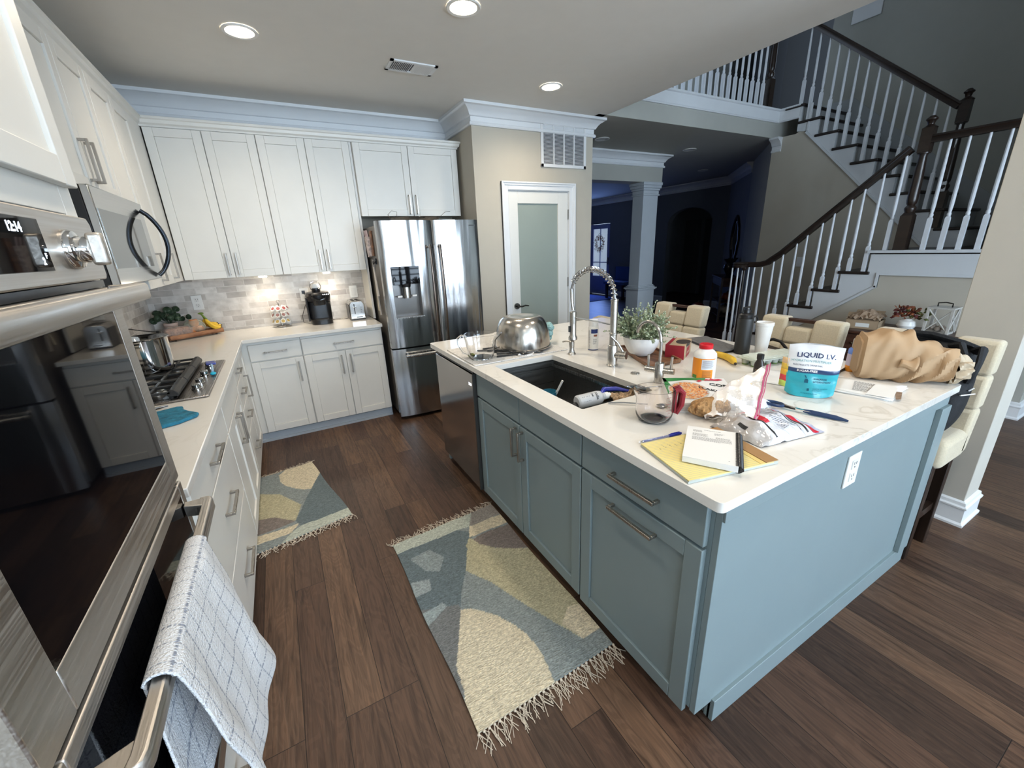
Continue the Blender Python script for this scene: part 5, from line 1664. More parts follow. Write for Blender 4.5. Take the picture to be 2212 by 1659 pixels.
# join rims and floors
n0 = 48 * 14
fs = [(n0 + i, n0 + (i + 1) % 48, 48 * 15 + n0 + (i + 1) % 48, 48 * 15 + n0 + i) for i in range(48)]
for f in fs:
    mb.f.append(f); mb.mi.append(0)
mb.f.append(tuple(reversed(range(48)))); mb.mi.append(0)
mb.f.append(tuple(48 * 15 + i for i in range(48))); mb.mi.append(0)
mb.build('body', GLASS, t)
hb = gc - ld * .09
MB().tube([gc - ld * .088 + V((0, 0, .122)), gc - ld * .118 + V((0, 0, .128)), gc - ld * .142 + V((0, 0, .110)), gc - ld * .138 + V((0, 0, .07)), gc - ld * .112 + V((0, 0, .03)), gc - ld * .072 + V((0, 0, .014))], [.006, .008, .008, .007, .007, .006], 10).build('handle', GLASS, t)

# ---- plastic measuring cup (right) with red grip
PINKC = make_glass('clear_acrylic', (1.0, .975, .98))
cc = V((2.090, .945, Z)); hd2 = V((.80, -.60, 0)).normalized()
t = thing('measuring_cup', 'clear plastic measuring cup with a dark red grip near the island edge', 'measuring cup', tuple(cc))
mb = MB()
def cup(u, v, i=0):
    a = 2 * PI * u; rad = (.050 + .014 * min(1, v * 5) ** .5 + .002 * v) - (.0028 if i else 0)
    d = V((math.cos(a), math.sin(a), 0)); k = max(0, d.dot(-hd2)) ** 8 * max(0, v - .7) / .3
    return cc + d * (rad + .014 * k) + V((0, 0, (.005 if i else 0) + v * (.118 - (.005 if i else 0))))
mb.grid(48, 14, lambda u, v: cup(u, v), closeu=True); mb.grid(48, 14, lambda u, v: cup(u, v, 1), closeu=True, flip=True)
for f in fs:
    mb.f.append(f); mb.mi.append(0)
mb.f.append(tuple(reversed(range(48)))); mb.mi.append(0); mb.f.append(tuple(48 * 15 + i for i in range(48))); mb.mi.append(0)
mb.build('body', PINKC, t)
REDG = P('dark_red_grip', (.22, .015, .025), .35)
mb = MB()
for s in (-1, 1):
    side = V((-hd2.y, hd2.x, 0)) * .012 * s
    mb.tube([cc + hd2 * .066 + side + V((0, 0, .112)), cc + hd2 * .080 + side + V((0, 0, .118)), cc + hd2 * .092 + side * .9 + V((0, 0, .105)), cc + hd2 * .090 + side * .8 + V((0, 0, .06)), cc + hd2 * .076 + side * .5 + V((0, 0, .028)), cc + hd2 * .066 + side * .5 + V((0, 0, .035))], [.009, .010, .010, .010, .009, .007], 8)
mb.prism([cc + hd2 * .067 + V((-.012 * -hd2.y, -.012 * hd2.x, .03)), cc + hd2 * .067 + V((.012 * -hd2.y, .012 * hd2.x, .03)), cc + hd2 * .067 + V((.016 * -hd2.y, .016 * hd2.x, .112)), cc + hd2 * .067 + V((-.016 * -hd2.y, -.016 * hd2.x, .112))], hd2 * .006)
mb.build('grip', REDG, t)
MB().lathe([(.030, .0), (.034, .001), (.034, .0045), (.030, .0045)], cc + V((0, 0, .0005)), 32).build('base_ring', make_glass('mauve_ring', (.85, .62, .70), thin=True, op=.2), t)
mb = MB()
for k in range(7):
    a = math.atan2(hd2.y, hd2.x) - .85
    z = .03 + k * .012
    mb.grid(6, 1, lambda u, v: cc + V((math.cos(a - u * (.18 if k % 2 else .3)), math.sin(a - u * (.18 if k % 2 else .3)), 0)) * .0668 + V((0, 0, z + v * .0012)))
mb.build('measure_marks', REDG, t)

# ---- spray can
t = thing('spray_can', 'white aerosol can with a blue label and white cap behind the faucet', 'can', (2.59, 1.885, Z))
c = V((2.59, 1.885, Z))
MB().lathe([(.030, 0), (.032, .002), (.032, .138), (.029, .144)], c, 32).build('can', P('can_white', (.76, .75, .72), .3), t)
MB().lathe([(.028, .144), (.028, .178), (.026, .184), (0, .186)], c, 28).build('cap', PLASTIC_W, t)
view = V((-.66, -.75, 0)).normalized(); va = math.atan2(view.y, view.x)
def wrap(c, r_, a0, lift=.0004):
    """map flat label coordinates (x right, y up) around an upright cylinder, a0 faces the reader"""
    return lambda x, y: V((c.x + (r_ + lift) * math.cos(a0 + x / r_), c.y + (r_ + lift) * math.sin(a0 + x / r_), c.z + y))
def wrap_rect(mb, fn, x0, x1, y0, y1, n=8):
    mb.grid(n, 1, lambda u, v: fn(x0 + (x1 - x0) * u, y0 + (y1 - y0) * v))
fn = wrap(c, .032, va)
NAVY = P('label_navy', (.02, .04, .16), .4); GRAYT = P('label_grey_print', (.22, .22, .24), .6)
mb = MB(); wrap_rect(mb, fn, -.012, .03, .105, .130); wrap_rect(mb, fn, -.04, .04, .002, .007, 14); mb.build('blue_label', NAVY, t)
mb = MB(); wrap_rect(mb, fn, .004, .026, .086, .098); mb.build('brown_label', P('label_rust', (.25, .08, .04), .5), t)
mb = MB(); r = random.Random(3)
for k in range(22):
    y = .012 + k * .0052
    wrap_rect(mb, wrap(c, .032, va, .0006), -.030, -.030 + r.uniform(.008, .014), y, y + .002, 2)
put_text(mb, 'ONE', .015, wrap(c, .032, va, .0007), bold=.0003) if False else None
for i_, w_ in enumerate(('ONE', 'STEP', 'LIFT')):
    f2 = wrap(c, .032, va, .0007); put_text(mb, w_, .011, lambda x, y: f2(x + .0, y + .064 - i_ * .012))
mb.build('label_print', GRAYT, t)

# ---- potted plant on a wooden tray
def tray(name, label, corners, z, h, mat, thick=.012):
    t = thing(name, label, 'tray', tuple(V((*corners[0], z))))
    P4 = [V((*c_, z)) for c_ in corners]; ce = sum(P4, V((0, 0, 0))) / 4
    MB().prism(P4, (0, 0, .008)).build('base', mat, t, bevel=.002)
    mb = MB()
    for i in range(4):
        a, b = P4[i], P4[(i + 1) % 4]; ia, ib = a.lerp(ce, .05), b.lerp(ce, .05)
        oa, ob = a.lerp(ce, -.04), b.lerp(ce, -.04)
        mb.prism([a, b, ib, ia], (0, 0, .001)) if False else None
        vs = [a, b, ib, ia, oa + Z3 * h, ob + Z3 * h, ib + Z3 * h, ia + Z3 * h]
        mb.add(vs, [(3, 2, 1, 0), (4, 5, 6, 7), (0, 1, 5, 4), (1, 2, 6, 5), (2, 3, 7, 6), (3, 0, 4, 7)])
    mb.build('rim', mat, t, bevel=.003)
    return t
tray('wooden_tray', 'low dark wooden tray under the white planter on the island', [(2.72, 1.79), (2.55, 1.40), (2.76, 1.38), (2.90, 1.77)], Z, .022, ACACIA)
pc = V((2.695, 1.60, Z + .010))
t = thing('potted_plant', 'bushy grey-green artificial plant in a round white planter on the tray', 'plant', tuple(pc))
MB().lathe([(.045, 0), (.05, .003), (.070, .02), (.092, .06), (.100, .10), (.098, .105), (.094, .10), (.088, .085), (0, .083)], pc, 40).build('planter', P('white_glazed_ceramic', (.80, .79, .77), .15), t)
LEAFG = P('dusty_green_leaf', (.20, .25, .15), .6, var=.35, vs=25)
LEAFW = P('pale_green_bud', (.46, .50, .38), .6, var=.15, vs=25)
r = random.Random(11); st_ = MB(); lv = MB(); bd = MB()
for k in range(150):
    a = r.random() * 2 * PI; e = math.acos(r.uniform(.02, 1)); R_ = r.uniform(.13, .19) * (1.25 if r.random() < .08 else 1)
    d = V((math.sin(e) * math.cos(a), math.sin(e) * math.sin(a), math.cos(e)))
    p0 = pc + V((.04 * math.cos(a), .04 * math.sin(a), .085)); p1 = pc + V((0, 0, .10)) + V((d.x * R_ * 1.0, d.y * R_ * 1.0, max(-.03, d.z * R_ * 1.0)))
    mid = p0.lerp(p1, .5) + V((0, 0, .02))
    st_.tube([p0, mid, p1], .0010, 4)
    for q in range(13):
        s = .3 + .7 * q / 12; p = p0.lerp(mid, s * 2) if s < .5 else mid.lerp(p1, s * 2 - 1)
        n = V((r.uniform(-1, 1), r.uniform(-1, 1), r.uniform(-.4, 1))).normalized(); w_ = n.orthogonal().normalized() * r.uniform(.0045, .0085); n2 = n * r.uniform(.010, .017)
        if q > 10:
            bd.ball(p + n * .004, .0042, 5)
        (lv).add([p, p + n2 * .35 + w_, p + n2 * .8 + w_ * .7, p + n2, p + n2 * .8 - w_ * .7, p + n2 * .35 - w_], [(0, 1, 2, 3, 4, 5)])
st_.build('stems', LEAFG, t); lv.build('foliage', LEAFG, t); bd.build('buds', LEAFW, t)

# ---- pie box, laptop, tumbler, foam cup
KR2 = P('kraft_window_box', (.45, .33, .21), .6, var=.05, vs=30); REDB = P('box_red', (.30, .018, .03), .45, var=.06)
t = thing('bakery_box', 'red and brown bakery box with a dark window behind the vitamin bottle', 'box', (2.80, 1.48, Z))
b0 = V((2.768, 1.492, Z)); bu = V((.05, -.092, 0)).normalized(); bw = V((.088, .048, 0)).normalized(); hh = .076
A = .098; B = .20
MB().obox(b0, bu * A * .0 + bu * .0001, bw * B, (0, 0, hh)) if False else None
bx = MB().obox(b0, bu * A, bw * B, (0, 0, hh)); bx.build('carton', KR2, t, bevel=.001)
mb = MB(); e = .0008
nn = (V((0, 0, 0)) - bw)
mb.obox(b0 - bw * e, bu * A, -bw * .0006, (0, 0, hh))
mb.obox(b0 - bu * e, -bu * .0006, bw * B, (0, 0, hh))
mb.obox(b0 + bw * .075 + Z3 * (hh + .0004), bu * A, bw * (B - .075), Z3 * .0006) if False else mb.obox(b0 + Z3 * (hh + .0002), bu * .018, bw * B, Z3 * .0006)
mb.build('red_print', REDB, t)
# near long face is the +bu side: facing the reader; a red field with script, a brown field, dark window over the edge
o_ = b0 + bu * (A + .0006)
mb = MB().obox(o_ + bw * .062, bw * .085, Z3 * .052, bu * .0004); mb.build('red_panel', REDB, t)
mb = MB(); f2 = plane_fn(o_ + bw * .068 + Z3 * .018 + bu * .0008, bw, Z3, 0); put_text(mb, 'Cousins', .020, f2, bold=.0002); mb.build('script_lettering', P('cream_print', (.7, .62, .5), .6), t)
mb = MB(); f2 = plane_fn(o_ + bw * .012 + Z3 * .012 + bu * .0008, bw, Z3, 0); put_text(mb, 'PECAN', .009, f2); f3 = plane_fn(o_ + bw * .014 + Z3 * .004 + bu * .0008, bw, Z3, 0); put_text(mb, 'MINIS', .007, f3); mb.build('pecan_lettering', P('brown_print', (.12, .05, .03), .6), t)
pts = [b0 + bu * (.02 + A * .4 - .038 * math.cos(2 * PI * k / 20) + .012) + bw * (.105 + .06 * math.sin(2 * PI * k / 20)) + Z3 * (hh + .0006) for k in range(20)]
MB().add(pts, [tuple(range(20))]).build('window', P('dark_window_film', (.09, .075, .07), .12), t)
MB().obox(o_ + bw * .04 + Z3 * .056, bw * .11, Z3 * .020, bu * .0003).build('window_front', MATS['dark_window_film'], t)

GRYM = P('grey_speckled_cover', (.15, .15, .155), .6, var=.25, vs=60)
mb = MB().prism([(3.055, 1.335, Z), (3.375, 1.30, Z), (3.36, 1.70, Z), (3.08, 1.72, Z)], (0, 0, .014))
mb = MB().prism([(3.07, 1.36, Z), (3.21, 1.335, Z), (3.345, 1.60, Z), (3.30, 1.70, Z), (3.19, 1.72, Z)], (0, 0, .016))
t = thing('laptop', 'closed dark grey speckled laptop between the bakery box and the black tumbler', 'laptop', (3.2, 1.52, Z))
q4 = [(3.060, 1.365, Z), (3.222, 1.345, Z), (3.345, 1.665, Z), (3.20, 1.70, Z)]
MB().prism(q4, (0, 0, .008)).build('base', BLACK, t, bevel=.003)
MB().prism([(x, y, Z + .009) for x, y, _ in q4], (0, 0, .008)).build('lid', GRYM, t, bevel=.003)

c = V((3.175, 1.315, Z)); t = thing('black_tumbler', 'tall matt black insulated bottle with a looped carrying lid', 'bottle', tuple(c))
BLKM = P('matt_black_powder', (.018, .019, .019), .45)
MB().lathe([(.036, 0), (.039, .003), (.0395, .19), (.038, .195)], c, 36).build('body', BLKM, t)
MB().lathe([(.036, .195), (.0365, .198), (.036, .215), (.030, .222), (.018, .225), (.017, .240), (0, .242)], c, 28).build('lid', BLACK, t)
MB().tube([c + V((.03, -.02, .200)), c + V((.046, -.03, .206)), c + V((.052, -.034, .185)), c + V((.042, -.028, .170)), c + V((.036, -.02, .178))], .005, 8).build('loop', BLACK, t)
MB().tube([c + V((-.018, .01, .224)), c + V((-.014, .01, .252)), c + V((.01, -.008, .256)), c + V((.016, -.012, .228))], .0055, 8).build('spout_cover', BLACK, t)
c = V((3.268, 1.262, Z)); t = MB().lathe([(.028, 0), (.029, .001), (.0425, .150), (.045, .152), (.046, .168), (.043, .170), (.041, .165), (.040, .150), (.027, .004), (0, .004)], c, 36).build('foam_cup', P('white_foam', (.80, .79, .77), .75, bump=.15, bs=250))
tag(t, 'tall white foam cup standing beside the black tumbler', 'cup')

# ---- vitamin bottle
c = V((2.640, 1.155, Z)); t = thing('vitamin_bottle', 'white supplement bottle with a red lid and an orange and white label', 'bottle', tuple(c))
MB().lathe([(.046, 0), (.050, .004), (.050, .105), (.048, .118), (.036, .132), (.0275, .137), (.0275, .145)], c, 40).build('bottle', P('bottle_white', (.78, .78, .77), .25), t)
MB().lathe([(.0285, .140), (.0295, .142), (.0295, .158), (.027, .161), (0, .161)], c, 40).build('lid', P('lid_red', (.55, .01, .02), .35), t)
fn = wrap(c, .050, va); ORG = P('label_orange', (.80, .27, .02), .35)
mb = MB(); wrap_rect(mb, fn, -.075, -.022, .006, .100, 12); wrap_rect(mb, fn, -.022, .030, .006, .050, 10); wrap_rect(mb, fn, -.075, .040, .097, .101, 20); mb.build('orange_label', ORG, t)
mb = MB(); wrap_rect(mb, wrap(c, .05, va, .0007), -.022, .034, .050, .096, 10); mb.build('white_label', P('label_pale_blue', (.66, .72, .78), .4), t)
mb = MB(); wrap_rect(mb, wrap(c, .05, va, .0007), -.066, -.040, .006, .022, 6); mb.build('leaf_print', P('label_green', (.08, .22, .04), .5), t)
mb = MB(); r = random.Random(6)
for k in range(13):
    y = .058 + k * .0028; wrap_rect(mb, wrap(c, .05, va, .0010), -.019, .031 - r.uniform(0, .01), y, y + .0010, 6)
for k in range(8):
    y = .012 + k * .0045; wrap_rect(mb, wrap(c, .05, va, .0010), -.016, .026 - r.uniform(0, .01), y, y + .0014, 6)
mb.build('label_print', P('label_brown_print', (.16, .10, .08), .6), t)

# ---- banana
BANC = P('banana_yellow', (.72, .46, .04), .5, var=.12, vs=20); BTIP = P('banana_tip', (.03, .02, .012), .8)
def banana(t, p0, p1, bend, r0=.017, n=14, tip=True, stem=None):
    p0, p1, bend = V(p0), V(p1), V(bend); pts = []; rr2 = []
    for k in range(n + 1):
        s = k / n; pts.append(p0.lerp(p1, s) + bend * math.sin(PI * s)); rr2.append(r0 * (min(1, .35 + 2.6 * s) if s < .25 else 1) * (1 if s < .8 else max(.32, 1 - (s - .8) * 3.4)))
    b = MB().tube(pts, rr2, 6).build('fruit', BANC, t, ang=60)
    if tip:
        MB().ball(pts[-1], r0 * .42, 8).build('tip', BTIP, t)
    return b
t = thing('banana', 'single yellow banana lying beside the vitamin bottle', 'banana', (2.93, 1.25, Z))
banana(t, (3.0, 1.38, Z + .019), (2.895, 1.165, Z + .019), (.028, -.012, .0), .018)

# ---- clear lidded tray of green cups
t = thing('plastic_food_tray', 'clear lidded plastic tray of green-filled cups beside the foam cup', 'container', (3.08, 1.10, Z))
CLR = make_glass('clear_plastic_pack', (.95, 1.0, .96), thin=True, op=.16)
a0 = V((2.975, 1.205, Z)); au = V((-.018, -.105, 0)); aw = V((.30, -.055, 0))
MB().obox(a0 + Z3 * .030 - au * .06 - aw * .02, au * 1.12, aw * 1.04, Z3 * .006).build('lid_flange', P('milky_plastic', (.62, .68, .62), .3, trans=.3), t, bevel=.002)
MB().obox(a0 + Z3 * .036, au, aw, Z3 * .006).obox(a0 + Z3 * .036 + au * .1 + aw * .03, au * .8, aw * .94, Z3 * .012).build('lid', CLR, t, bevel=.004)
GRN = P('green_filling', (.16, .24, .09), .6, var=.2, vs=50)
for i in range(7):
    for j in range(2):
        p = a0 + aw * ((i + .5) / 7) + au * ((j + .5) / 2)
        cpo = MB().lathe([(.014, .001), (.019, .028)], p, 14).build('cup', MATS['milky_plastic'], t)
        MB().lathe([(.0145, -.0005), (.0152, .008)], p, 14).build('filling', GRN, cpo, off=OFF[t.name])

# ---- small black bottle
c = V((2.862, 1.030, Z)); t = thing('energy_shot', 'tiny black bottle with a black cap behind the zip bag', 'bottle', tuple(c))
MB().lathe([(.020, 0), (.022, .003), (.022, .05), (.019, .062), (.013, .074), (.013, .082)], c, 24).build('bottle', P('black_shrink_label', (.025, .018, .014), .3, var=.3, vs=60), t)
MB().lathe([(.015, .080), (.015, .100), (.013, .102), (0, .102)], c, 24).build('cap', BLACK, t)
fn = wrap(c, .022, va, .0006); mb = MB(); put_text(mb, 'ENERGY', .010, lambda x, y: fn(x - .020, y + .028)); mb.build('lettering', P('tan_print', (.35, .22, .12), .5), t)

# ---- drink mix pouch
t = thing('drink_mix_pouch', 'standing white and teal drink mix pouch on the island', 'pouch', (2.77, .765, Z))
pl = V((2.720, .835, Z)); pr = V((2.812, .700, Z)); pu = (pr - pl).normalized(); pwid = (pr - pl).length; pn = V((pu.y, -pu.x, 0)) * 1.0
if pn.dot(V((-1, -1, 0))) < 0:
    pn = -pn
PH = .205; WID = pwid
def pouch(u, v, s):
    x = (u - .5) * WID * (1.0 + .10 * v) ; bul = .026 * (1 - v) ** .8 * (1 - (2 * u - 1) ** 2) ** .7 + .010 * math.sin(PI * u) * v
    wob = .0015 * math.sin(13 * u + 7 * v) + .001 * math.sin(23 * v + 3 * u)
    zt = PH * v * (1 - .0) + .006 * math.sin(u * 4) * v - .010 * (2 * u - 1) ** 2 * v * 0
    return pl.lerp(pr, .5) + pu * x + pn * (s * (bul + .002) + wob) + Z3 * (zt + .012 * (1 - v) * (abs(2 * u - 1)) ** 4)
WH = (.74, .75, .76); TEAL = (.02, .33, .40); NV = (.012, .04, .12)
def pcol(u, v):
    if v > .535: return WH
    if v > .46: return NV
    if u < .0: return WH
    return TEAL
mb = MB(); mb.grid(36, 60, lambda u, v: pouch(u, v, 1), pcol); mb.grid(36, 60, lambda u, v: pouch(u, v, -1), lambda u, v: WH if v > .5 else TEAL, flip=True)
PCH = make_attr('printed_foil_pouch', .28, .05, 30, .15, coat=.3)
mb.build('pouch', PCH, t)
pf = lambda x, y, l=.0012: pouch(x / WID + .5, y / PH, 1) + pn * l
side_cols = [(.62, .44, .03), (.70, .30, .03), (.55, .05, .04), (.30, .42, .03)]
mb = MB()
sidew = V((.03, .05, 0))
for i, cl in enumerate(((.80, .55, .30), (.75, .50, .06), (.80, .45, .04), (.60, .04, .05), (.45, .55, .10))):
    z0 = .125 - i * .024
    mb.c = cl; a = pouch(0, .3, 1) 
    q = V((pl.x, pl.y, Z)) - pu * .001
    mb.add([q + Z3 * z0 - pn * .020 - pu * .020, q + Z3 * z0 + pn * .004, q + Z3 * (z0 + .024) + pn * .004, q + Z3 * (z0 + .024) - pn * .020 - pu * .020], [(0, 1, 2, 3)])
mb.build('side_gusset', make_attr('printed_side', .35, .05, 30), t, thick=.0008)
mb = MB(); put_text(mb, 'LIQUID I.V.', .0255, lambda x, y: pf(x * .96 - WID * .5 + .024, y + .157), bold=.0004); mb.build('brand_lettering', P('print_navy', (.01, .025, .10), .4), t)
mb = MB(); put_text(mb, 'HYDRATION MULTIPLIER', .0125, lambda x, y: pf(x * .86 - WID * .5 + .010, y + .138)); mb.build('name_lettering', P('print_teal', (.16, .38, .40), .4), t)
mb = MB(); put_text(mb, 'ELECTROLYTE DRINK MIX', .0085, lambda x, y: pf(x * .90 - WID * .5 + .016, y + .123)); mb.build('type_lettering', P('print_navy', (.01, .025, .10), .4), t)
mb = MB(); put_text(mb, 'SUGAR-FREE', .0115, lambda x, y: pf(x - WID * .5 + .030, y + .1000, .0014), bold=.0003); mb.build('sugar_free_lettering', P('print_white', (.8, .8, .8), .4), t)
mb = MB(); put_text(mb, 'SUPERIOR', .0095, lambda x, y: pf(x + .004, y + .071, .0014), bold=.0002); put_text(mb, 'HYDRATION', .0095, lambda x, y: pf(x + .004, y + .060, .0014), bold=.0002)
put_text(mb, '8', .016, lambda x, y: pf(x - .012, y + .026, .0014), bold=.0004); put_text(mb, 'ESSENTIAL VITAMINS', .0052, lambda x, y: pf(x + .006, y + .034, .0014)); put_text(mb, '& NUTRIENTS', .0052, lambda x, y: pf(x + .006, y + .027, .0014)); put_text(mb, '3X THE ELECTROLYTES', .0052, lambda x, y: pf(x - .03, y + .014, .0014))
for (x0, x1, y0, y1_) in ((-.024, -.012, .058, .070), (-.022, -.014, .070, .074)):
    mb.add([pf(x0, y0, .0014), pf(x1, y0, .0014), pf(x1, y1_, .0014), pf(x0, y1_, .0014)], [(0, 1, 2, 3)])
mb.add([pf(-.026, .088, .0014), pf(-.021, .086, .0014), pf(-.017, .076, .0014), pf(-.021, .077, .0014)], [(0, 1, 2, 3)])
mb.build('small_lettering', P('print_dark_teal', (.005, .08, .13), .4), t)

# ---- hand spray bottle
c = V((3.26, .826, Z)); t = thing('spray_bottle', 'small orange and blue nasal-type spray bottle with a clear cap', 'bottle', tuple(c))
BOTC = [(.0, (.75, .32, .04)), (.24, (.75, .32, .04))]
MB().lathe([(.027, 0), (.0285, .003), (.0285, .028)], c, 32).build('orange_base', P('translucent_orange', (.80, .30, .03), .3), t)
MB().lathe([(.0286, .028), (.0286, .082)], c, 32).build('label', P('lilac_label', (.52, .46, .58), .4), t)
MB().lathe([(.0286, .082), (.0282, .102), (.024, .108), (.019, .110)], c, 32).build('blue_shoulder', P('translucent_blue', (.14, .24, .62), .25), t)
MB().lathe([(.017, .110), (.017, .121), (.009, .124), (.006, .142), (0, .142)], c, 24).build('pump', PLASTIC_W, t)
MB().lathe([(.0185, .110), (.0185, .148), (.016, .152), (0, .152)], c, 24, caps=False).build('clear_cap', make_glass('clear_cap_plastic', thin=True, op=.1), t)
fn = wrap(c, .0286, va, .0006); mb = MB(); r = random.Random(9)
for k in range(12):
    y = .034 + k * .0037
    for a_, b_ in ((-.026, -.004), (.000, .022)):
        wrap_rect(mb, fn, a_, b_ - r.uniform(0, .006), y, y + .0014, 4)
mb.build('label_print', P('label_grey_print', (.22, .22, .24), .6), t)
mb = MB(); wrap_rect(mb, wrap(c, .0186, va, .0004), -.016, -.004, .122, .138, 3); mb.build('yellow_sticker', P('yellow_sticker', (.75, .68, .05), .5), t)

# ---- papers, folders, mail
PAPER = P('white_paper', (.76, .76, .75), .7)
def sheets(name, label, cat, corners, z, n, mat=PAPER, step=.0012, jit=.006, seed=1, curl=0.0, col2=None):
    r = random.Random(seed); t = thing(name, label, cat, (corners[0][0], corners[0][1], z))
    for k in range(n):
        P4 = [V((x + r.uniform(-jit, jit), y + r.uniform(-jit, jit), z + k * step)) for x, y in corners]
        mb = MB(); mb.grid(6, 6, lambda u, v: P4[0].lerp(P4[1], u).lerp(P4[3].lerp(P4[2], u), v) + Z3 * curl * (u * v) ** 2)
        mb.build('sheet', (col2 if col2 and k < n - 2 else mat), t, thick=.0007)
    return t
INK = P('ink_print', (.10, .10, .11), .7)
def print_on(t, corners, z, rows=18, seed=2, name='print', mat=INK, fx=.06, fill=.7):
    a, b, c_, d = [V((x, y, z)) for x, y in corners]; mb = MB(); r = random.Random(seed)
    def q(u, v):
        return a.lerp(b, u).lerp(d.lerp(c_, u), v)
    for k in range(rows):
        v0 = fx + (1 - 2 * fx) * k / rows; u = fx; end = 1 - fx if r.random() < fill else r.uniform(.3, .8)
        while u < end:
            w_ = r.uniform(.02, .08); mb.add([q(u, v0), q(min(u + w_, end), v0), q(min(u + w_, end), v0 + .35 / rows), q(u, v0 + .35 / rows)], [(0, 1, 2, 3)]); u += w_ + .018
    return mb.build(name, mat, t)
t = sheets('magazines', 'dark-edged magazines and envelopes behind the drink pouch', 'magazines', [(2.93, .93), (3.05, .80), (3.34, .95), (3.25, 1.09)], Z, 4, P('magazine_dark', (.06, .06, .065), .35, var=.5, vs=12), .002, .02, 4)
t = sheets('papers', 'loose white papers between the black bottle and the drink pouch', 'papers', [(2.76, 1.02), (2.82, .84), (3.02, .90), (2.98, 1.09)], Z + .001, 2, PAPER, .001, .015, 6)
t = thing('laptop_folder', 'white folder with a black rim lying beside the spray bottle', 'folder', (3.2, .93, Z))
q4 = [(3.07, .99, Z + .009), (3.13, .83, Z + .009), (3.36, .86, Z + .009), (3.36, 1.05, Z + .009)]
MB().prism(q4, (0, 0, .004)).build('rim', BLACK, t, bevel=.002)
MB().prism([(x * .98 + 3.23 * .02, y * .98 + .93 * .02, .0 + z_ + .0042) for x, y, z_ in q4], (0, 0, .003)).build('cover', PAPER, t, bevel=.001)
mc_ = [(2.90, .745), (2.935, .565), (3.145, .590), (3.10, .800)]
t = sheets('mail_pile', 'pile of opened letters and leaflets beside the brown paper bag', 'mail', mc_, Z, 5, PAPER, .0016, .012, 8, .004)
print_on(t, [(2.93, .70), (2.96, .58), (3.12, .61), (3.09, .76)], Z + .0092, 16, 5, fill=.4, fx=.1)
MB().prism([(2.925, .640, Z + .0098), (2.945, .560, Z + .0098), (3.10, .600, Z + .0098), (3.08, .668, Z + .0098)], (0, 0, .001)).build('top_letter', PAPER, t)
MB().prism([(2.945, .552, Z + .0082), (2.962, .543, Z + .0082), (3.06, .572, Z + .0082), (3.05, .592, Z + .0082)], (0, 0, .0006)).build('photo_leaflet', P('photo_print', (.25, .17, .12), .4, var=.6, vs=60), t)

# ---- brown paper bag
KB = P('brown_paper_bag', (.40, .265, .15), .7, var=.07, vs=10)
t = thing('paper_bag', 'crumpled brown paper bag on the far near corner of the island', 'bag', (3.27, .66, Z))
r = random.Random(31)
ph = [(r.uniform(3, 9), r.uniform(3, 9), r.uniform(0, 6), r.uniform(.4, 1)) for _ in range(7)]
bo = V((3.205, .775, Z)); be = V((3.345, .555, Z)); bax = (be - bo); bl = bax.length; bax.normalize(); bsd = V((-bax.y, bax.x, 0))
def bagf(u, v):
    # u around the section, v along the bag; collapses to a crumpled end at the right
    a = 2 * PI * u; s = v
    cs_, sn_ = math.cos(a), math.sin(a)
    w_ = .088 * (1 - .30 * s ** 3); h_ = .098 * (1 - .35 * s ** 2)
    e = 1.0 if s > .04 else .80
    x = abs(cs_) ** .6 * (1 if cs_ > 0 else -1) * w_ * e; z = abs(sn_) ** .6 * (1 if sn_ > 0 else -1) * h_ * e
    cr = 0
    for (f1, f2, p_, am) in ph:
        cr += am * (abs(((f1 * u * 1.0 + f2 * v + p_) % 1) - .5) - .25)
    cr *= .018 * (.35 + s * 1.0)
    fold = .030 * math.exp(-((s - .52) / .12) ** 2) * max(0, math.sin(a)) * math.cos(a * 2)
    z2 = max(.0, .100 * (1 - .2 * s) + z + cr * .8 - fold)
    return bo + bax * (-.03 + bl * 1.22 * s + cr * .6) + bsd * (x + cr) + Z3 * (z2 + .028 * math.exp(-((s - .30) / .10) ** 2) * max(0, sn_))
mb = MB(); mb.grid(56, 44, bagf, closeu=True)
mb.f.append(tuple(range(56))); mb.mi.append(0); q = 56 * 44; mb.f.append(tuple(reversed([q + i for i in range(56)]))); mb.mi.append(0)
mb.build('bag', KB, t, ang=22)
mb = MB()
def ruff(u, v):
    a = PI * (u * 1.1 - .05); rad = .085 + .012 * math.sin(11 * u + 2) + .010 * math.sin(25 * u)
    return bo + bax * (.095 + .055 * v + .012 * math.sin(9 * u)) + bsd * (-math.cos(a) * rad * (1 + .10 * v)) + Z3 * (.085 + math.sin(a) * (rad * 1.0) * (.92 + .18 * v) + .006 * math.sin(17 * u + 5 * v))
mb.grid(40, 6, ruff); mb.build('folded_rim', KB, t, thick=.0012, ang=25)
mb = MB()
def tw(u, v):
    a = 2 * PI * u; rad = .060 * (1 - v * .45) * (1 + .22 * math.sin(7 * a + 5 * v) + .1 * math.sin(13 * a))
    return bo + bax * (bl * 1.12 + .055 * v) + bsd * math.cos(a) * rad + Z3 * (.066 + math.sin(a) * rad)
mb.grid(44, 8, tw, closeu=True); mb.f.append(tuple(44 * 8 + i for i in range(44))); mb.mi.append(0)
mb.build('twisted_end', P('pale_waxed_paper', (.46, .37, .26), .6, var=.12, vs=30), t, ang=25)

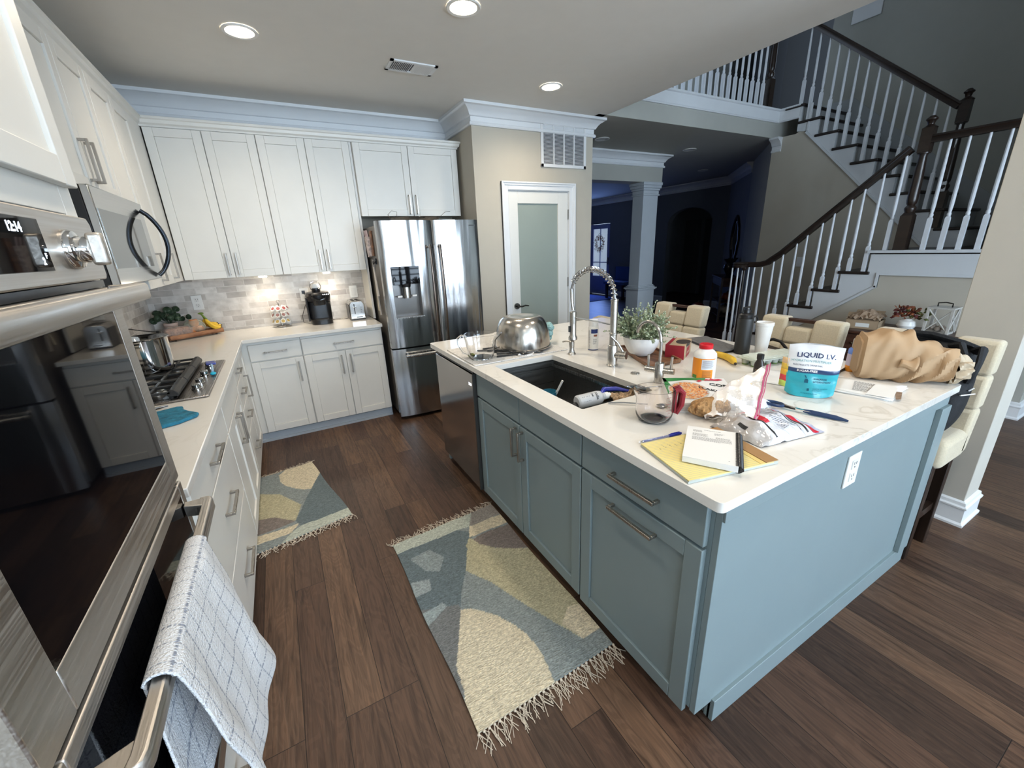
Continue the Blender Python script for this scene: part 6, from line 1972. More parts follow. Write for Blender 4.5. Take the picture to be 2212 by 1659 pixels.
# ---- yellow legal pad, spiral notebook, pen, pencil
def pad_tex():
    m, t_, b_ = nt('ruled_yellow_paper')
    tc = N(t_, 'ShaderNodeTexCoord'); sp_ = N(t_, 'ShaderNodeSeparateXYZ'); mp = N(t_, 'ShaderNodeMapping')
    mp.inputs['Rotation'].default_value = (0, 0, -math.atan2(pB.y - pA.y, pB.x - pA.x))
    L(t_, tc.outputs['Object'], mp.inputs['Vector']); L(t_, mp.outputs[0], sp_.inputs[0])
    m1 = N(t_, 'ShaderNodeMath', operation='MULTIPLY'); m1.inputs[1].default_value = 1 / .0085; L(t_, sp_.outputs['X'], m1.inputs[0])
    m2 = N(t_, 'ShaderNodeMath', operation='FRACT'); L(t_, m1.outputs[0], m2.inputs[0])
    m3 = N(t_, 'ShaderNodeMath', operation='LESS_THAN'); m3.inputs[1].default_value = .13; L(t_, m2.outputs[0], m3.inputs[0])
    mx = N(t_, 'ShaderNodeMix', data_type='RGBA'); L(t_, m3.outputs[0], mx.inputs['Factor']); mx.inputs['A'].default_value = (.78, .66, .26, 1); mx.inputs['B'].default_value = (.42, .42, .36, 1)
    L(t_, mx.outputs['Result'], b_.inputs['Base Color']); b_.inputs['Roughness'].default_value = .7
    return m
pA, pB, pC, pD = V((1.838, .592, Z)), V((1.893, .815, Z)), V((2.190, .760, Z)), V((2.135, .528, Z))
t = thing('legal_pad', 'yellow ruled legal pad with a brown binding strip at the island corner', 'notepad', tuple(pA))
MB().prism([pA, pB, pC, pD], (0, 0, .006)).build('backing_card', P('grey_card_back', (.42, .46, .44), .8), t)
mid1 = pB.lerp(pC, .86); mid2 = pA.lerp(pD, .86)
MB().prism([v_ + Z3 * .0062 for v_ in (pA.lerp(pD, .005), pB.lerp(pC, .005), pC, pD)], (0, 0, .0035)).build('pages', pad_tex(), t)
MB().prism([v_ + Z3 * .0098 for v_ in (mid2, mid1, pC, pD)], (0, 0, .0022)).build('binding', P('brown_binding_tape', (.36, .20, .08), .6, var=.1), t)
MB().prism([v_ + Z3 * .0098 for v_ in (pA.lerp(pD, .80), pB.lerp(pC, .82), pB.lerp(pC, .86), pA.lerp(pD, .85))], (0, 0, .001)).build('folded_leaves', P('yellow_leaf_edge', (.72, .55, .20), .7), t)
mb = MB(); r = random.Random(14)
for k in range(11):   # blue-black handwriting along the lines
    s = .12 + k * .065
    for j in range(5):
        u = .82 - j * .018 - r.uniform(0, .01) + (.03 if k % 3 else 0)
        p = pA.lerp(pB, u).lerp(pD.lerp(pC, u), s) + Z3 * .0101; p2 = p + V((r.uniform(-.004, .004), r.uniform(-.006, .006), 0))
        w_ = V((.0006, .0003, 0)); mb.add([p - w_, p2 - w_, p2 + w_, p + w_], [(0, 1, 2, 3)])
mb.build('handwriting', INK, t)
nA, nB, nC, nD = V((1.903, .668, Z + .0125)), V((2.085, .795, Z + .0125)), V((2.165, .672, Z + .0125)), V((1.975, .545, Z + .0125))
t = thing('spiral_notebook', 'thick spiral-bound booklet of printed white pages lying on the legal pad', 'booklet', tuple(nA))
MB().prism([nA, nB, nC, nD], (0, 0, .017)).build('pages', P('stacked_pages', (.74, .74, .74), .7, var=.08, vs=8), t, bevel=.001)
MB().prism([v_ + Z3 * .0172 for v_ in (nA, nB, nC, nD)], (0, 0, .0012)).build('cover_page', PAPER, t)
bdv = nC - nD
for k in range(30):
    p = nD.lerp(nC, (k + .5) / 30); o2 = (nD - nA).normalized()
    pass
mb = MB(); o2 = (nD - nA).normalized()
for k in range(34):
    p = nD.lerp(nC, (k + .6) / 34.6) + Z3 * .009
    pts = [p + o2 * (.011 * math.cos(a)) + Z3 * (.0115 * math.sin(a)) for a in [2 * PI * q / 10 for q in range(10)]]
    mb.tube(pts, .0018, 4, closed=True)
mb.cyl(nD + o2 * .010 + Z3 * .009, nC + o2 * .010 + Z3 * .009, .0045, 8)
mb.build('comb_binding', BLACK, t)
mb = MB(); e1_ = (nC - nB).normalized(); e2_ = (nB - nA).normalized()
# text reads with the top edge at nB-nC
o3 = nB + Z3 * .0186
def tx(x, y):
    return o3 + e1_ * x - e2_ * y
r = random.Random(17)
def line(y, x0, x1, th=.0014):
    x = x0
    while x < x1:
        w_ = min(r.uniform(.002, .007), x1 - x); mb.add([tx(x, y), tx(x + w_, y), tx(x + w_, y + th), tx(x, y + th)][::-1], [(0, 1, 2, 3)]); x += w_ + .0013
line(.018, .050, .098, .002)
for k in range(4):
    line(.024 + k * .004, .018, .044); line(.033 + k * .004, .080, .108 - .004 * k)
for k in range(5):
    line(.050 + k * .004, .018, .062 - .004 * (k % 2)); 
for k in range(3):
    line(.062 + k * .004, .084, .125)
for k in range(6):
    line(.075 + k * .0042, .018, .128 - (.03 if k == 5 else 0))
line(.205, .118, .122)
mb.build('page_print', INK, t)
t = thing('ballpoint_pen', 'clear ballpoint pen with a blue cap beside the legal pad', 'pen', (1.98, .81, Z))
pa = V((1.902, .832, Z + .005)); pb = V((2.068, .803, Z + .005)); pd_ = (pb - pa).normalized()
MB().tube([pa + pd_ * .014, pa + pd_ * .125], .0036, 8).build('barrel', make_glass('pen_barrel', (.7, .75, 1), thin=True, op=.2), t)
MB().tube([pa + pd_ * .010, pa + pd_ * .125], .0017, 6).build('ink_tube', P('pen_blue', (.01, .02, .22), .3), t)
MB().tube([pa, pa + pd_ * .006, pa + pd_ * .016], [.0006, .0022, .0034], 8).build('tip', CHROME, t)
MB().tube([pa + pd_ * .118, pa + pd_ * .13, pb - pd_ * .006, pb], [.0048, .0052, .0046, .002], 10).obox(pa + pd_ * .125 + Z3 * .004, pd_ * .035, V((-pd_.y, pd_.x, 0)) * .003, Z3 * .002).build('cap', P('cap_blue', (.008, .02, .30), .3), t)
t = thing('spoon', 'steel spoon with its bowl behind the clear measuring cup', 'spoon', (2.06, 1.155, Z))
s0 = V((2.058, 1.150, Z + .004)); s1 = V((2.20, 1.010, Z + .006))
MB().tube([s0, s0.lerp(s1, .3) + Z3 * .004, s0.lerp(s1, .75) + Z3 * .002], [.0045, .0035, .0028], 8, sx=.45).ball(s1 + (s1 - s0).normalized() * .006, .020, 14, (1.4, 1.0, .28)).build('spoon', CHROME, t)

# ---- corn flakes box lying flat
t = thing('cereal_box', 'white and green corn flakes box lying flat beside the small tap', 'cereal box', (2.40, 1.0, Z))
fa, fb, fc_, fd_ = V((2.190, .945, Z)), V((2.395, .800, Z)), V((2.590, 1.020, Z)), V((2.385, 1.172, Z))
hh = .040
MB().prism([fa, fb, fc_, fd_], (0, 0, hh)).build('carton', P('carton_white', (.74, .74, .73), .45), t, bevel=.001)
U = (fb - fa); Wd = (fd_ - fa); zz_ = Z3 * (hh + .0008)
def ct(u, v, l=0):
    return fa + U * u + Wd * v + zz_ + Z3 * l
mb = MB(); mb.add([ct(0, 1), ct(0, .93), ct(.5, .90), ct(1, .93), ct(1, 1)] if False else [ct(0, .30), ct(.10, .62), ct(.04, 1), ct(0, 1)], [(0, 1, 2, 3)])
mb.add([ct(0, .82), ct(.35, .90), ct(.7, .88), ct(.72, 1), ct(0, 1)], [(0, 1, 2, 3, 4)])
mb.build('green_band', P('print_green', (.03, .20, .05), .4), t)
mb = MB(); mb.add([ct(.33 + .30 * math.cos(2 * PI * k / 32), .47 + .36 * math.sin(2 * PI * k / 32), .0002) for k in range(32)], [tuple(range(32))]); mb.build('bowl_print', P('print_bowl_grey', (.50, .50, .47), .4), t)
r = random.Random(44); mb = MB(); 
for k in range(520):
    a = r.random() * 2 * PI; q = math.sqrt(r.random()); u = .33 + .265 * q * math.cos(a); v = .47 + .32 * q * math.sin(a)
    cl = random.choice([(.62, .22, .06), (.75, .36, .12), (.45, .13, .04), (.80, .50, .24), (.68, .28, .09)])
    mb.c = cl; an = r.random() * PI; s1_, s2_ = r.uniform(.02, .04), r.uniform(.01, .02)
    mb.add([ct(u + s1_ * math.cos(an), v + s1_ * math.sin(an), .0003 + k * 3e-7), ct(u - s2_ * math.sin(an), v + s2_ * math.cos(an), .0003 + k * 3e-7), ct(u - s1_ * math.cos(an), v - s1_ * math.sin(an), .0003 + k * 3e-7), ct(u + s2_ * math.sin(an), v - s2_ * math.cos(an), .0003 + k * 3e-7)], [(0, 1, 2, 3)])
mb.build('cereal_print', make_attr('cereal_print', .5, .1, 60), t, smooth=False)
# lettering reads across the box from the right end: baseline along -W
mb = MB(); un = U.normalized(); wn_ = Wd.normalized()
dx_ = (un * .86 + wn_ * -.1).normalized(); dy_ = (wn_ * .9 + un * .3).normalized()
o4 = ct(.70, .66, .001); put_text(mb, 'CORN', .046, lambda x, y: o4 + (un * .86 - wn_ * .42) * (x * .78) + (wn_ * .95 + un * .1) * y, bold=.0012)
o5 = ct(.50, .55, .001); put_text(mb, 'FLAKES', .040, lambda x, y: o5 + (un * .72 - wn_ * .62) * (x * .85) + (wn_ * .80 + un * .1) * y, bold=.0012)
mb.build('name_lettering', P('print_black', (.012, .012, .012), .4), t)
mb = MB(); rc = [(.66, .86), (.72, .94), (.76, .90), (.80, .97), (.84, .91), (.92, .93), (.97, .88), (.88, .85), (.78, .86)]
mb.add([ct(u, v, .0012) for u, v in rc], [tuple(range(len(rc)))]); mb.add([ct(.53, .84, .0012), ct(.60, .90, .0012), ct(.63, .85, .0012), ct(.57, .80, .0012)], [(0, 1, 2, 3)])
mb.build('red_print', P('print_red', (.50, .01, .03), .4), t)
mb = MB(); nf = (V((U.y, -U.x, 0)).normalized()); nf = nf if nf.dot(V((-1, -1, 0))) > 0 else -nf
scribble(mb, fa + nf * .0006 + un * .03 + Z3 * .006, un, Z3, .05, .028, 9, lift=0, seed=3); scribble(mb, fa + nf * .0006 + un * .09 + Z3 * .006, un, Z3, .06, .028, 9, lift=0, seed=4); scribble(mb, fa + nf * .0006 + un * .16 + Z3 * .006, un, Z3, .07, .028, 9, lift=0, seed=5)
mb.build('side_print', INK, t)
t = MB().prism([(2.60, 1.01, Z), (2.64, .93, Z), (2.72, .97, Z), (2.69, 1.04, Z)], (0, 0, .004)).build('yellow_packet', P('yellow_packet', (.75, .50, .03), .4, var=.2, vs=30)); tag(t, 'small flat yellow packet behind the cereal box', 'packet')

# ---- zip bag of brown crumbs, leaning on the ice bag
FILM = make_glass('clear_film', (.98, .96, .95), thin=True, op=.10)
t = thing('zip_bag', 'clear zip bag with a pink seal and brown crumbs, propped on the printed bag', 'bag', (2.35, .83, Z))
r = random.Random(51)
cr_c = P('brown_crumbs', (.36, .20, .08), .8, var=.5, vs=90, bump=1.0, bs=90)
mb = MB()
def crumbs(u, v):
    a = 2 * PI * u; p = PI * v - PI / 2
    k = 1 + .10 * math.sin(5 * a + 3 * p) + .06 * math.sin(11 * a)
    return V((2.275, .850, Z + .036)) + V((.62, -.20, 0)).normalized() * math.cos(p) * math.cos(a) * .078 * k + V((.2, .62, 0)).normalized() * math.cos(p) * math.sin(a) * .040 * k + Z3 * math.sin(p) * .036
mb.grid(36, 16, crumbs, closeu=True); mb.build('crumbs', cr_c, t)
zb0 = V((2.215, .825, Z + .010)); zb1 = V((2.290, .905, Z + .02)); zt0 = V((2.265, .675, Z + .050)); zt1 = V((2.505, .790, Z + .175))
def zf(u, v, s):
    a = zb0.lerp(zb1, u); b = zt0.lerp(zt1, u); m = a.lerp(b, v)
    nrm = (zt0 - zb0).cross(zb1 - zb0).normalized()
    return m + nrm * (s * .034 * math.sin(PI * min(1, v * 1.0 + .12)) * math.sin(PI * (u * .9 + .05)) + .004 * math.sin(17 * u + 9 * v) + .003 * math.sin(31 * v)) + Z3 * .012 * math.sin(PI * v)
mb = MB(); mb.grid(24, 30, lambda u, v: zf(u, v, 1)); mb.grid(24, 30, lambda u, v: zf(u, v, -1), flip=True); mb.build('film', FILM, t, ang=20)
mb = MB(); mb.grid(20, 2, lambda u, v: zf(u, .93 + v * .035, 1) + V((-.3, -.4, .4)) * .004); mb.grid(20, 1, lambda u, v: zf(u, .985 + v * .015, 1) + V((-.3, -.4, .4)) * .004)
mb.build('pink_seal', P('pink_zip', (.60, .12, .26), .3, trans=.2), t, thick=.0012)

# ---- printed frozen-food bag with scissors
mt, tt, bb = nt('printed_clear_bag')
t = thing('printed_food_bag', 'plump clear plastic bag with red and white print lying on the island', 'bag', (2.35, .68, Z))
rA, rB, rC, rD = V((2.195, .790, Z)), V((2.185, .605, Z)), V((2.455, .560, Z)), V((2.52, .765, Z))
def rb(u, v, s):
    m = rA.lerp(rB, u).lerp(rD.lerp(rC, u), v)
    hgt = .062 * (math.sin(PI * u) ** .45) * (math.sin(PI * min(1, v * 1.25)) ** .5 if v < .8 else .0)
    w_ = .003 * math.sin(19 * u + 6 * v) + .003 * math.sin(9 * u - 23 * v) + .002 * math.sin(41 * v)
    if v > .72:
        hgt = .062 * (math.sin(PI * u) ** .45) * max(.06, (1 - (v - .5) / .5 * 1.0)) ** 1.0 * (.9)
    return m + Z3 * (max(.002, hgt * .95 + w_) if s > 0 else .001)
GRYF = (.52, .50, .51); BLU = (.50, .56, .72)
def rcol(u, v):
    if v > .84: return (.42, .45, .62) if u > .75 or v < .86 else (.50, .5, .6)
    if v < .20: return (.44, .42, .41)
    return (.60, .62, .68)
mb = MB(); mb.grid(40, 50, lambda u, v: rb(u, v, 1), rcol); mb.grid(20, 20, lambda u, v: rb(u, v, -1), lambda u, v: GRYF, flip=True)
mb.build('bag', make_attr('glossy_print_bag', .12, .14, 45, .35, coat=.6), t, ang=50)
mb = MB(); r = random.Random(61)
def rp(u, v, l=.0012): return rb(u, v, 1) + Z3 * l
def strip(mb, u0, u1, v0, v1, n=10):
    mb.grid(n, n, lambda a, b: rp(u0 + (u1 - u0) * a, v0 + (v1 - v0) * b))
mb = MB(); strip(mb, .02, .98, .83, .93, 20); strip(mb, .18, .72, .27, .33); mb.build('red_print', P('print_red', (.50, .01, .03), .4), t, thick=.0006)
mb = MB(); strip(mb, .25, .97, .24, .26); strip(mb, .30, .95, .64, .65); strip(mb, .30, .95, .76, .78); strip(mb, .44, .60, .07, .11); mb.build('black_print', P('print_black', (.012, .012, .012), .4), t, thick=.0006)
mb = MB()
for k in range(26):
    u = .12 + .78 * k / 26
    v = .38 + r.uniform(0, .03)
    while v < .60 - .08 * (k % 3 == 0):
        w_ = r.uniform(.01, .03); mb.add([rp(u, v), rp(u + .012, v), rp(u + .012, v + w_), rp(u, v + w_)], [(0, 1, 2, 3)]); v += w_ + .008
mb.build('small_print', P('grey_small_print', (.20, .20, .23), .6), t)
mb = MB()
for (a, b, w_) in (((.62, .42), (.98, .70), .02), ((.70, .36), (.99, .58), .016), ((.80, .34), (.99, .46), .012)):
    for k in range(12):
        s0_, s1_ = k / 12, (k + 1) / 12; u0 = lerp(a[0], b[0], s0_); u1 = lerp(a[0], b[0], s1_); v0 = lerp(a[1], b[1], s0_); v1 = lerp(a[1], b[1], s1_)
        mb.add([rp(u0, v0, .0016), rp(u1, v1, .0016), rp(u1, v1 + w_, .0016), rp(u0, v0 + w_, .0016)], [(0, 1, 2, 3)])
mb.build('white_print', P('print_white', (.8, .8, .8), .4), t)
t = thing('scissors', 'scissors with dark blue handles lying behind the printed bag', 'scissors', (2.56, .70, Z))
c0 = V((2.545, .775, Z + .012)); c1 = V((2.60, .60, Z + .008)); sdv = (c1 - c0).normalized(); sx_ = V((-sdv.y, sdv.x, 0))
NAVH = P('navy_grip', (.01, .035, .10), .35)
MB().tube([c0 + sdv * (.032 * math.cos(2 * PI * k / 18)) + sx_ * (.017 * math.sin(2 * PI * k / 18)) for k in range(18)], .006, 8, closed=True).build('finger_loop', NAVH, t)
MB().tube([c0 + sdv * .03, c0 + sdv * .07 - sx_ * .008], [.007, .005], 8).build('shank', BLACK, t)
MB().prism([c0 + sdv * .055 - sx_ * .01, c0 + sdv * .12 - sx_ * .018, c0 + sdv * .12 - sx_ * .004, c0 + sdv * .055], (0, 0, .003)).build('blade', CHROME, t)
MB().tube([c0 + sdv * .095 - sx_ * .01, c0 + sdv * .12 - sx_ * .012, c0 + sdv * .19 - sx_ * .012, c0 + sdv * .225 - sx_ * .02], [.006, .010, .009, .004], 8, sx=.7).build('grip', NAVH, t)
t = thing('cutlery_pouch', 'small white crumpled packet with black letters between the zip bag and scissors', 'packet', (2.50, .82, Z))
mb = MB(); mb.grid(14, 10, lambda u, v: V((2.46 + .10 * u, .78 + .09 * v, Z + .028 * math.sin(PI * u) ** .5 * math.sin(PI * v) ** .5 + .003 * math.sin(17 * u + 9 * v)))); mb.build('packet', P('glossy_white_film', (.68, .72, .78), .2), t, thick=.001)

# ---- in the sink
t = thing('roll_up_rack', 'dark roll-up rack of steel bars over the near end of the sink', 'rack', (2.1, 1.2, .87))
for k in range(6):
    MB().cyl((1.945, 1.185 + k * .022, .868), (2.325, 1.185 + k * .022, .868), .0042, 8).build('bar', CHROME if k % 2 == 0 else DARKMET, t)
t = thing('soap_bottle', 'frosted white soap bottle with black letters lying on the sink rack', 'bottle', (2.02, 1.22, .90))
ba = V((1.985, 1.262, .900)); bb_ = V((2.135, 1.248, .905)); bd_ = (bb_ - ba).normalized()
MB().lathe([(.024, 0), (.030, .006), (.030, .105), (.027, .118), (.016, .128), (.015, .14)], ba, 28, bd_).build('bottle', P('frosted_bottle', (.72, .74, .76), .25, trans=.25), t)
MB().ball(ba + V((-.004, 0, -.014)), .0165, 14).build('black_base', BLACK, t)
mb = MB(); up_ = V((0, 0, 1)); sdn = bd_.cross(up_).normalized()
def bw_(x, y):
    a = y / .030; return ba + bd_ * x + (-sdn * -math.cos(a) * -1 + up_ * 0) * .0
def bwrap(x, y):
    a = y / .030; return ba + bd_ * x + (sdn * math.cos(a) + up_ * math.sin(a)) * .0306
put_text(mb, 'Nellies', .020, lambda x, y: bwrap(.105 - y, x * .62 - .006), bold=.0005) if False else None
put_text(mb, 'Nellie', .019, lambda x, y: bwrap(.082 + y * .9, .040 - x * .75), bold=.0005); put_text(mb, 'Dish', .013, lambda x, y: bwrap(.064 + y * .9, .040 - x * .75), bold=.0003)
for k in range(5):
    y = .034; mb.add([bwrap(.018 + k * .008, .030), bwrap(.021 + k * .008, .030), bwrap(.021 + k * .008, .008), bwrap(.018 + k * .008, .008)], [(0, 1, 2, 3)])
mb.build('lettering', P('print_black', (.012, .012, .012), .4), t)
MB().lathe([(.015, 0), (.015, .018), (.010, .02), (.010, .03)], bb_ - bd_ * .012, 18, bd_).build('collar', PLASTIC_W, t)
t = thing('scrub_sponge', 'tan fibrous scrub cloth lying on the sink rack by the soap bottle', 'cloth', (2.19, 1.24, .885))
mb = MB(); mb.grid(24, 14, lambda u, v: V((2.145 + .15 * u, 1.205 + .065 * v + .012 * math.sin(7 * u), .880 + .020 * math.sin(PI * v) * (1 - .5 * u) + .006 * math.sin(23 * u + 5 * v) + .004 * math.sin(31 * v)))); mb.build('cloth', P('tan_fibre', (.48, .33, .20), .9, var=.5, vs=70, bump=1, bs=120), t, thick=.004)
t = MB().tube([(2.14, 1.30, .883), (2.19, 1.325, .90), (2.25, 1.31, .895), (2.30, 1.26, .884)], [.008, .012, .011, .006], 10, sx=.7).build('blue_scraper', P('cap_blue', (.008, .02, .30), .3)); tag(t, 'dark blue curved handle lying behind the tan cloth in the sink', 'brush')
t = thing('ladle', 'flat round steel strainer resting on the far edge of the sink rack', 'ladle', (2.32, 1.2, .9))
MB().lathe([(0, 0), (.03, .003), (.045, .012), (.047, .013), (.044, .014), (.03, .006), (0, .003)], (2.268, 1.195, .916), 32, V((.15, .1, 1)).normalized()).build('bowl', CHROME, t)
MB().tube([(2.31, 1.18, .926), (2.34, 1.155, .93), (2.40, 1.13, .922)], .003, 8).build('handle', CHROME, t)
c = V((2.135, 1.690, .661)); t = thing('blue_cup', 'translucent blue plastic cup standing in the sink with a white stick', 'cup', tuple(c))
MB().lathe([(.030, 0), (.032, .002), (.040, .135), (.0385, .135), (.030, .005), (0, .005)], c, 32).build('cup', P('translucent_blue_plastic', (.05, .28, .42), .3, trans=.35), t)
t = MB().cyl(c + V((.0, .01, .03)), c + V((.055, -.045, .195)), .006, 10).build('white_stick', PLASTIC_W); tag(t, 'white stick leaning in the blue cup in the sink', 'stick')
# ================================================================ LEFT COUNTER AND BACK COUNTER
Z = .915
gz = .914 + .054
t = thing('stockpot', 'shiny stainless steel stockpot on the far burner of the cooktop', 'pot', (.285, 2.83, gz))
c = V((.285, 2.83, gz))
MB().lathe([(.0, .002), (.108, 0), (.114, .006), (.118, .175), (.124, .178), (.125, .182), (.120, .183), (.114, .174), (.108, .012), (0, .010)], c, 56, caps=False).build('pot', CHROME, t)
MB().tube([c + V((-.02, -.115, .150)), c + V((-.03, -.165, .155)), c + V((.03, -.165, .155)), c + V((.02, -.115, .150))], .005, 8).build('handle', CHROME, t)
t = MB().tube([(.02, 3.60, 1.12), (.06, 3.62, 1.108), (.13, 3.56, 1.098), (.20, 3.51, 1.09), (.22, 3.50, 1.087)], .0035, 6).tube([(.22, 3.50, 1.087), (.235, 3.495, 1.085)], .009, 8).tube([(.235, 3.495, 1.085), (.20, 3.6, .99), (.10, 3.8, .918), (.02, 3.9, .918)], .003, 6).build('cable', BLACK)
tag(t, 'thin black cable looping behind the stockpot', 'cable')
LT = P('lighter_blue', (.02, .45, .65), .3); LT2 = P('violet_blue_plastic', (.10, .12, .38), .25)
t = thing('utility_lighter', 'blue and teal plastic clip lying on the cooktop knobs', 'clip', (.56, 2.8, .95))
MB().obox((.525, 2.90, .953), (.05, -.01, 0), (.012, -.07, 0), (0, 0, .012)).build('blue_part', LT2, t, bevel=.004)
MB().tube([(.562, 2.83, .957), (.572, 2.76, .95), (.578, 2.70, .942)], .006, 8).build('stem', P('pale_blue_plastic', (.35, .55, .75), .25), t)
MB().ball((.582, 2.675, .937), .015, 12, (1, 1.3, .6)).build('teal_tip', LT, t)
# blue oven mitt and a dark knife beside it
mp = [(.30, 2.02), (.36, 2.11), (.50, 2.165), (.522, 2.155), (.530, 2.11), (.555, 2.07), (.596, 2.02), (.592, 1.995), (.54, 1.945), (.49, 1.925), (.40, 1.88), (.30, 1.86)]
BMIT = P('blue_mitt_cloth', (.02, .17, .27), .85, var=.45, vs=30, bump=.5, bs=60)
mb = MB(); mb.prism([(x, y, Z) for x, y in mp], (0, 0, .014)); t = mb.build('oven_mitt', BMIT, bevel=.005, seg=3); tag(t, 'flat teal-blue oven mitt on the counter in front of the cooktop', 'mitt')
t = MB().tube([(.30, 2.19, Z + .004), (.38, 2.205, Z + .005), (.455, 2.232, Z + .005)], [.004, .005, .003], 8, sx=1.6).build('knife', P('dark_steel_knife', (.12, .11, .10), .3, .8)); tag(t, 'thin dark knife handle on the counter beside the blue mitt', 'knife')
# fruit tray
e1 = V((.345, .20, 0)).normalized(); e2 = V((-e1.y, e1.x, 0)); tb = V((.150, 4.115, Z))
TL, TWd = .40, .11
t = thing('fruit_tray', 'long low wooden tray with dark feet in the corner of the counter', 'tray', tuple(tb))
TRW = make_wood('tray_orange_wood', (.22, .085, .035), (.40, .19, .09), .45, 0)
MB().obox(tb + Z3 * .014, e1 * TL, e2 * TWd, Z3 * .008).build('base', TRW, t)
mb = MB()
for o_, a, b in ((tb, e1 * TL, e2 * .010), (tb + e2 * (TWd - .01), e1 * TL, e2 * .010), (tb, e1 * .010, e2 * TWd), (tb + e1 * (TL - .01), e1 * .010, e2 * TWd)):
    mb.obox(o_ + Z3 * .012, a, b, Z3 * .036)
mb.build('sides', TRW, t, bevel=.002)
for a in (.04, TL - .06):
    for b in (.012, TWd - .03):
        MB().cbox(tb + e1 * a + e2 * b, .016, .016, .014, 0).build('foot', ESPR, t)
t = thing('bread_bag', 'plastic-wrapped loaf lying on the left end of the fruit tray', 'bread', tuple(tb + e1 * .08 + Z3 * .03))
bc0 = tb + e1 * .085 + e2 * .052 + Z3 * .066
def loaf(u, v, k=1.0):
    a = 2 * PI * u; s = -1 + 2 * v; w_ = (1 - abs(s) ** 5) ** .5 if abs(s) < 1 else 0
    ca, sa = math.cos(a), math.sin(a)
    return bc0 + e1 * s * .10 * k + e2 * (abs(ca) ** .7 * (1 if ca > 0 else -1) * .046 * w_ * k) + Z3 * (abs(sa) ** .7 * (1 if sa > 0 else -1) * .040 * w_ * k)
mb = MB(); mb.grid(24, 14, lambda u, v: loaf(u, v), closeu=True); mb.build('loaf', P('seeded_loaf', (.30, .16, .10), .8, var=.5, vs=70), t)
FILM2 = make_glass('clear_film', thin=True)
mb = MB(); mb.grid(30, 18, lambda u, v: loaf(u, v, 1.10) + V((.003 * math.sin(31 * u + 9 * v), .003 * math.sin(23 * v + 5 * u), .003 * math.sin(17 * u + 19 * v))), closeu=True); mb.build('film', FILM2, t, ang=20)
t = thing('bagged_apples', 'red and yellow apples in a clear bag on the middle of the fruit tray', 'fruit', tuple(tb + e1 * .22 + Z3 * .03))
AP = P('apple_skin', (.55, .20, .07), .3, var=.55, vs=14)
for a, b, z_ in ((.185, .05, .062), (.245, .065, .060), (.215, .06, .118)):
    MB().lathe([(0, -.028), (.02, -.033), (.036, -.014), (.038, .008), (.028, .028), (.010, .030), (0, .022)], tb + e1 * a + e2 * b + Z3 * z_, 20, caps=False).build('apple', AP, t)
mb = MB(); ac = tb + e1 * .215 + e2 * .058 + Z3 * .086
mb.grid(30, 16, lambda u, v: ac + (e1 * math.cos(2 * PI * u) * .078 + e2 * math.sin(2 * PI * u) * .052) * math.cos(PI * v - PI / 2) * (1 + .05 * math.sin(13 * u * 2 + 5 * v)) + Z3 * (math.sin(PI * v - PI / 2) * .062 + .004 * math.sin(19 * u)), closeu=True)
mb.build('film', make_glass('greenish_film', (.88, .98, .86), thin=True, op=.14), t, ang=20)
t = thing('banana_bunch', 'bunch of yellow bananas with dark tips on the right end of the fruit tray', 'bananas', tuple(tb + e1 * .32 + Z3 * .03))
hub = tb + e1 * .285 + e2 * .06 + Z3 * .182
STM = P('banana_stem_green', (.12, .20, .03), .6)
for k in range(6):
    s = (k - 2.5) / 2.5
    tip_ = tb + e1 * (.385 + .028 * (1 - abs(s)) - .02 * (k % 2)) + e2 * (.050 + s * .052) + Z3 * (.058 + .022 * (k % 2) + .012 * (1 - abs(s)))
    st0 = hub.lerp(tip_, .22) + e1 * .0 + Z3 * .006 - Z3 * .03
    banana(t, st0, tip_, (e2 * s * .02 - e1 * .020 + Z3 * -.022 + e1 * .0), .0165)
    MB().tube([hub, hub.lerp(st0, .6) + e1 * .003, st0 + (tip_ - st0) * .05], [.007, .0055, .0065], 6).build('stalk', STM, t)
MB().ball(hub + Z3 * .004, .017, 10, (1.3, 1, .5)).build('crown', STM, t)
t = thing('corner_plant', 'small potted plant with round dark green leaves behind the fruit tray', 'plant', (.155, 4.375, Z))
c = V((.135, 4.365, Z))
MB().lathe([(.034, 0), (.036, .002), (.046, .105), (.050, .107), (.050, .125), (.046, .125), (.043, .112), (0, .110)], c, 28).build('pot', P('pale_pink_pot', (.55, .42, .36), .6), t)
r = random.Random(77); DL = P('dark_round_leaf', (.035, .065, .035), .4, var=.25, vs=20); mb = MB(); sm = MB()
for k in range(24):
    a = r.random() * 2 * PI; el = r.uniform(.15, 1.25); R_ = r.uniform(.09, .15)
    p = c + V((math.cos(a) * math.cos(el) * R_ * .95, math.sin(a) * math.cos(el) * R_ * .75, .135 + math.sin(el) * R_ * .75))
    p.y = min(p.y, 4.43); p.x = max(p.x, .02)
    sm.tube([c + V((0, 0, .11)), (c + V((0, 0, .11))).lerp(p, .6) + V((0, 0, .015)), p], .0016, 5)
    n = V((r.uniform(-.5, .5), -1, r.uniform(-.1, .8))).normalized(); w1 = n.orthogonal().normalized(); w2 = n.cross(w1); R2 = r.uniform(.019, .026)
    mb.add([p + w1 * R2 * math.cos(2 * PI * q / 12) + w2 * R2 * 1.1 * math.sin(2 * PI * q / 12) + n * .003 * math.cos(4 * PI * q / 12) for q in range(12)], [tuple(range(12))])
sm.build('stems', DL, t); mb.build('foliage', DL, t, thick=.001)
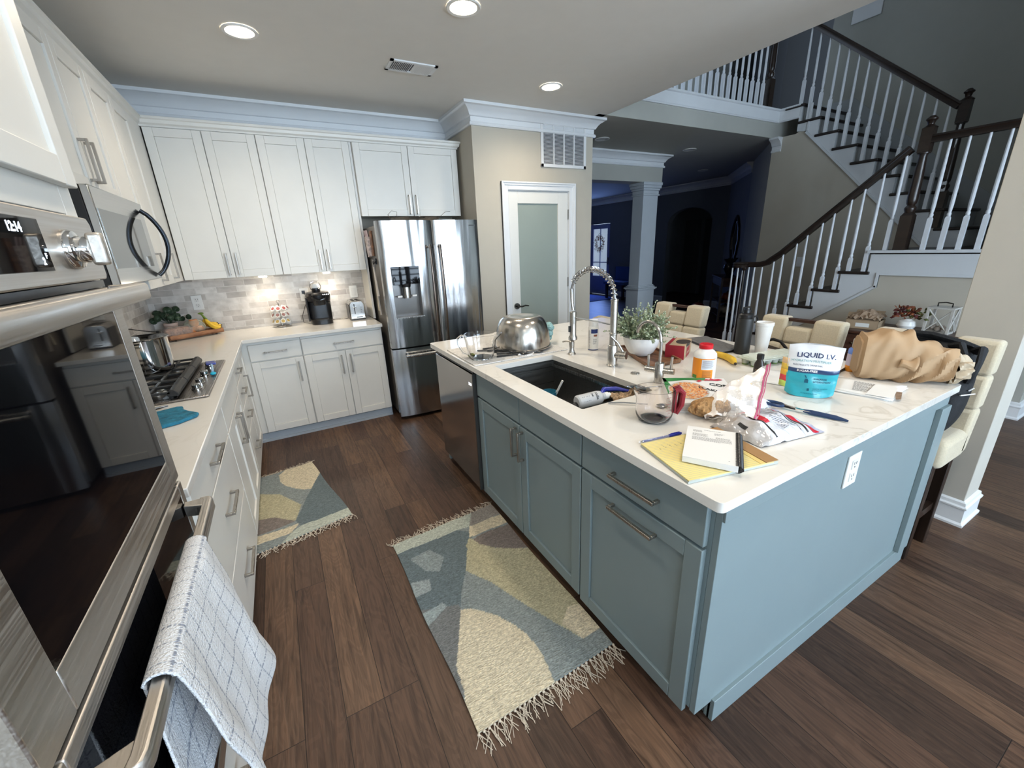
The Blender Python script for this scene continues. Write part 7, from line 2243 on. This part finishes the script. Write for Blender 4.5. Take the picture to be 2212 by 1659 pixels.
# pod carousel
c = V((.950, 4.335, Z)); t = thing('pod_carousel', 'three-tier chrome carousel of coffee pods on the back counter', 'rack', tuple(c))
MB().lathe([(.055, 0), (.075, .002), (.076, .008), (.055, .012), (0, .013)], c, 32).cyl(c, c + Z3 * .215, .004).build('stand', CHROME, t)
MB().tube([c + Z3 * .21, c + V((-.012, 0, .225)), c + V((-.005, 0, .238)), c + V((.01, 0, .235)), c + V((.012, 0, .225))], .0025, 6).build('finial', CHROME, t)
for i, (z_, cl, nm) in enumerate(((.045, (.55, .38, .12), 'gold'), (.103, (.33, .17, .15), 'plum'), (.160, (.38, .09, .09), 'red'))):
    MB().tube([c + V((.052 * math.cos(a), .052 * math.sin(a), z_ - .008)) for a in [2 * PI * k / 24 for k in range(24)]], .0018, 5, closed=True).build('ring', CHROME, t)
    lm = P(nm + '_pod_foil', cl, .4, var=.3, vs=90)
    for k in range(9):
        a = 2 * PI * k / 9 + .2 * i; d = V((math.cos(a), math.sin(a), .62)).normalized()
        p = c + V((.046 * math.cos(a), .046 * math.sin(a), z_ - .004))
        pod = MB().lathe([(.015, 0), (.019, .026), (.0225, .027), (.0225, .0285)], p, 16, d).build('pod', PLASTIC_W, t)
        MB().lathe([(0, .0288), (.0155, .0288)], p, 16, d, caps=False).build('pod_lid', lm, pod, off=OFF[t.name])
# coffee maker
t = thing('coffee_maker', 'black single-cup coffee maker on the back counter', 'coffee maker', (1.285, 4.27, Z))
k0 = V((1.285, 4.27, Z))
def sect(w_, d0, d1, z, n=20, rr_=.05):
    P_ = []
    for q in range(n):
        a = 2 * PI * q / n; cx, sy = math.cos(a), math.sin(a)
        x = abs(cx) ** .55 * (1 if cx > 0 else -1) * w_ / 2; y = (abs(sy) ** .55 * (1 if sy > 0 else -1)); y = y * (d1 - d0) / 2 + (d1 + d0) / 2
        P_.append(k0 + V((x, y, z)))
    return P_
def loft(mb, secs):
    n = len(secs[0]); vs = [p for s_ in secs for p in s_]; fs_ = []
    for i in range(len(secs) - 1):
        for q in range(n):
            l = (q + 1) % n; fs_.append((i * n + q, i * n + l, (i + 1) * n + l, (i + 1) * n + q))
    fs_ += [tuple(reversed(range(n))), tuple((len(secs) - 1) * n + q for q in range(n))]
    return mb.add(vs, fs_)
KB2 = P('coffee_maker_black', (.010, .010, .011), .28)
loft(MB(), [sect(.185, -.115, .12, 0), sect(.19, -.115, .12, .045), sect(.20, -.05, .12, .05), sect(.205, -.045, .12, .20), sect(.205, -.10, .12, .215), sect(.215, -.105, .12, .26), sect(.19, -.09, .115, .285), sect(.10, -.06, .10, .292)]).build('body', KB2, t)
MB().lathe([(.05, 0), (.055, .01), (.06, .09), (.05, .10)], k0 + V((0, -.075, .175)), 24, ell=(1, .8)).build('brew_head', BLACK, t)
MB().tube([k0 + V((-.058, -.10, .262)), k0 + V((-.048, -.13, .235)), k0 + V((0, -.142, .222)), k0 + V((.048, -.13, .235)), k0 + V((.058, -.10, .262))], .008, 8).build('lift_handle', P('glossy_black', (.006, .006, .006), .08), t)
MB().box(k0.x - .113, k0.x - .098, k0.y - .06, k0.y + .09, Z + .03, Z + .245).build('water_tank', P('smoky_tank', (.03, .03, .032), .1), t, bevel=.006)
MB().lathe([(.06, 0), (.062, .006), (0, .007)], k0 + V((0, -.09, .045)), 24).build('drip_tray', DARKMET, t)
for q in range(4):
    MB().lathe([(.006, 0), (.006, .002), (0, .002)], k0 + V((.038 + .016 * q, -.108 + .004 * q, .268)), 10, (0, -1, .5)).build('button', P('button_glow', (.7, .72, .75), .4, emis=.6, var=-1), t)
c = k0 + V((-.005, .0, .292)); t = thing('upturned_jar', 'white mug with a black base and wire bail standing on the coffee maker', 'jar', tuple(c))
MB().lathe([(.036, 0), (.038, .004), (.036, .028), (.032, .032)], c, 24).build('black_base', BLACK, t)
MB().lathe([(.031, .030), (.036, .036), (.036, .055), (.028, .070), (0, .074)], c, 24).build('white_dome', PLASTIC_W, t)
MB().tube([c + V((-.040, 0, .018)), c + V((-.046, 0, .045)), c + V((-.036, 0, .080)), c + V((0, 0, .096)), c + V((.036, 0, .080)), c + V((.046, 0, .045)), c + V((.040, 0, .018))], .0035, 6).build('wire_bail', CHROME, t)
t = MB().tube([(1.18, 4.445, 1.195), (1.185, 4.42, 1.18), (1.20, 4.42, 1.14), (1.165, 4.41, 1.06), (1.13, 4.40, .98), (1.13, 4.36, .925), (1.17, 4.33, .918), (1.22, 4.32, .918)], .0032, 6).obox((1.165, 4.43, 1.185), (.028, 0, 0), (0, .022, 0), (0, 0, .028)).tube([(1.185, 4.43, 1.16), (1.205, 4.42, 1.10), (1.20, 4.41, 1.03), (1.23, 4.40, .97)], .0028, 6).build('power_cord', BLACK)
tag(t, 'black power cord plugged in beside the coffee maker', 'cord')
t = MB().tube([(1.375, 4.38, .918), (1.43, 4.40, .918), (1.49, 4.37, .918), (1.535, 4.37, .918)], .003, 6).build('power_cord', BLACK); tag(t, 'black cord along the counter between coffee maker and toaster', 'cord')
# toaster
t = thing('toaster', 'two-slice stainless steel toaster beside the refrigerator', 'toaster', (1.60, 4.28, Z))
tx0, tx1, ty0_, ty1_ = 1.535, 1.675, 4.19, 4.40
mb = MB()
mb.prism([(tx0, ty0_, Z + .008), (tx1, ty0_, Z + .008), (tx1, ty0_, Z + .15), (tx1 - .02, ty0_, Z + .182), (tx0 + .02, ty0_, Z + .182), (tx0, ty0_, Z + .15)], (0, ty1_ - ty0_, 0))
mb.build('shell', P('toaster_steel', (.5, .49, .47), .22, 1.0, var=.03, vs=3), t, bevel=.008, seg=3)
for x in (tx0 + .037, tx1 - .062):
    MB().box(x, x + .025, ty0_ + .035, ty1_ - .035, Z + .1815, Z + .1835).build('slot', SLIT, t)
MB().box(tx0 - .003, tx0 + .008, ty0_ + .01, ty1_ - .01, Z + .004, Z + .15).build('side_panel', BLACK, t, bevel=.003)
MB().box(tx1 - .008, tx1 + .003, ty0_ + .01, ty1_ - .01, Z + .004, Z + .15).build('side_panel', BLACK, t, bevel=.003)
MB().box(tx0 + .005, tx1 - .005, ty0_ + .01, ty1_ - .01, Z, Z + .010).build('base', BLACK, t)
MB().box(tx0 + .042, tx0 + .048, ty0_ - .002, ty0_, Z + .06, Z + .155).build('lever_track', SLIT, t)
MB().box(tx0 + .030, tx0 + .062, ty0_ - .020, ty0_ - .001, Z + .118, Z + .128).build('lever', CHROME, t, bevel=.003)
MB().box(tx0 + .055, tx1 - .03, ty0_ - .0015, ty0_, Z + .024, Z + .031).build('crumb_slot', SLIT, t)
for q in range(4):
    MB().box(tx1 - .042 + .003 * (q % 2), tx1 - .030 + .003 * (q % 2), ty0_ - .002, ty0_, Z + .07 + q * .020, Z + .078 + q * .020).build('button', CHROME, t)
t = thing('outlet', 'white double outlet in the tile above the fruit tray', 'outlet', (.345, YB - .008, 1.185)); outlet(t, (.345, YB - .008, 1.180), (1, 0, 0), (0, -1, 0), .076, .122)
t = thing('outlet', 'white outlet with a black plug beside the coffee maker', 'outlet', (1.185, YB - .008, 1.18)); outlet(t, (1.185, YB - .008, 1.175), (1, 0, 0), (0, -1, 0), .076, .122)
t = thing('light_switch', 'shiny switch plate in the tile above the toaster', 'switch', (1.632, YB - .008, 1.165)); outlet(t, (1.632, YB - .008, 1.165), (1, 0, 0), (0, -1, 0), .074, .118, True)

# ================================================================ TOWEL ON THE LOWER OVEN HANDLE
def terry(u, v, pu=9.5, pv=13):
    """white terry with a pencil-grey windowpane check of double dashed lines"""
    g = (.30, .33, .40); w_ = (.78, .79, .81)
    a = (u * pu) % 1; b = (v * pv) % 1
    la = abs(a - .5) < .035 ; lb = abs(b - .5) < .035
    if la and int(v * 260) % 3 != 0: return g
    if lb and int(u * 190) % 3 != 0: return g
    return w_
TERRY = make_attr('white_terry_towel', .95, .10, 260, .9)
t = thing('checked_towel', 'white terry towel with grey check draped over the lower oven handle', 'towel', (.735, .85, .46))
hz, hx = .905, .715
def tw_front(u, v):
    # u along the handle (0 near, 1 far); v from back hem over the bar to the front hem
    y = .655 + .375 * u
    sb = .62 * v
    back, over = .17, .055
    f1 = math.sin(9.0 * u + 1.2) * .5 + math.sin(17 * u + .4) * .3
    if sb < back:
        k = (back - sb) / back
        return V((.694 - .006 * math.sin(8 * u) * k, y - .02 * k, hz - .38 * back / .17 * k + .012 + .03 * math.sin(4 * u) * k))
    if sb < back + over:
        a = PI * (sb - back) / over
        return V((.711 - .019 * math.cos(a), y, hz + .012 + .014 * math.sin(a)))
    k = (sb - back - over) / (.62 - back - over); ln_ = .43 + .05 * math.sin(3.2 * u + .6) - .05 * (1 - u)
    amp = .006 + .020 * k
    return V((.730 + .040 * k ** .8 + f1 * amp, y + (.055 * u + .02) * k + .012 * math.sin(11 * k + 4 * u) * k, hz + .012 - ln_ * k))
mb = MB(); mb.grid(150, 230, tw_front, lambda u, v: terry(u, v)); mb.build('cloth', TERRY, t, thick=.004, ang=80)

# ================================================================ RUGS
def inpoly(x, y, poly):
    c_ = False; j = len(poly) - 1
    for i in range(len(poly)):
        xi, yi = poly[i]; xj, yj = poly[j]
        if (yi > y) != (yj > y) and x < (xj - xi) * (y - yi) / (yj - yi) + xi:
            c_ = not c_
        j = i
    return c_
CRM = (.62, .54, .39); KHK = (.45, .41, .27); SLT = (.13, .165, .175); GRB = (.24, .27, .265); PLE = (.45, .48, .41); PUR = (.21, .175, .155)
RUGM = make_attr('woven_cotton_rug', .95, .35, 130, .9, (3.0, 14.0, 3.0))
RUGM.node_tree.nodes['Mapping'].inputs['Scale'].default_value = (.5, 1.6, 1)
FRG = P('cotton_fringe', (.60, .52, .42), .9, var=.15, vs=40)
def rug(name, label, quad, regions, base, nu, nv, seed, ends=((1, 1))):
    """quad: near-left, near-right, far-right, far-left"""
    nl, nr, fr_, fl = [V((x, y, 0)) for x, y in quad]; r = random.Random(seed)
    t = thing(name, label, 'rug', (nl.x, nl.y, 0))
    def pos(u, v):
        p = nl.lerp(nr, u).lerp(fl.lerp(fr_, u), v)
        return p + V((.004 * math.sin(9 * v), 0, .007 + .002 * math.sin(15 * u + 3 * v) * math.sin(11 * v)))
    def col(u, v):
        p = nl.lerp(nr, u).lerp(fl.lerp(fr_, u), v); c_ = base
        for pl_, cl in regions:
            if inpoly(p.x, p.y, pl_):
                c_ = cl
        n = r.uniform(.82, 1.16)
        return tuple(min(1, q * n) for q in c_)
    mb = MB(); mb.grid(nu, nv, pos, col)
    mb.build('weave', RUGM, t, thick=.007, smooth=False)
    for (a, b, d, k) in ((nl, nr, (nl - fl).normalized(), ends[0]), (fl, fr_, (fl - nl).normalized(), ends[1])):
        if not k:
            continue
        n = int((b - a).length / .020)
        fm = MB()
        for i in range(n + 1):
            p = a.lerp(b, i / n) + Z3 * .006; fm.ball(p + d * .004, .0055, 6)
            for q in range(4):
                e = p + d * r.uniform(.035, .075) * k + V((r.uniform(-.028, .028), r.uniform(-.01, .01), -.003)); m_2 = p.lerp(e, .5) + V((r.uniform(-.018, .018), r.uniform(-.008, .008), .002))
                fm.tube([p, m_2, e], .0013, 4)
        f_ = fm.build('fringe', FRG, t); f_['kind'] = 'stuff'
    return t
rug('woven_rug', 'large woven rug of cream, khaki and slate curves lying along the island',
    [(1.285, .868), (1.885, .885), (1.885, 1.985), (1.262, 1.935)],
    [([(1.28, 1.86), (1.61, 1.87), (1.68, 1.80), (1.60, 1.69), (1.535, 1.554), (1.466, 1.442), (1.425, 1.349), (1.303, 1.05), (1.2, 1.0), (1.2, 1.86)], SLT),
     ([(1.25, 1.45), (1.43, 1.38), (1.40, 1.20), (1.30, 1.0), (1.25, 1.0)], (.17, .175, .17)),
     ([(1.31, 1.78), (1.42, 1.80), (1.47, 1.70), (1.42, 1.62), (1.36, 1.66)], (.26, .30, .30)),
     ([(1.27, 1.62), (1.36, 1.60), (1.35, 1.53), (1.27, 1.52)], (.30, .34, .34)),
     ([(1.26, 1.42), (1.37, 1.43), (1.38, 1.40), (1.26, 1.34)], (.30, .35, .35)),
     ([(1.25, 2.0), (1.80, 2.0), (1.70, 1.86), (1.603, 1.866), (1.25, 1.854)], PLE),
     ([(1.76, 2.0), (1.90, 2.0), (1.90, 1.87), (1.68, 1.86)], (.28, .25, .22)),
     ([(1.68, 1.86), (1.90, 1.868), (1.90, 1.779), (1.73, 1.774), (1.642, 1.772)], CRM),
     ([(1.642, 1.772), (1.655, 1.752), (1.74, 1.61), (1.60, 1.68), (1.60, 1.72)], KHK),
     ([(1.655, 1.752), (1.725, 1.765), (1.9, 1.76), (1.9, 1.53), (1.82, 1.56), (1.739, 1.618), (1.672, 1.697)], PUR),
     ([(1.597, 1.691), (1.668, 1.657), (1.739, 1.618), (1.82, 1.565), (1.90, 1.525), (1.90, .964), (1.794, .962), (1.741, 1.077), (1.68, 1.227), (1.61, 1.428), (1.535, 1.554)], KHK),
     ([(1.836, 1.12), (1.90, 1.10), (1.90, .964), (1.794, .962), (1.760, 1.062)], CRM),
     ([(1.425, 1.349), (1.465, 1.335), (1.5, 1.3), (1.547, 1.243), (1.587, 1.158), (1.608, 1.09), (1.614, 1.017), (1.61, .952), (1.598, .886), (1.59, .8), (1.2, .8), (1.293, 1.009), (1.303, 1.114)], CRM)],
    GRB, 110, 190, 3, (1.1, .8))
rug('woven_rug', 'smaller woven rug of cream, khaki and slate shapes by the white cabinets',
    [(.575, 2.262), (1.116, 2.364), (.950, 3.232), (.575, 3.172)],
    [([(.72, 3.147), (.80, 3.24), (.97, 3.25), (.995, 3.036), (.924, 2.816), (.88, 2.83), (.832, 2.875), (.76, 2.96), (.733, 3.026)], CRM),
     ([(.55, 2.97), (.62, 2.93), (.731, 2.856), (.80, 2.74), (.849, 2.641), (.804, 2.473), (.70, 2.58), (.55, 2.63)], KHK),
     ([(.995, 3.027), (1.16, 2.41), (.835, 2.389), (.804, 2.473), (.924, 2.816)], SLT),
     ([(.55, 2.63), (.70, 2.58), (.804, 2.473), (.55, 2.425)], PUR),
     ([(.55, 2.424), (.825, 2.434), (.778, 2.363), (.55, 2.34)], CRM),
     ([(.835, 2.405), (1.15, 2.446), (1.15, 2.30), (.70, 2.25), (.78, 2.363)], PLE)],
    GRB, 90, 150, 5, (.8, .7))

# ================================================================ COUNTER STOOLS along the far side of the island
def stool_parts(t, hgt=1.045, w=.46):
    hw = w / 2
    for sx in (-1, 1):
        for sy in (-1, 1):
            x = -.055 if sx < 0 else .17; y = sy * (hw - .045)
            mb = MB().prism([(x - .022, y - .022, 0), (x + .018, y - .022, 0), (x + .018, y + .018, 0), (x - .022, y + .018, 0)], (sx * -.0, 0, .52))
            mb.build('leg', ESPRZ, t, bevel=.003)
    for sy in (-1, 1):
        MB().box(-.05, .17, sy * (hw - .045) - .012, sy * (hw - .045) + .012, .20, .24).build('stretcher', ESPRZ, t)
    MB().box(-.067, -.045, -hw + .05, hw - .05, .24, .28).build('stretcher', ESPRZ, t)
    MB().box(-.08, .20, -hw, hw, .50, .64).build('seat', LINEN, t, bevel=.03, seg=4)
    def yb(y, z):
        return y
    def xb(z):
        return .135 + .10 * (z - .55) / .5
    def slabp(y0, y1, z0, z1, nm, th=.085, bev=.018):
        mb = MB(); mb.prism([(xb(z0), y0, z0), (xb(z0), y1, z0), (xb(z1), y1, z1), (xb(z1), y0, z1)], (th, 0, 0)); return mb.build(nm, LINEN, t, bevel=bev, seg=3)
    zc = hgt - .155; zl = .52
    g = .075
    slabp(-hw, -g, zc, hgt, 'back_pad'); slabp(g, hw, zc, hgt, 'back_pad'); slabp(-g, g, zc, hgt - .055, 'back_pad')
    slabp(-hw, -g, (zl + zc) / 2 + .03, zc, 'back_panel'); slabp(-g, g, (zl + zc) / 2 + .03, zc, 'back_panel'); slabp(g, hw, (zl + zc) / 2 + .03, zc, 'back_panel')
    slabp(-hw, hw, zl, (zl + zc) / 2 + .03, 'back_panel')
    x = xb(hgt - .02)
    MB().box(x + .02, x + .05, -g - .02, g + .02, hgt - .026, hgt - .006).build('grip_rail', MAHOG, t, bevel=.003)
    return t
g_s = 'cream counter stools at the island'
s0_ = thing('counter_stool', 'cream linen counter stool in the middle, a dark handbag on its seat', 'stool', (3.48, 1.305, 0), g_s, local=True)
stool_parts(s0_)
copy_tree(s0_, None, (3.48, .705, 0), 0, 'cream linen counter stool by the pillar, holding a black backpack')
copy_tree(s0_, None, (3.48, 2.20, 0), 0, 'cream linen counter stool behind the potted plant, farther along the island')
t = thing('dining_chair', 'cream rounded chair back just showing beyond the far end of the island', 'chair', (3.85, 3.1, 0))
MB().box(3.72, 4.15, 2.93, 3.30, .38, .48).build('seat', LINEN, t, bevel=.03)
MB().prism([(3.72, 2.95, .44), (3.72, 2.97, .80), (3.72, 3.05, .835), (3.72, 3.18, .835), (3.72, 3.27, .80), (3.72, 3.29, .44)], (.07, 0, 0)).build('backrest', LINEN, t, bevel=.02, seg=3)
for x in (3.75, 4.10):
    for y in (2.96, 3.25):
        MB().box(x, x + .04, y, y + .04, 0, .39).build('leg', ESPRZ, t)
# handbag
HBM = P('dark_brown_leather', (.028, .016, .013), .45, var=.2, vs=30)
t = thing('handbag', 'dark brown handbag with a curved strap handle on the middle stool', 'bag', (3.50, 1.33, .64))
MB().prism([(3.44, 1.22, .64), (3.44, 1.235, .86), (3.44, 1.26, .885), (3.44, 1.41, .905), (3.44, 1.445, .88), (3.44, 1.455, .64)], (.11, 0, 0)).build('body', HBM, t, bevel=.02, seg=3)
MB().tube([(3.50, 1.245, .855), (3.50, 1.25, .905), (3.50, 1.285, .938), (3.50, 1.33, .945), (3.50, 1.375, .925), (3.50, 1.39, .885)], .009, 8).build('handle', BLACK, t)
# backpack on the near stool
BPK = P('black_backpack_cloth', (.006, .007, .009), .7, var=.2, vs=30, bump=.3, bs=300)
t = thing('backpack', 'black backpack with hanging straps on the stool beside the paper bag', 'backpack', (3.52, .68, .64))
mb = MB(); bc_ = V((3.535, .665, .835))
def bpk(u, v):
    a = 2 * PI * u; p = PI * v - PI / 2; ca, sa, cp_, sp_ = math.cos(a), math.sin(a), math.cos(p), math.sin(p)
    f = lambda q, e: abs(q) ** e * (1 if q > 0 else -1)
    return bc_ + V((f(ca, .7) * f(cp_, .55) * .095, f(sa, .7) * f(cp_, .55) * .175, f(sp_, .75) * .225 + .03 * ca * 0)) + V((.05 * (sp_), 0, 0))
mb.grid(36, 24, bpk, closeu=True); mb.build('body', BPK, t)
MB().box(3.50, 3.56, .486, .490, .86, .864).build('reflective_strip', P('reflective_strip', (.7, .7, .7), .4), t)
MB().tube([(3.46, .50, .845), (3.55, .478, .84)], .0028, 6).build('zip_piping', P('white_piping', (.75, .75, .75), .5), t)
for pts in ([(3.50, .58, 1.04), (3.46, .54, 1.06), (3.44, .52, 1.02), (3.44, .53, .96)], [(3.56, .52, 1.02), (3.53, .49, 1.04), (3.50, .485, .99), (3.49, .49, .93), (3.50, .50, .90)], [(3.50, .80, 1.02), (3.52, .74, 1.075), (3.53, .66, 1.075), (3.55, .56, 1.05), (3.57, .52, 1.03)]):
    MB().tube(pts, .012, 8, sx=1.7).build('strap', BPK, t)
